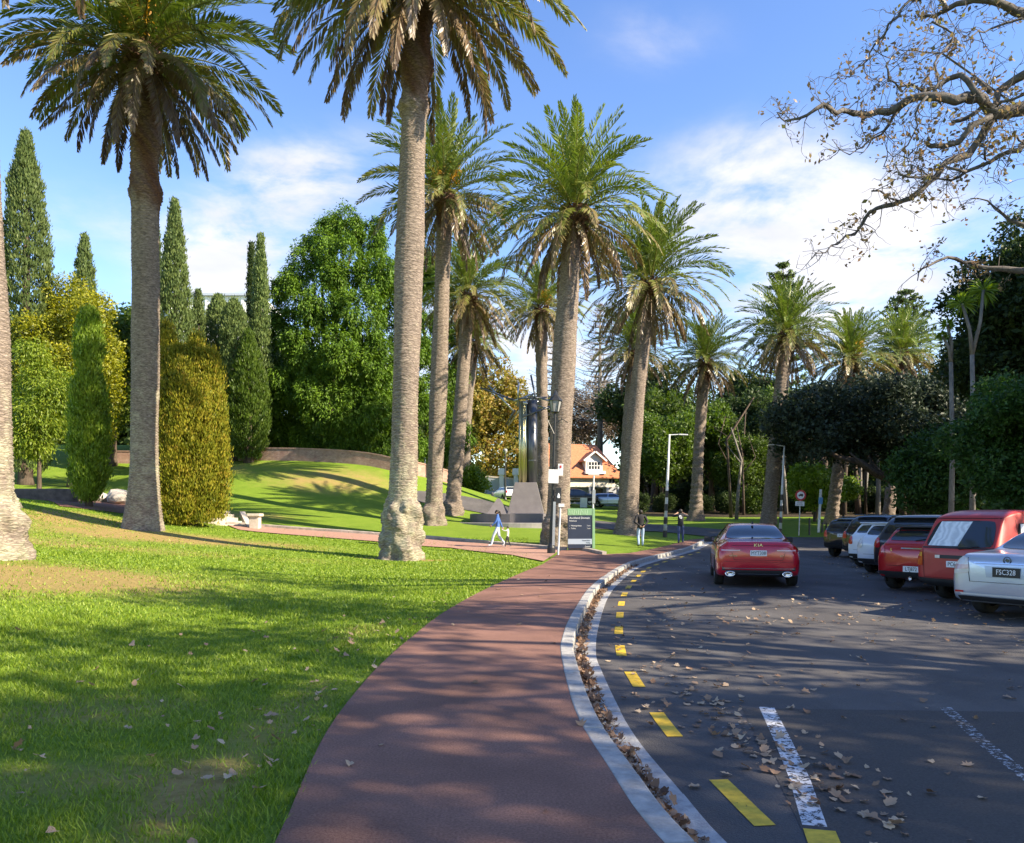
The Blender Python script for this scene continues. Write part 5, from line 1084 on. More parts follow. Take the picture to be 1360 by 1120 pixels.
c.patch('lamp_garnish', [(-.42, .90), (.42, .90), (.42, .97), (-.42, .97)], BLK, nu=8, nv=1, off=.012)
for sd in (-1, 1): c.patch('reversing_lamp', [(sd*.32, .905), (sd*.42, .905), (sd*.42, .965), (sd*.32, .965)], LAMPC, nu=2, nv=1, off=.018)
c.plate('PC6151', 0, .79)
for q in ([(-.66, .50), (.66, .50), (.66, .508), (-.66, .508)], [(-.67, .50), (-.66, .50), (-.69, 1.08), (-.70, 1.08)], [(.66, .50), (.67, .50), (.70, 1.08), (.69, 1.08)]): c.patch('hatch_seam', q, GAP, nu=8, nv=4, off=.004)
c.patch('bumper', [(-.80, .37), (.80, .37), (.81, .50), (-.81, .50)], BLK, nu=14, nv=3, off=.05); b = MB(); b.tube([(.05, -.03, 1.10), (.32, -.035, 1.14)], .012, 5); b.tube([(.0, -.05, 1.12), (.42, .0, 1.16)], .008, 5); b.build('wiper', BLK, c.e)
c.patch('windscreen', [(-.66, 1.10), (.66, 1.10), (.60, 1.70), (-.60, 1.70)], GLASS, 'front', nu=10, nv=6)
for y in (.85, 3.45): c.wheel(y, .31, half=.85)
park(c, 1222, 15.4, 61, .82); c.e.scale = (.96, 1, .935)
# small hatchbacks
def hatch_st(W=.85, H_=1.42, L=3.75, top=.60):
    return [(0, .74*W/.85, .76*W/.85, .36, .84, .94, .66), (.06, .80*W/.85, .81*W/.85, .30, .90, 1.04, .68), (.22, .83*W/.85, .84*W/.85, .26, .93, 1.16, .68), (.42, W*.99, W, .24, .94, H_-.06, top+.03), (.62, W, W, .22, .94, H_, top), (1.4, W, W, .20, .94, H_+.01, top), (2.1, W, W, .20, .94, H_-.02, top+.01), (2.6, W, W, .20, .94, H_-.22, top+.06), (2.95, W*.99, W*.99, .2, .92, 1.02, .66), (3.4, W*.95, W*.95, .24, .80, .92, .62), (L, W*.75, W*.75, .34, .58, .68, .5)]
def suv_st(W=.92, H_=1.68, L=4.6):
    return [(0, .80, .82, .46, .98, 1.06, .72), (.08, .87, .88, .38, 1.02, 1.16, .74), (.3, .90, .91, .34, 1.05, 1.44, .72), (.5, W, W, .32, 1.06, H_-.08, .69), (.75, W, W, .30, 1.06, H_-.01, .68), (1.6, W, W, .28, 1.05, H_+.01, .68), (2.5, W, W, .28, 1.05, H_-.02, .68), (3.1, W, W, .28, 1.05, H_-.26, .72), (3.5, W, W, .28, 1.04, 1.16, .76), (4.15, W*.96, W*.96, .30, .94, 1.06, .72), (L, W*.78, W*.78, .40, .7, .80, .6)]
def hatch(label, pm, st, W, u, d, th, txt=None, H_=1.42, lamp=LAMPR, kind='hatchback', roofm=None, dark=False, zb=.0, rg=None, mini=False, group='cars parked nose in along the right of the road', suv=False):
    c = Car(kind, label, st, pm, group); zr = H_-.10; s_ = 1.10+zb; gl = GLASS
    c.patch('rear_window', rg or [(-.62*W/.85, s_), (.62*W/.85, s_), (.52*W/.85, zr), (-.52*W/.85, zr)], gl, nu=12, nv=7, off=.008, rnd=.08)
    L = c.L
    for sd in (-1, 1):
        a = .55; bq = L*.42; e2 = L*.74
        c.patch('side_window', [(a, s_-.06), (bq, s_-.06), (bq, zr+.0), (a+.12, zr-.02)], gl, 'side', side=sd, rnd=.06); c.patch('side_window', [(bq+.08, s_-.06), (e2, s_-.06), (e2-.42, zr), (bq+.08, zr)], gl, 'side', side=sd, rnd=.06)
        for yy in (bq+.03, e2-.05): c.patch('door_seam', [(yy, .34), (yy+.012, .34), (yy+.012, .95), (yy, .95)], GAP, 'side', side=sd, nu=1, nv=6, off=.003)
        m_ = MB(); m_.box((sd*(W+.09), L*.71, s_-.02), (.18, .10, .14)); m_.build('wing_mirror', BLK, c.e, bevel=.03)
        if lamp is not None:
            c.patch('tail_light', [(sd*W*.70, .74+zb), (sd*W*.90, .74+zb), (sd*W*.86, 1.0+zb), (sd*W*.74, .98+zb)], lamp, nu=4, nv=5, off=.012, rnd=.15); c.patch('tail_light', [(.04, .76+zb), (.22, .80+zb), (.2, .96+zb), (.08, .98+zb)], lamp, 'side', side=sd, nu=4, nv=4, off=.008)
    for q in ([(-W*.68, .56+zb), (W*.68, .56+zb), (W*.68, .568+zb), (-W*.68, .568+zb)],): c.patch('hatch_seam', q, GAP, nu=8, nv=1, off=.004)
    c.patch('lower_bumper', [(-W*.88, .30+zb*.8), (W*.88, .30+zb*.8), (W*.89, .44+zb), (-W*.89, .44+zb)], BLK, nu=12, nv=2, off=.012)
    b = MB(); b.tube([(0, -.0, s_+.01), (.25, .06, s_+.06)], .010, 5); wp = b.build('wiper', BLK, c.e); hh = c.bvh.ray_cast(Vector((.1, -3, s_+.03)), Vector((0, 1, 0))); wp.location.y = (hh[0].y-.05) if hh[0] else 0
    if roofm:
        c.patch('roof_edge', [(-.60, zr+.005), (.60, zr+.005), (.56, H_+.02), (-.56, H_+.02)], roofm, nu=8, nv=3, off=.010)
        c.patch('roof_panel', [(-.56, .60), (.56, .60), (.56, L*.58), (-.56, L*.58)], roofm, 'up', nu=8, nv=10, off=.006); b = MB(); b.box((0, .40, H_-.015), (1.12, .22, .035)); b.build('roof_spoiler', roofm, c.e, bevel=.012)
    else: b = MB(); b.box((0, .42, H_-.02), (1.15, .20, .03)); b.build('roof_spoiler', pm, c.e, bevel=.012)
    if txt: c.plate(txt, 0, (.50 if mini else .80)+zb, dark)
    c.patch('windscreen', [(-.58, s_), (.58, s_), (.5, zr), (-.5, zr)], GLASS, 'front', nu=10, nv=6)
    for y in (L*.16+.04, L*.80): c.wheel(y, .34 if suv else .30, half=W)
    park(c, u, d, th, W); return c
REDM = paint('chili_red', (.46, .014, .018), .15, .25)
c = hatch('small red hatchback with a black roof and pale plate, parked left of the red van', REDM, hatch_st(), .85, 1167, 17.6, 56, 'LTJ872', roofm=BLK, mini=True)
c.patch('boot_handle', [(-.24, .92), (.24, .92), (.24, .95), (-.24, .95)], CHR, nu=5, nv=1, off=.02); c.text('Cooper', .42, .66, .07, CHR); c.text('S', -.46, .90, .09, CHR)
b = MB(); b.lathe([(.04, -.05), (.04, .04), (.03, .04), (.03, -.02), (0, -.02)], 14, Matrix.Translation((.0, -.06, .30)) @ Matrix.Rotation(R(90), 4, 'X')); b.build('exhaust', CHR, c.e)
WHI = paint('white_paint', (.68, .72, .78), 0, .3); BLKP = paint('black_paint', (.012, .013, .017), .2, .2); GRY = paint('dark_grey_paint', (.045, .047, .052), .5, .3)
hatch('dark grey high car wedged between the red hatchback and the white ones', GRY, suv_st(), .92, 1161, 20.2, 57, 'HLM405', 1.62, kind='suv', zb=.10, suv=True)
hatch('white hatchback with a pale plate, third bright car from the van', WHI, hatch_st(.87, 1.46, 4.1), .87, 1139, 22.6, 57, 'KDU219', 1.46, lamp=LAMPC)
hatch('small white hatchback, the farther of the two white parked cars', WHI, hatch_st(.84, 1.44, 3.9), .84, 1127, 25.4, 57, 'GZN77', 1.44, lamp=LAMPR)
hatch('black high estate next to the farthest parked car', BLKP, suv_st(), .92, 1119, 28.6, 57, 'JWB640', 1.70, kind='suv', zb=.10, suv=True)
hatch('black hatchback with dull red lamps, farthest and leftmost of the parked cars', BLKP, suv_st(.92, 1.6, 4.4), .92, 1094, 31.6, 56, 'LRA318', 1.62, kind='suv', zb=.08, suv=True)
hatch('silver car seen only as a roof behind the parked row', SIL, suv_st(.92, 1.66, 4.6), .92, 1228, 29.0, 57, None, 1.66, kind='suv', zb=.10, suv=True, group='cars beyond the parked row')
hatch('blue grey car roof just left of the van, behind the parked row', paint('blue_grey_paint', (.10, .14, .20), .5, .3), suv_st(.92, 1.6, 4.6), .92, 1200, 33.5, 57, None, 1.6, kind='suv', zb=.08, suv=True, group='cars beyond the parked row')
# cars by the house, seen small
def farcar(label, pm, u, d, th, st, W, H_, suv=False):
    c = hatch(label, pm, st, W, u, d, th, None, H_, kind='distant_car', zb=.05, suv=suv, group='cars parked by the house'); c.e.location.z = G(c.e.location.x, c.e.location.y)+.0
farcar('white hatchback parked by the shaded boundary wall, left of the monument', WHI, 672, 84, -25, hatch_st(.87, 1.46, 4.1), .87, 1.46)
farcar('pale car whose end shows between the monument palm and the lamp post', SIL, 716, 88, 60, hatch_st(.87, 1.46, 4.3), .87, 1.46)
farcar('dark car half hidden by the thick palm, left of the sandwich board', BLKP, 738, 86, 95, suv_st(), .92, 1.6, True)
farcar('silver and dark estate parked in front of the house porch', paint('silver_blue', (.5, .56, .66)), 789, 87, 110, suv_st(.90, 1.5, 4.5), .90, 1.5, True)
# ---------------- street furniture, monument, house ----------------
STEEL = mat('painted_white', (.66, .67, .68), .5, var=.08); BLACKP = mat('black_iron', (.015, .016, .018), .45, spec=.6); CONC = mat('concrete_grey', (.26, .25, .26), .85, var=.15, vscale=2, bump=.3, bscale=25)
GALV = mat('galvanised', (.42, .44, .46), .45, .6); WSIGN = mat('sign_white', (.74, .75, .76), .5); REDS = mat('sign_red', (.50, .04, .04), .5); NAVY = mat('sign_navy', (.022, .032, .060), .45, var=.1); SGRN = mat('sign_green', (.20, .36, .20), .45)
BANDG = mat('sign_band', (.36, .42, .50), .5); LANT = mat('lantern_glass', (.30, .31, .30), .2, spec=.6)
def base(u, d): x = (u-CU)/FPX*d; return x, G(x, d)
def thing(name, u, d, label, cat, group=None, rz=0, z=None):
    x, zz = base(u, d); e = empty(name, (x, d, zz if z is None else z), rz); return tag(e, label, cat, group)
# victorian lamp post with little signs on it
def lantern(e, h, s=1.0, plain=False):
    b = MB(); b.lathe([(.19*s, 0), (.19*s, .25), (.13*s, .45), (.11*s, 1.3), (.075*s, 1.45), (.06*s, 2.2), (.05*s, h-.75)], 14); b.lathe([(.09*s, 2.2), (.09*s, 2.28)], 14); b.build('post', BLACKP, e, smooth=False)
    z = h-.75; b = MB(); b.lathe([(.05, z), (.20*s, z+.05), (.20*s, z+.08)], 6); b.lathe([(.34*s, z+.50), (.30*s, z+.56), (.10*s, z+.72), (.05*s, z+.86), (0, z+.93)], 6)
    for k in range(6): a = k*math.pi/3; b.tube([(math.cos(a)*.19*s, math.sin(a)*.19*s, z+.06), (math.cos(a)*.30*s, math.sin(a)*.30*s, z+.51)], .013, 4)
    cg = b.build('lantern_frame', BLACKP, e); b = MB(); b.lathe([(.17*s, z+.08), (.28*s, z+.50)], 6); b.build('lantern_glass', LANT, cg)
d = 31; e = thing('lamp_post', 732, d, 'black old style lamp post with a pointed lantern and small white signs on it', 'lamp post')
hh = at(735, 524, d).z-e.location.z; lantern(e, hh, .85); e.rotation_euler[1] = R(1.6)
b = MB(); b.tube([(-.02, -.05, hh-1.55), (-.3, -.05, hh-1.0), (-.02, -.05, hh-.95)], .02, 6); b.tube([(.0, 0, hh-1.15), (.28, 0, hh-.95), (.5, -.05, hh-1.1)], .018, 6); b.build('bracket', BLACKP, e)
b = MB(); b.box((.0, -.12, at(0, 633, d).z-e.location.z), (.40, .03, .54)); b.build('notice', WSIGN, e, bevel=.005)
b = MB(); b.box((.27, -.10, at(0, 624, d).z-e.location.z), (.20, .03, .46)); nn = b.build('notice', WSIGN, e, bevel=.005); b = MB(); b.box((.27, -.125, at(0, 620, d).z-e.location.z), (.07, .01, .10)); b.build('red_mark', REDS, nn)
b = MB(); z = at(0, 658, d).z-e.location.z; b.box((.22, -.09, z), (.20, .03, .60)); pn = b.build('black_notice', BLACKP, e, bevel=.005); b = MB(); b.lathe([(.0, -.05), (.05, -.04), (.06, 0), (.03, .12), (0, .16)], 10, Matrix.Translation((.22, -.115, z-.06)) @ Matrix.Diagonal((1, .15, 1, 1))); b.build('white_figure', WSIGN, pn)
b = MB(); zz = (.45, .9); b.box((.07, -.11, 1.2), (.10, .05, 1.7)); b.build('conduit', GALV, e)
d = 30.2; e = thing('marker_post', 741, d, 'thin white post leaning slightly, in front of the lamp post', 'post', z=G(1.7, 30.2)); h1 = at(741, 672, d).z-e.location.z
b = MB(); b.tube([(0, 0, -.1), (.10, 0, h1)], .035, 8); b.build('post', STEEL, e); b = MB(); b.box((.13, -.05, h1+.02), (.22, .03, .12)); b.build('cap_sign', WSIGN, e, bevel=.004)
# information sign
d = 32.6; e = thing('information_sign', 770, d, 'navy information board with a green top and white lettering beside the red path', 'sign'); W_, H_ = 1.0, 1.66; z0 = 0
x0 = e.location.x; e.rotation_euler[2] = R(4); e.location.z = at(770, 729, d).z
b = MB(); b.box((0, 0, .70), (W_, .10, 1.36)); pan = b.build('panel', NAVY, e, bevel=.006)
b = MB(); b.box((0, .0, 1.52), (W_+.02, .12, .275)); b.build('green_header', SGRN, e, bevel=.006); b = MB(); b.box((W_/2+.065, 0, .84), (.11, .14, 1.66)); b.build('green_side', SGRN, e, bevel=.01)
b = MB(); b.box((0, -.054, .30), (W_-.002, .012, .22)); bd = b.build('pale_band', BANDG, pan)
put_text('Auckland Domain', (-.44, -.056, 1.27), .118, WSIGN, (R(90), 0, 0), pan, 'lettering', 1.0, 'LEFT', .004); put_text('Pukekawa', (-.44, -.056, 1.15), .085, WSIGN, (R(90), 0, 0), pan, 'lettering', .9, 'LEFT', .003)
put_text('‹  Wintergardens', (-.44, -.056, .95), .08, WSIGN, (R(90), 0, 0), pan, 'lettering', .9, 'LEFT', .003); put_text('‹  Toilets', (-.44, -.056, .84), .08, WSIGN, (R(90), 0, 0), pan, 'lettering', .9, 'LEFT', .003)
put_text('5 min', (.43, -.056, .95), .07, WSIGN, (R(90), 0, 0), pan, 'lettering', .9, 'RIGHT', .003); put_text('2 min', (.43, -.056, .84), .07, WSIGN, (R(90), 0, 0), pan, 'lettering', .9, 'RIGHT', .003)
put_text('Domain Drive', (.43, -.064, .34), .065, NAVY, (R(90), 0, 0), bd, 'lettering', .9, 'RIGHT', .003); put_text('Parking', (.43, -.064, .25), .065, NAVY, (R(90), 0, 0), bd, 'lettering', .9, 'RIGHT', .003); put_text('Council', (.43, -.056, .09), .08, WSIGN, (R(90), 0, 0), pan, 'lettering', .9, 'RIGHT', .003)
b = MB()
for k in range(9): b.box((-.42+.09*k, -.064, 1.50), (.03, .006, .12+.05*((k*7) % 3)), ry=.2*(k % 3-1))
b.build('header_pattern', mat('sign_green_pale', (.36, .52, .34), .5), e)
# slim signpost behind the board
d = 36.; e = thing('signpost', 786.5, d, 'slim pale signpost with a narrow grey blade standing behind the information board', 'signpost'); h1 = at(0, 632, d).z-e.location.z; e.rotation_euler[1] = R(1.3)
b = MB(); b.tube([(0, 0, -.1), (0, 0, h1)], .04, 8); b.build('post', STEEL, e); b = MB(); b.box((.02, -.05, h1-.95), (.14, .03, .62)); b.build('blade', GALV, e, bevel=.004); b = MB(); b.box((-.0, 0, h1+.05), (.5, .05, .05)); b.build('arm', STEEL, e)
# striped street lamps
def striped(u, d, vt, ubot_label, arm, lean):
    e = thing('street_lamp', u, d, ubot_label, 'street lamp', 'white street lamps with black banded feet'); h = at(0, vt, d).z-e.location.z; e.rotation_euler[1] = R(lean)
    b = MB(); b.tube([(0, 0, -.2), (0, 0, h*.5), (0, 0, h)], [.10, .075, .045], 12); p = b.build('pole', STEEL, e, smooth=True)
    for k in range(4):
        b = MB(); z = .0+.72*k; r = .118-.008*k; b.lathe([(r, z), (r, z+.36)], 14); b.build('black_band', BLACKP, p)
    b = MB(); b.tube([(0, 0, h-.03), (arm*.55, 0, h+.02)], .03, 8); b.box((arm*.75, 0, h+.02), (.5, .16, .06)); b.build('lamp_head', STEEL, e, bevel=.01)
striped(883, 43, 577, 'street lamp with black and white banded foot, between the two men walking away', 1, 2.6); striped(1036, 50, 592, 'street lamp with banded foot just beyond the red saloon, arm pointing left', -1, 2.8)
# no trucks sign
d = 49.; e = thing('traffic_sign', 1061, d, 'round red bordered sign with a black truck, on a thin grey post', 'traffic sign'); h1 = at(0, 652, d).z-e.location.z; e.rotation_euler[1] = R(2)
b = MB(); b.tube([(0, 0, -.1), (0, 0, h1)], .035, 8); b.build('post', GALV, e); MM = Matrix.Translation((0, -.06, h1-.28)) @ Matrix.Rotation(R(90), 4, 'X')
b = MB(); b.lathe([(0, -.01), (.34, -.01), (.34, .01), (0, .01)], 28, MM); dsc = b.build('disc', REDS, e); b = MB(); b.lathe([(0, .013), (.23, .014)], 28, MM); b.build('white_field', WSIGN, dsc)
b = MB(); b.box((.04, -.085, h1-.26), (.20, .01, .13)); b.box((-.10, -.085, h1-.285), (.07, .01, .08)); b.lathe([(0, 0), (.03, 0)], 10, Matrix.Translation((-.09, -.088, h1-.34)) @ Matrix.Rotation(R(90), 4, 'X')); b.lathe([(0, 0), (.03, 0)], 10, Matrix.Translation((.08, -.088, h1-.34)) @ Matrix.Rotation(R(90), 4, 'X')); b.build('truck_symbol', BLACKP, dsc)
b = MB(); b.box((-.03, -.06, h1-.80), (.56, .02, .28)); pl_ = b.build('lower_plate', WSIGN, e, bevel=.004); put_text('BUSES', (-.03, -.075, h1-.75), .13, BLACKP, (R(90), 0, 0), pl_, 'lettering', .9); put_text('EXCEPTED', (-.03, -.075, h1-.87), .09, BLACKP, (R(90), 0, 0), pl_, 'lettering', .9)
d = 50.; e = thing('bus_stop_post', 1087, d, 'slender white post with a blue band near its top, beside the palm', 'post'); h1 = at(0, 650, d).z-e.location.z; e.rotation_euler[1] = R(3.2)
b = MB(); b.box((0, 0, h1/2), (.13, .10, h1)); b.build('post', STEEL, e, bevel=.01); b = MB(); b.box((.02, -.01, h1-.72), (.22, .13, .42)); b.build('blue_band', mat('sign_blue', (.08, .28, .55), .5), e, bevel=.005)
for k, (u, d, h) in enumerate([(1075, 49, 1.05), (1092, 50, .62), (1097.5, 50.5, .55), (1103.5, 51, .55), (1110, 51.5, .55)]):
    e = thing('bollard', u, d, 'tall dark bollard between the no trucks sign and the blue banded post' if k == 0 else 'low dark bollard in the short row by the palm foot behind the black parked car', 'bollard', 'bollards on the lawn edge'); b = MB()
    b.lathe([(.06, -.1), (.06, h-.06), (.045, h-.03), (.045, h), (0, h+.01)], 10); b.build('post', BLACKP, e)
# monument
def monument():
    d = 47.; x, z = base(690, d); z = at(0, 697, d).z; e = empty('monument', (x, d, z)); tag(e, 'steel and stone monument of shining columns topped by a crown of crossed rods', 'monument')
    ST = mat('dark_stone', (.15, .135, .14), .6, var=.12, vscale=3); ST2 = mat('pale_stone', (.27, .25, .245), .7, var=.12, vscale=3)
    s = d/FPX
    b = MB(); b.lathe([(4.0, -.3), (4.0, .12), (3.9, .14), (0, .14)], 40); b.build('round_step', ST2, e)
    b = MB(); b.lathe([(2.95, .14), (2.95, .62), (2.88, .65), (0, .65)], 32); b.build('plinth', ST, e)
    cx = (698-690)*s
    b = MB(); b.box((cx, 0, .65+.92), (60*s/1.0*.80, 1.9, 1.84), top=(.60, .6)); b.build('pedestal', ST, e, bevel=.02)
    b = MB(); b.box((-1.25, -.3, .65+.45), (1.3, 1.2, .9), top=(.12, .12)); b.build('small_pyramid', ST, e)
    zt = at(0, 655, d).z-z; zh = at(0, 533, d).z-z
    gold = mat('reflection_tint_steel', (.62, .58, .34), .30, 1.); dark = mat('mirror_steel', (.13, .135, .145), .32, .75); mid = mat('steel', (.50, .51, .50), .3, 1.)  # yellow tint paints a warm reflection into plain stainless steel
    b = MB()
    for k in range(5): b.tube([((690.5+k*2.1-690)*s, -.12+.06*math.sin(k*2), zt-.1), ((690.5+k*2.1-690)*s, -.12+.06*math.sin(k*2), zh)], .075, 10)
    b.build('fluted_column', gold, e, smooth=True); b = MB(); b.tube([((707-690)*s, 0, zt-.1), ((707-690)*s, 0, zh+.05)], .30, 20); b.lathe([(.31, 1.9), (.31, 1.96)], 20, Matrix.Translation(((707-690)*s, 0, zt)))
    b.build('round_column', dark, e, smooth=True); b = MB(); b.tube([((701-690)*s, .1, zt-.1), ((701-690)*s, .1, zh)], .13, 12); b.build('thin_column', mid, e, smooth=True)
    rods = [((638, 515), (686, 533), -.8), ((649, 512), (684, 548), .5), ((675, 565), (700, 532), 1), ((687, 540), (689, 508), .2), ((682, 533), (712, 522), .1), ((705, 498), (717, 558), -.3), ((694, 554), (742, 536), -.6), ((688, 530), (726, 528), -.2), ((714, 540), (738, 545), .8), ((672, 530), (700, 536), 1.2), ((700, 525), (744, 536), 1.), ((684, 545), (672, 564), -.6)]
    for (a, c_, dd) in rods:
        p, q = at(a[0], a[1], d+dd)-Vector((x, d, z)), at(c_[0], c_[1], d-dd*.4)-Vector((x, d, z)); b = MB(); b.tube([p, q], .055, 8); b.build('rod', mid if dd > 0 else dark, e, smooth=True)
    for (u, v) in ((713, 534), (699, 529)): b = MB(); b.lathe([(0, -.11), (.08, -.08), (.12, 0), (.08, .08), (0, .11)], 12, Matrix.Translation(at(u, v, d)-Vector((x, d, z)))); b.build('ball_joint', mid, e, smooth=True)
monument()
d = 76.; e = thing('lamp_post', 671, d, 'distant black lamp post with a white globe, left of the monument', 'lamp post'); h1 = at(0, 596, d).z-e.location.z
b = MB(); b.lathe([(.16, -.2), (.16, .5), (.09, .7), (.07, h1-.5)], 10); b.build('post', BLACKP, e); b = MB(); b.lathe([(.06, h1-.5), (.22, h1-.28), (.20, h1-.05), (.05, h1)], 12); b.build('globe', LANT, e, smooth=True)
d = 74.; e = thing('stone_post', 654, d, 'squat stone post beside the side road near the distant lamp post', 'post'); b = MB(); b.box((0, 0, .35), (.36, .36, .8), top=(.7, .7)); b.lathe([(0, .70), (.14, .75), (.15, .85), (.08, .97), (0, 1.0)], 10); b.build('post', CONC, e)
# house with an orange tiled roof
def house():
    d = 92.; s = d/FPX; x = (752-CU)*s; x, z = 0, 0; X0 = (722-CU)*s; e = empty('house', ((772-CU)*s, d, at(0, 674, d).z)); tag(e, 'cream house with an orange tiled roof, a white dormer and a shaded porch', 'house')
    e.rotation_euler[2] = R(15)
    TILE = mat('orange_tile', (.50, .17, .075), .8, col2=(.68, .27, .13), vscale=6); t = TILE.node_tree; w_ = t.nodes.new('ShaderNodeTexBrick'); w_.inputs['Scale'].default_value = 2.6; w_.inputs['Mortar Size'].default_value = .03; w_.inputs['Color1'].default_value = (1, 1, 1, 1); w_.inputs['Color2'].default_value = (.86, .86, .86, 1); w_.inputs['Mortar'].default_value = (.55, .5, .5, 1)
    g = [n for n in t.nodes if n.type == 'TEX_COORD'][0]; t.links.new(g.outputs['Object'], w_.inputs['Vector']); mm = t.nodes.new('ShaderNodeMixRGB'); mm.blend_type = 'MULTIPLY'; mm.inputs[0].default_value = 1; p = t.nodes['Principled BSDF']; t.links.new(p.inputs['Base Color'].links[0].from_socket, mm.inputs[1]); t.links.new(w_.outputs[0], mm.inputs[2]); t.links.new(mm.outputs[0], p.inputs['Base Color'])
    CRM = mat('cream_render', (.74, .68, .55), .8, var=.06); SHADEW = mat('shaded_render', (.40, .42, .46), .85, var=.06); DK = mat('window_dark', (.03, .035, .045), .15); WF = mat('white_frame', (.72, .71, .68), .6)  # blue-grey render colour holds the shade on gable and porch walls
    ze, zr = 42*s, 88*s; L0, L1 = -4.3, 4.9; D0, D1 = 0, 8.
    b = MB(); b.box(((L0+L1)/2, 4.4, 1.4), (L1-L0-.3, 7.0, 2.8)); b.build('ground_floor', SHADEW, e); b = MB(); b.box(((L0+L1)/2-.3, 4., (2.4+ze)/2), (L1-L0-.8, 8.0, ze-2.35)); b.build('upper_wall', CRM, e)
    # gable at the left end, hipped at the right
    b = MB(); o = .35; yr = 4.; vs = [(L0-o, -o-.1, ze-.15), (L1+o, -o-.1, ze-.15), (L1+o, 8+o, ze-.15), (L0-o, 8+o, ze-.15), (L0-o, yr, zr), (L1-1.6, yr, zr)]
    vs += [(v[0], v[1], v[2]-.14) for v in vs]; b.add(vs, [(0, 1, 5, 4), (1, 2, 5), (2, 3, 4, 5), (6, 10, 11, 7), (7, 11, 8), (8, 11, 10, 9), (0, 6, 7, 1), (1, 7, 8, 2), (2, 8, 9, 3), (0, 4, 10, 6), (4, 3, 9, 10)]); rf = b.build('roof', TILE, e)
    b = MB(); b.add([(L0, 0, ze-.2), (L0, 8, ze-.2), (L0, yr, zr-.25), (L0+.2, 0, ze-.2), (L0+.2, 8, ze-.2), (L0+.2, yr, zr-.25)], [(0, 2, 1), (3, 4, 5), (0, 1, 4, 3), (0, 3, 5, 2), (1, 2, 5, 4)]); b.build('gable_wall', SHADEW, e)
    b = MB(); b.box((-.6, 4.6, zr+.25), (1.0, .9, 1.4)); b.box((-.6, 4.6, zr+1.0), (1.15, 1.05, .14)); b.build('chimney', CRM, rf)
    # dormer
    dx = 1.65; zb = ze+.35; b = MB(); b.box((dx, 1.6, zb+.75), (2.1, 2.9, 1.6)); dm = b.build('dormer', WF, e); b = MB(); b.add([(dx-1.05, .15, zb+1.55), (dx+1.05, .15, zb+1.55), (dx, .15, zb+2.35), (dx-1.05, 3, zb+1.55), (dx+1.05, 3, zb+1.55), (dx, 3, zb+2.35)], [(0, 1, 2), (3, 5, 4), (0, 2, 5, 3), (1, 4, 5, 2)]); b.build('dormer_gable', WF, dm)
    b = MB(); o = .3
    for sg in (-1, 1): b.add([(dx, -.25, zb+2.55), (dx+sg*1.45, -.25, zb+1.42), (dx+sg*1.45, 3.6, zb+1.42), (dx, 3.6, zb+2.55), (dx, -.25, zb+2.40), (dx+sg*1.45, -.25, zb+1.27), (dx+sg*1.45, 3.6, zb+1.27), (dx, 3.6, zb+2.40)], [(0, 1, 2, 3), (7, 6, 5, 4), (0, 4, 5, 1), (1, 5, 6, 2)])
    b.build('dormer_roof', TILE, dm)
    for sg in (-1, 1): b = MB(); b.box((dx+sg*.74, -.28, zb+1.93), (1.75, .05, .20), ry=sg*R(38)); b.build('bargeboard', WF, dm)
    b = MB(); b.box((dx, .135, zb+.85), (1.5, .04, .95)); wn = b.build('window', DK, dm)
    b = MB()
    for k in range(5): b.box((dx-.72+.36*k, .105, zb+.85), (.08, .03, .95))
    for k in range(3): b.box((dx, .095, zb+.40+.45*k), (1.5, .03, .08))
    b.build('window_frame', WF, wn)
    b = MB(); b.box((dx, -.05, zb+.05), (2.5, .7, .35)); b.build('dormer_sill', WF, dm)
    # porch posts, windows and doors under the overhanging upper floor
    for xx, w_ in ((-2.6, 1.5), (-1.0, 1.2), (.15, .7)):
        b = MB(); b.box((xx, .88, 1.35), (w_, .05, 1.1)); wn = b.build('window', DK, e); b = MB()
        for k in range(int(w_/.3)+1): b.box((xx-w_/2+.3*k, .85, 1.35), (.06, .04, 1.1))
        b.build('window_frame', WF, wn)
    b = MB(); b.box((2.2, .87, 1.1), (1.6, .05, 2.2)); b.build('door', DK, e)
    b = MB(); b.box((3.9, .87, 1.2), (.9, .05, 1.3)); b.build('window', DK, e)
    for xx in (1.1, 3.3, L1-.2): b = MB(); b.box((xx, .15, 1.2), (.28, .28, 2.5)); b.build('porch_post', SHADEW, e)
    for xx in (3.6, 4.0): b = MB(); b.box((xx, -.03, 3.1), (.28, .04, .45)); b.build('window', DK, e)
house()
d = 84.; e = thing('sandwich_board', 775, d, 'small white sandwich board on the lawn in front of the house', 'sign'); b = MB(); b.box((0, -.15, .5), (.75, .03, 1.05), rx=R(12)); b.build('board', WSIGN, e); b = MB(); b.box((0, .15, .5), (.75, .03, 1.05), rx=R(-12)); b.build('board', WSIGN, e)
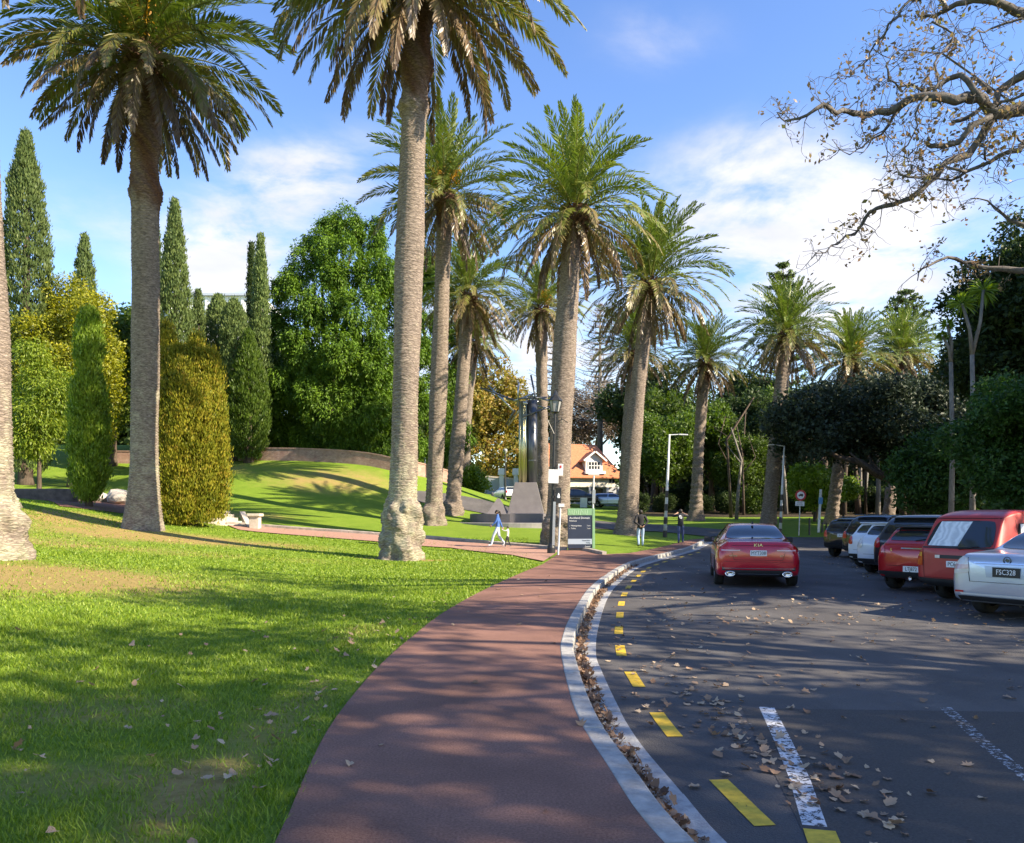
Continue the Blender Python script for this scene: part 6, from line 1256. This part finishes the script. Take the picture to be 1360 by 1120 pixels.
# boundary wall and gate pillars by the autumn trees
def wallrun(name, P, h, th, m, label, cat='wall', cap=None, zf=None, sink=.5):
    x0, y0 = P[0]; z0 = G(x0, y0) if zf is None else zf[0]; e = empty(name, (x0, y0, z0)); tag(e, label, cat); Pp = resample([Vector(p) for p in P], 1.0)+[Vector(P[-1])]; b = MB(); c = MB()
    A, B = offset(Pp, -th/2), offset(Pp, th/2); A2, B2 = offset(Pp, -th/2-.04), offset(Pp, th/2+.04); n = len(Pp)
    def pt(q, i, hh): t = i/(n-1); zz = (G(Pp[i].x, Pp[i].y) if zf is None else zf[0]+(zf[1]-zf[0])*t); return (q.x-x0, q.y-y0, zz-z0+hh)
    for bb, AA, BB, lo, hi in ((b, A, B, -sink, h), (c, A2, B2, h, h+.08)):
        vs = []
        for i in range(n): vs += [pt(AA[i], i, lo), pt(AA[i], i, hi), pt(BB[i], i, hi), pt(BB[i], i, lo)]
        fs = [(o*4+k, o*4+k+1, o*4+5+k, o*4+4+k) for o in range(n-1) for k in range(3)]+[(0, 1, 2, 3)[::-1], tuple((n-1)*4+k for k in range(4))]; bb.add(vs, fs)
    b.build('wall_body', m, e); c.build('coping', cap or m, e); return e
SHWALL = mat('shaded_wall', (.36, .39, .44), .9, var=.08); wl = wallrun('boundary_wall', [((628-CU)/FPX*98, 98), ((730-CU)/FPX*97, 97)], 1, .3, SHWALL, 'long white boundary wall, its shade painted blue grey, in front of the autumn tree', zf=(at(628, 658, 98).z, at(730, 662, 97).z), cap=mat('wall_cap', (.6, .5, .42), .8))  # white wall; its shade is painted into the blue-grey colour
wl.scale[2] = 1; 
for ch in children(wl): ch.scale[2] = 2.4
for u in (666, 685): e = thing('gate_pillar', u, 96.5, 'pale capped pillar rising above the shaded boundary wall, %s of the pair' % ('left' if u == 666 else 'right'), 'pillar', z=at(0, 655, 96.5).z); b = MB(); b.box((0, 0, 1.2), (.5, .5, 2.5)); b.build('shaft', GREYP if 0 else mat('pale_pillar', (.6, .6, .6), .8), e); b = MB(); b.box((0, 0, 2.6), (.9, .7, .8), top=(.8, .8)); b.build('cap', mat('pale_pillar', (.6, .6, .6), .8), e, bevel=.03)
# brick retaining wall under the conifer
def brick(name, c1, c2, mort, sc=3.2):
    m = mat(name, c1, .9, col2=c2, vscale=2.5, bump=.3, bscale=20); t = m.node_tree; w_ = t.nodes.new('ShaderNodeTexBrick'); w_.inputs['Scale'].default_value = sc; w_.inputs['Mortar Size'].default_value = .03; w_.inputs['Color1'].default_value = (1, 1, 1, 1); w_.inputs['Color2'].default_value = (.72, .7, .7, 1); w_.inputs['Mortar'].default_value = (*mort, 1)
    tcn = t.nodes.new('ShaderNodeTexCoord'); mp = t.nodes.new('ShaderNodeMapping'); mp.inputs['Rotation'].default_value = (R(90), 0, 0); t.links.new(tcn.outputs['Object'], mp.inputs[0]); t.links.new(mp.outputs[0], w_.inputs['Vector'])
    mm = t.nodes.new('ShaderNodeMixRGB'); mm.blend_type = 'MULTIPLY'; mm.inputs[0].default_value = 1; p = t.nodes['Principled BSDF']; t.links.new(p.inputs['Base Color'].links[0].from_socket, mm.inputs[1]); t.links.new(w_.outputs[0], mm.inputs[2]); t.links.new(mm.outputs[0], p.inputs['Base Color']); return m
BRK = brick('old_brick', (.36, .21, .17), (.52, .35, .29), (.8, .76, .7))
wallrun('brick_wall', [((150-CU)/FPX*61, 61), ((300-CU)/FPX*60.5, 60.5), ((400-CU)/FPX*59, 59), ((470-CU)/FPX*57.5, 57.5), ((530-CU)/FPX*56.5, 56.5), ((600-CU)/FPX*60, 60)], .85, .4, BRK, 'long low brick retaining wall along the top of the grass bank under the conifer', cap=mat('brick_cap', (.38, .24, .19), .9, var=.2, vscale=3))
# steps with side wall and end pillar
STN = mat('pale_stone_step', (.50, .44, .37), .85, var=.15, vscale=3, bump=.2)
def steps():
    p0 = at(300, 706, 37.0); e = empty('stone_steps', (p0.x, p0.y, p0.z)); tag(e, 'pale stone steps with a sloping side kerb, climbing left behind the golden yew', 'steps'); e.rotation_euler[2] = R(28); z0 = e.location.z
    for k in range(6): b = MB(); b.box((-.4-.12*k, .42*k+.2, .16*k+.0), (3.0, .44, .32)); b.build('step', STN, e, bevel=.015)
    b = MB(); b.box((1.12, 1.15, .40), (.26, 2.6, .26), rx=R(19)); b.build('side_kerb', STN, e, bevel=.015)
    e = empty('stone_pillar', at(339, 705, 37.4)); tag(e, 'short stone pillar with a flat cap at the end of the steps', 'pillar'); b = MB(); b.box((0, 0, .32), (.44, .44, .72)); b.build('shaft', STN, e, bevel=.02); b = MB(); b.box((0, 0, .74), (.62, .62, .14)); b.build('cap', STN, e, bevel=.03)
steps()
# dark stone garden wall, paved landing and rocks at the left
e = empty('stone_wall', at(28, 672, 39)); tag(e, 'low dark rubble wall in the shade at far left', 'wall'); b = MB(); b.box((1.1, .2, .35), (3.0, .5, 1.0)); b.build('wall_body', mat('dark_rubble', (.11, .085, .075), .95, var=.4, vscale=3, bump=.8, bscale=5), e, bevel=.06)
g_ = np.random.default_rng(9)
for k in range(7):
    u, v = 138+g_.uniform(-6, 22), 664-g_.uniform(0, 9); d = 41+k*.3; e = empty('rock', at(u, v, d)); tag(e, 'pale garden rock heaped beside the paving left of the left palm trunk', 'rock', 'rocks by the paving'); bm = bmesh.new(); bmesh.ops.create_icosphere(bm, subdivisions=2, radius=.38+.2*g_.uniform())
    for vv in bm.verts: vv.co *= 1+g_.normal()*.08; vv.co.z *= .7
    me = bpy.data.meshes.new('stone'); bm.to_mesh(me); bm.free(); me.materials.append(mat('pale_rock', (.42, .38, .33), .9, var=.25, vscale=3, bump=.5)); mobj('stone', me, e)
tag(drape('paving', [hp(*p) for p in ((58, 664), (80, 673), (165, 683), (262, 697), (262, 690), (165, 666), (165, 660), (80, 655))], .15, PATHM, .8), kind='structure')
# pale building beyond the cypresses
def far_building():
    d = 120.; s = d/FPX; x = (290-CU)*s; z = G(x, d); e = empty('pale_building', (x, d, z)); tag(e, 'large pale building with a sloping grey roof beyond the cypresses', 'building'); h = at(0, 396, d).z-z; W_ = 14
    WB = mat('white_render', (.66, .67, .68), .7); b = MB(); b.box((0, 4, h/2), (W_, 10, h)); b.build('wall', WB, e)
    b = MB(); hz = at(0, 382, d).z-z; b.add([(-W_/2-.6, -1.5, h+.01), (W_/2+.6, -1.5, h+.01), (W_/2+.6, 9, hz+.8), (-W_/2-.6, 9, hz+.8), (-W_/2-.6, -1.5, h+.35), (W_/2+.6, -1.5, h+.35), (W_/2+.6, 9, hz+1.15), (-W_/2-.6, 9, hz+1.15)], [(3, 2, 1, 0), (4, 5, 6, 7), (0, 1, 5, 4), (1, 2, 6, 5), (2, 3, 7, 6), (3, 0, 4, 7)]); b.build('roof', mat('metal_roof', (.42, .46, .54), .5, .2), e)
    for k in range(5):
        for r in range(3): b = MB(); b.box((-5.4+2.7*k, -1.03, h-1.6-3.2*r), (1.0, .08, 1.6)); b.build('window', mat('window_dark', (.03, .035, .045), .15), e)
    for k in range(6): b = MB(); b.box((-6.8+2.7*k, -1.05, h/2), (.35, .2, h-.1)); b.build('pilaster', WB, e)
    d = 90.; x = (277-CU)/FPX*d; z = G(x, d); e = empty('glasshouse', (x, d, z)); tag(e, 'curved grey glasshouse roof just showing above the golden yew', 'glasshouse'); b = MB(); hh = at(0, 462, d).z-z
    b.box((0, 0, (hh-2)/2), (5, 8, hh-2)); b.build('wall', WB, e); b = MB(); n = 12; vs = []
    for k in range(n+1): a = math.pi*k/n; vs += [(2.5*math.cos(a), -4, hh-2+2*math.sin(a)), (2.5*math.cos(a), 4, hh-2+2*math.sin(a))]
    b.add(vs, [(2*k, 2*k+1, 2*k+3, 2*k+2) for k in range(n)]+[tuple(range(0, 2*n+2, 2)), tuple(range(1, 2*n+2, 2))]); b.build('roof', mat('glass_roof', (.25, .29, .34), .3, .3), e)
far_building()

# ---------------- people ----------------
SKIN = mat('skin', (.45, .26, .18), .6); HAIR = mat('dark_hair', (.018, .013, .010), .6, bump=.4, bscale=60); JEAN = mat('pale_jeans', (.30, .40, .55), .85, var=.15, vscale=9); JEANP = mat('paler_jeans', (.48, .56, .64), .85, var=.12, vscale=9); JEAND = mat('dark_jeans', (.06, .09, .20), .85, var=.2, vscale=9)
BJ = mat('black_jacket', (.014, .013, .017), .8, bump=.3, bscale=12); BLUEJ = mat('blue_jacket', (.045, .13, .40), .85, var=.2, vscale=6); TSH = mat('black_tshirt', (.018, .02, .028), .85); WTOP = mat('white_top', (.68, .68, .64), .8); DKT = mat('dark_trousers', (.035, .033, .035), .85); SHOE = mat('shoe_white', (.6, .6, .6), .7); SHOED = mat('shoe_dark', (.04, .035, .03), .7)
def figure(name, label, loc, rz, s, mats, pose, hair='short', group=None, extra=None):
    """mats: top, legs, shoes, sleeves ('skin' for bare forearm).  pose: dict of joints in metres for a 1.75 m adult facing +Y"""
    J = dict(pelvis=(0, 0, .95), waist=(0, 0, 1.08), chest=(0, 0, 1.27), neckb=(0, 0, 1.45), neck=(0, .01, 1.52), head=(0, .02, 1.60), crown=(0, .015, 1.70), chin=(0, .06, 1.56),
             hipL=(-.10, 0, .90), hipR=(.10, 0, .90), kneeL=(-.11, .02, .50), kneeR=(.11, .02, .50), ankL=(-.11, -.02, .09), ankR=(.11, -.02, .09), toeL=(-.12, .16, .04), toeR=(.12, .16, .04),
             shL=(-.19, 0, 1.42), shR=(.19, 0, 1.42), elL=(-.25, -.02, 1.13), elR=(.25, -.02, 1.13), wrL=(-.25, .06, .88), wrR=(.25, .06, .88))
    J.update(pose)
    SG = [('pelvis', 'waist', .135, .12, 'top'), ('waist', 'chest', .12, .15, 'top'), ('chest', 'neckb', .15, .085, 'top'), ('neckb', 'neck', .085, .052, 'skin'), ('neck', 'head', .052, .088, 'skin'), ('head', 'crown', .088, .075, 'skin'),
          ('pelvis', 'hipL', .135, .10, 'legs'), ('pelvis', 'hipR', .135, .10, 'legs'), ('hipL', 'kneeL', .10, .068, 'legs'), ('hipR', 'kneeR', .10, .068, 'legs'), ('kneeL', 'ankL', .068, .050, 'legs'), ('kneeR', 'ankR', .068, .050, 'legs'), ('ankL', 'toeL', .050, .04, 'shoe'), ('ankR', 'toeR', .05, .04, 'shoe'),
          ('neckb', 'shL', .085, .07, 'top'), ('neckb', 'shR', .085, .07, 'top'), ('shL', 'elL', .07, .048, 'top'), ('shR', 'elR', .07, .048, 'top'), ('elL', 'wrL', .048, .032, 'sleeve'), ('elR', 'wrR', .048, .032, 'sleeve')]
    # hands: palm, four fingers and thumb
    for sd in 'LR':
        w_ = Vector(J['wr'+sd]); a = (w_-Vector(J['el'+sd])).normalized(); sgn = -1 if sd == 'L' else 1; cr = a.cross(Vector((sgn, 0.01, 0))).normalized(); lat = a.cross(cr).normalized()
        J['pm'+sd] = tuple(w_+a*.07); SG.append(('wr'+sd, 'pm'+sd, .03, .03, 'hand'))
        for k in range(4):
            b_ = w_+a*.085+cr*(.022*(k-1.5)); l = (.05, .062, .058, .045)[k]; J['f%d'%k+sd] = tuple(b_); J['g%d'%k+sd] = tuple(b_+a*l*.6-lat*.012*sgn); J['h%d'%k+sd] = tuple(b_+a*l-lat*.03*sgn)
            SG += [('pm'+sd, 'f%d'%k+sd, .03, .011, 'hand'), ('f%d'%k+sd, 'g%d'%k+sd, .010, .009, 'hand'), ('g%d'%k+sd, 'h%d'%k+sd, .009, .008, 'hand')]
        J['t1'+sd] = tuple(w_+a*.04+cr*.045); J['t2'+sd] = tuple(w_+a*.075+cr*.06-lat*.01); SG += [('wr'+sd, 't1'+sd, .03, .012, 'hand'), ('t1'+sd, 't2'+sd, .012, .009, 'hand')]
    J['nose'] = tuple(Vector(J['head'])+Vector((0, .098, -.0)))
    bk = mats.get('bulk', 1); SG = [(a, b_, r0*(bk if k in ('top', 'sleeve') else 1), r1*(bk if k in ('top', 'sleeve') else 1), k) for a, b_, r0, r1, k in SG]
    names = []; rad = {}
    for a, b_, r0, r1, _ in SG:
        for q, r in ((a, r0), (b_, r1)):
            if q not in names: names.append(q)
            rad[q] = max(rad.get(q, 0), r) if q in ('pelvis',) else rad.get(q, r)
    me = bpy.data.meshes.new('skeleton'); me.from_pydata([J[q] for q in names], [(names.index(a), names.index(b_)) for a, b_, *_ in SG], []); o = bpy.data.objects.new('skeleton', me); C.objects.link(o)
    md = o.modifiers.new('skin', 'SKIN'); md.branch_smoothing = .6; sm = o.modifiers.new('sub', 'SUBSURF'); sm.levels = 2; sm.render_levels = 2
    for i, q in enumerate(names):
        r = rad[q]; fl = (1.25, .82) if q in ('pelvis', 'waist', 'chest') else (1, 1); me.skin_vertices[0].data[i].radius = (r*fl[0], r*fl[1]); me.skin_vertices[0].data[i].use_root = q == 'pelvis'
    bpy.context.view_layer.update(); m2 = bpy.data.meshes.new_from_object(o.evaluated_get(bpy.context.evaluated_depsgraph_get())); bpy.data.objects.remove(o); m2.name = 'body'
    ms = [mats['top'], mats['legs'], mats['shoe'], SKIN, mats.get('sleeve', mats['top'])]; m2.materials.clear()
    for q in ms: m2.materials.append(q)
    key = {'top': 0, 'legs': 1, 'shoe': 2, 'skin': 3, 'hand': 3, 'sleeve': 4}
    A = [(Vector(J[a]), Vector(J[b_]), key[k], (r0+r1)/2) for a, b_, r0, r1, k in SG]
    for f in m2.polygons:
        c = f.center; best = 9
        for a, b_, k, r in A:
            t = max(0, min(1, (c-a).dot(b_-a)/max((b_-a).length_squared, 1e-9))); q = (c-a.lerp(b_, t)).length-r
            if q < best: best = q; f.material_index = k
        if c.z > .86 and f.material_index == 1 and c.z > mats.get('hem', .93): f.material_index = 0
        f.use_smooth = True
    e = mobj(name, m2); tag(e, label, 'person', group); e.location = loc; e.rotation_euler = (0, 0, rz); e.scale = (s,)*3
    hd = Vector(J['head']); b = MB()
    # hair cap over the back and top of the head
    prof = []
    M = Matrix.Translation(hd+Vector((0, -.012, .035))) @ Matrix.Rotation(R(18), 4, 'X')
    b.lathe([(.004, .098), (.05, .088), (.082, .058), (.096, .01), (.095, -.045), (.075, -.085), (.0, -.09)], 18, M); ho = b.build('hair', HAIR, e, smooth=True)
    if hair == 'pony': b = MB(); b.tube([hd+Vector((0, -.08, .06)), hd+Vector((0, -.15, .02)), hd+Vector((0, -.17, -.10)), hd+Vector((0, -.14, -.24))], [.03, .045, .04, .012], 10); b.build('ponytail', HAIR, e, smooth=True)
    b = MB()
    for sx in (-1, 1): b.lathe([(0, -.006), (.011, 0), (0, .006)], 8, Matrix.Translation(hd+Vector((sx*.032, .085, .012))) @ Matrix.Rotation(R(90), 4, 'X'))
    b.build('eyes', HAIR, e); b = MB(); b.tube([hd+Vector((0, .080, .012)), hd+Vector((0, .102, -.018)), hd+Vector((0, .085, -.028))], [.008, .014, .008], 6); b.box(hd+Vector((0, .083, -.050)), (.045, .01, .01)); 
    for sx in (-1, 1): b.box(hd+Vector((sx*.088, -.0, -.005)), (.016, .035, .055))
    b.build('face', SKIN, e, bevel=.003)
    return e
def feet(u, v, d): p = at(u, v, d); return (p.x, d, G(p.x, d)+.03)
figure('person', 'woman with a dark ponytail, blue jacket and pale jeans leading a small child', feet(661, 727, 34.2), R(92), .93, dict(top=BLUEJ, legs=JEANP, shoe=SHOE),
       dict(kneeL=(-.10, .20, .52), ankL=(-.10, .30, .10), toeL=(-.11, .47, .07), kneeR=(.10, -.06, .50), ankR=(.10, -.33, .17), toeR=(.11, -.20, .05), elL=(-.24, .10, 1.16), wrL=(-.22, .26, 1.02), elR=(.24, -.12, 1.15), wrR=(.26, -.22, .92), head=(0, .04, 1.60), crown=(0, .035, 1.70)), 'pony')
figure('person', 'small child in a white top and dark trousers holding the woman\'s hand', feet(674.5, 729, 34.0), R(80), .52, dict(top=WTOP, legs=DKT, shoe=SHOE),
       dict(kneeL=(-.10, .16, .50), ankL=(-.10, .20, .10), toeL=(-.11, .35, .06), kneeR=(.10, -.04, .50), ankR=(.10, -.25, .15), toeR=(.11, -.12, .05), elL=(-.22, .22, 1.35), wrL=(-.12, .48, 1.50), head=(0, .02, 1.61), crown=(0, .015, 1.73)))
figure('person', 'man in a black jacket and pale jeans, hands clasped behind his back', feet(851, 728, 35), R(3), .945, dict(top=BJ, legs=JEAN, shoe=SHOED, hem=.86, bulk=1.22),
       dict(kneeL=(-.12, .03, .50), ankL=(-.13, -.16, .13), toeL=(-.14, -.02, .04), kneeR=(.10, .06, .50), ankR=(.10, .04, .09), elL=(-.31, -.10, 1.16), wrL=(-.10, -.22, .99), elR=(.31, -.10, 1.16), wrR=(.12, -.21, .99)))
e = figure('person', 'man in a dark t shirt with a white back print, elbows raised', feet(904, 722, 38), R(-4), .95, dict(top=TSH, legs=JEAND, shoe=SHOED, sleeve=SKIN, hem=.88, bulk=1.12),
       dict(kneeL=(-.10, .02, .50), ankL=(-.10, -.06, .10), toeL=(-.11, .10, .04), kneeR=(.12, .10, .50), ankR=(.13, .12, .09), elL=(-.40, .12, 1.36), wrL=(-.16, .34, 1.50), elR=(.40, .12, 1.38), wrR=(.18, .34, 1.52)))
b = MB(); b.lathe([(0, 0), (.085, 0)], 18, Matrix.Translation((-.02, -.150, 1.33)) @ Matrix.Rotation(R(80), 4, 'X') @ Matrix.Rotation(.5, 4, 'Z') @ Matrix.Diagonal((.8, 1.15, 1, 1))); b.lathe([(.03, -.004), (.05, -.004)], 18, Matrix.Translation((-.02, -.156, 1.33)) @ Matrix.Rotation(R(80), 4, 'X'), 1); b.build('shirt_print', [WSIGN, TSH], e)
# ---------------- ground cover and litter ----------------
def road_z(X_, Y_): return H0(X_, Y_)+road_off(X_, Y_)
KX = np.array([p.y for p in KL if p.y > 0]); KXx = np.array([p.x for p in KL if p.y > 0]); o_ = np.argsort(KX); KX, KXx = KX[o_], KXx[o_]
def kerb_x(y): return np.interp(y, KX, KXx)
PLy = np.array([p.y for p in PL]); PLx = np.array([p.x for p in PL])
def path_x(y): return np.interp(y, PLy, PLx)
def dryness(x, y):
    s = np.zeros(x.shape)
    for a, b_, rx, ry, k in ((-13, 30, 6, 2.2, 1.0), (-17, 24, 6, 3, .6), (-3.6, 27, 1.6, .6, .9), (-8, 24, 8, 1.6, .35), (-10, 15, 4.5, 2.6, .9), (-3.3, 6.2, 1.0, .7, .6), (-2.6, 4.6, .9, .5, .6), (-2.0, 10.2, .5, 1.2, .5), (-15, 15, 8, 5, .35), (-1.75, 5.2, .3, 2.5, .7)): s += k*np.exp(-((x-a)/rx)**2-((y-b_)/ry)**2)
    return s
# grass blades on the near lawn
def grass():
    g = np.random.default_rng(77); VV = []; RR = []
    for (y0, y1, dens, hgt, wd) in ((3.2, 5.2, 5200, .042, .0045), (5.2, 7.5, 3600, .042, .006), (7.5, 11, 1900, .045, .009), (11, 17, 750, .05, .014), (17, 25, 330, .05, .022), (25, 38, 110, .05, .03)):
        xl = -y1*.70-3; n = int(dens*(y1-y0)*(0-xl)*1.0); y = g.uniform(y0, y1, n); x = g.uniform(xl, 0.8, n); px = path_x(y); edge = px-x
        k = (edge > -.045*g.uniform(0, 1, n)**3) & (x > -.68*y-3); dr = dryness(x, y); patch = .5+.5*np.sin(x*2.1+np.sin(y*1.7)*1.3)*np.sin(y*1.9+x*.7); k &= g.uniform(size=n) < np.clip(1.1-dr*1.1-.30*patch, .08, 1)*np.clip(.35+edge*2.5, .3, 1)
        x, y = x[k], y[k]; n = len(x); dr = dr[k]; z = H0(x, y)+.112
        az = g.uniform(0, 2*np.pi, n); h = hgt*g.uniform(.45, 1.25, n)*(1+.3*np.sin(x*1.3)*np.sin(y*1.1)); w_ = wd*g.uniform(.6, 1.2, n); ln = g.normal(size=(n, 2))*.5*h[:, None]
        p = np.stack([x, y, z], 1); a = np.stack([np.cos(az)*w_, np.sin(az)*w_, np.zeros(n)], 1); tip = p+np.column_stack([ln, h])
        VV.append(np.stack([p-a, p+a, tip], 1).reshape(-1, 3)); t = np.clip(g.uniform(0, .75, n)+dr*.35*g.uniform(0, 1, n), 0, 1); RR.append(np.repeat(t, 3))
    V = np.concatenate(VV); m = leafmat('grass_blade', [(0, (.085, .15, .012)), (.45, (.17, .26, .022)), (.8, (.28, .34, .05)), (1, (.42, .31, .12))], rough=.5, transl=.3)
    o = mobj('grass', newmesh('grass', V, np.arange(len(V)).reshape(-1, 3), m, attrs={'rnd': np.concatenate(RR)})); tag(o, 'short bright green mown grass on the near lawn, with bare dry patches', 'grass', kind='stuff')
grass()
# fallen oak leaves
def leaf_shapes(g, n_lob=5):
    """lobed, curled leaf outline"""
    m = 22; o = []; n_lob = g.integers(3, 8); am = g.uniform(.03, .14); ph = g.uniform(0, 6)
    for i in range(m):
        a = 2*np.pi*i/m; r = (.5+am*np.sin(a*n_lob+ph))*(1-.25*abs(np.cos(a)))*g.uniform(.85, 1.12); o.append((r*np.cos(a)*1.25, r*np.sin(a)*.9))
    o = np.array(o); q = g.normal()*.25; cz = .9*(o[:, 0]**2)*g.uniform(-.2, 1.4)+.7*np.abs(o[:, 1])*g.uniform(0, 1)+g.uniform(0, .06, m)
    return np.column_stack([o, cz])
LEAFL = leafmat('fallen_leaf', [(0, (.10, .052, .030)), (.4, (.24, .14, .085)), (.75, (.42, .28, .18)), (1, (.52, .40, .27))], rough=.75, transl=.1)
def scatter(name, label, X_, Y_, Z_, size, seed, tmin=0, tmax=1, tilt=.25, kind='stuff'):
    g = np.random.default_rng(seed); shp = [leaf_shapes(g) for _ in range(30)]; n = len(X_); VV = []; FF = []; RR = []; b0 = 0
    for i in range(n):
        s = shp[i % 30]*size*g.uniform(.4, 1.3); a = g.uniform(0, 6.28); ca, sa = np.cos(a), np.sin(a); tx, ty = g.normal()*tilt, g.normal()*tilt
        P = np.column_stack([s[:, 0]*ca-s[:, 1]*sa, s[:, 0]*sa+s[:, 1]*ca, s[:, 2]]); P[:, 2] += P[:, 0]*tx+P[:, 1]*ty; P[:, 2] -= P[:, 2].min()-.003; P += (X_[i], Y_[i], Z_[i])
        m = len(P); VV.append(np.vstack([P, P.mean(0)-(0, 0, size*.04)])); k = np.arange(m); FF.append(np.column_stack([k, (k+1) % m, np.full(m, m)])+b0); b0 += m+1; RR.append(np.full(m+1, g.uniform(tmin, tmax)))
    o = mobj(name, newmesh(name, np.concatenate(VV), np.concatenate(FF), LEAFL, attrs={'rnd': np.concatenate(RR)})); tag(o, label, 'leaves', kind=kind)
g = np.random.default_rng(31)
# road: thick near the kerb and drifting in loose bands
n = 480; y = 3.6+np.abs(g.gamma(2.2, 4.2, n)); x = kerb_x(y)+.5+np.abs(g.gamma(1.2, 2.3, n)); k = (y < 30) & (x < 13); x, y = x[k], y[k]
c = [(1.75, 6.0, .16, .8, 80), (2.0, 4.9, .2, .5, 70), (1.6, 7.6, .25, .9, 60), (4.2, 12.5, 2.2, .35, 60), (7.0, 14, 2, 1.2, 110), (6.2, 10.5, 1.6, .3, 30)]
for cx, cy, sx, sy, m in c: x = np.append(x, g.normal(cx, sx, m)); y = np.append(y, g.normal(cy, sy, m))
k = x > kerb_x(y)+.45; x, y = x[k], y[k]
scatter('fallen_leaves', 'dry brown oak leaves scattered over the road and drifted near the yellow dashes', x, y, road_z(x, y)+.004, .062, 1, .3, 1)
# gutter litter
n = 3600; y = g.uniform(2.6, 26, n); y = y[g.uniform(size=n) < np.clip(1.15-y/32, .2, 1)]; n = len(y); t = g.beta(1.3, 2.0, n); x = kerb_x(y)+.17+.01+t*.15
clump = np.sin(y*3.1)+np.sin(y*7.3+1)+g.normal(size=n)*.8; k = clump > -1.3; x, y = x[k], y[k]
scatter('gutter_litter', 'thick brown leaf litter packed along the gutter against the kerb', x, y, road_z(x, y)+.006+g.uniform(0, .035, len(x)), .05, 2, 0, .65, .5)
# lawn and path leaves
n = 170; y = 3.6+np.abs(g.gamma(1.8, 2.6, n)); x = path_x(y)-np.abs(g.gamma(1.1, 1.0, n))-.03; k = (y < 16) & (x > -.68*y); x, y = x[k], y[k]
scatter('lawn_leaves', 'pale dry leaves lying on the near grass, mostly close to the path', x, y, H0(x, y)+.135, .06, 3, .5, 1, .4)
n = 26; y = g.uniform(3.8, 20, n); x = path_x(y)+g.uniform(0, 1, n)*(kerb_x(y)-path_x(y)); scatter('path_leaves', 'few dry leaves lying on the red path', x, y, H0(x, y)+.144, .07, 4, .3, 1)
# leaves under the parked cars
n = 420; y = g.uniform(10, 34, n); x = 7+.25*(y-12)+g.uniform(0, 4.5, n); scatter('car_park_leaves', 'dry leaves lying in the shade between the parked cars', x, y, road_z(x, y)+.004, .065, 5, .3, 1)
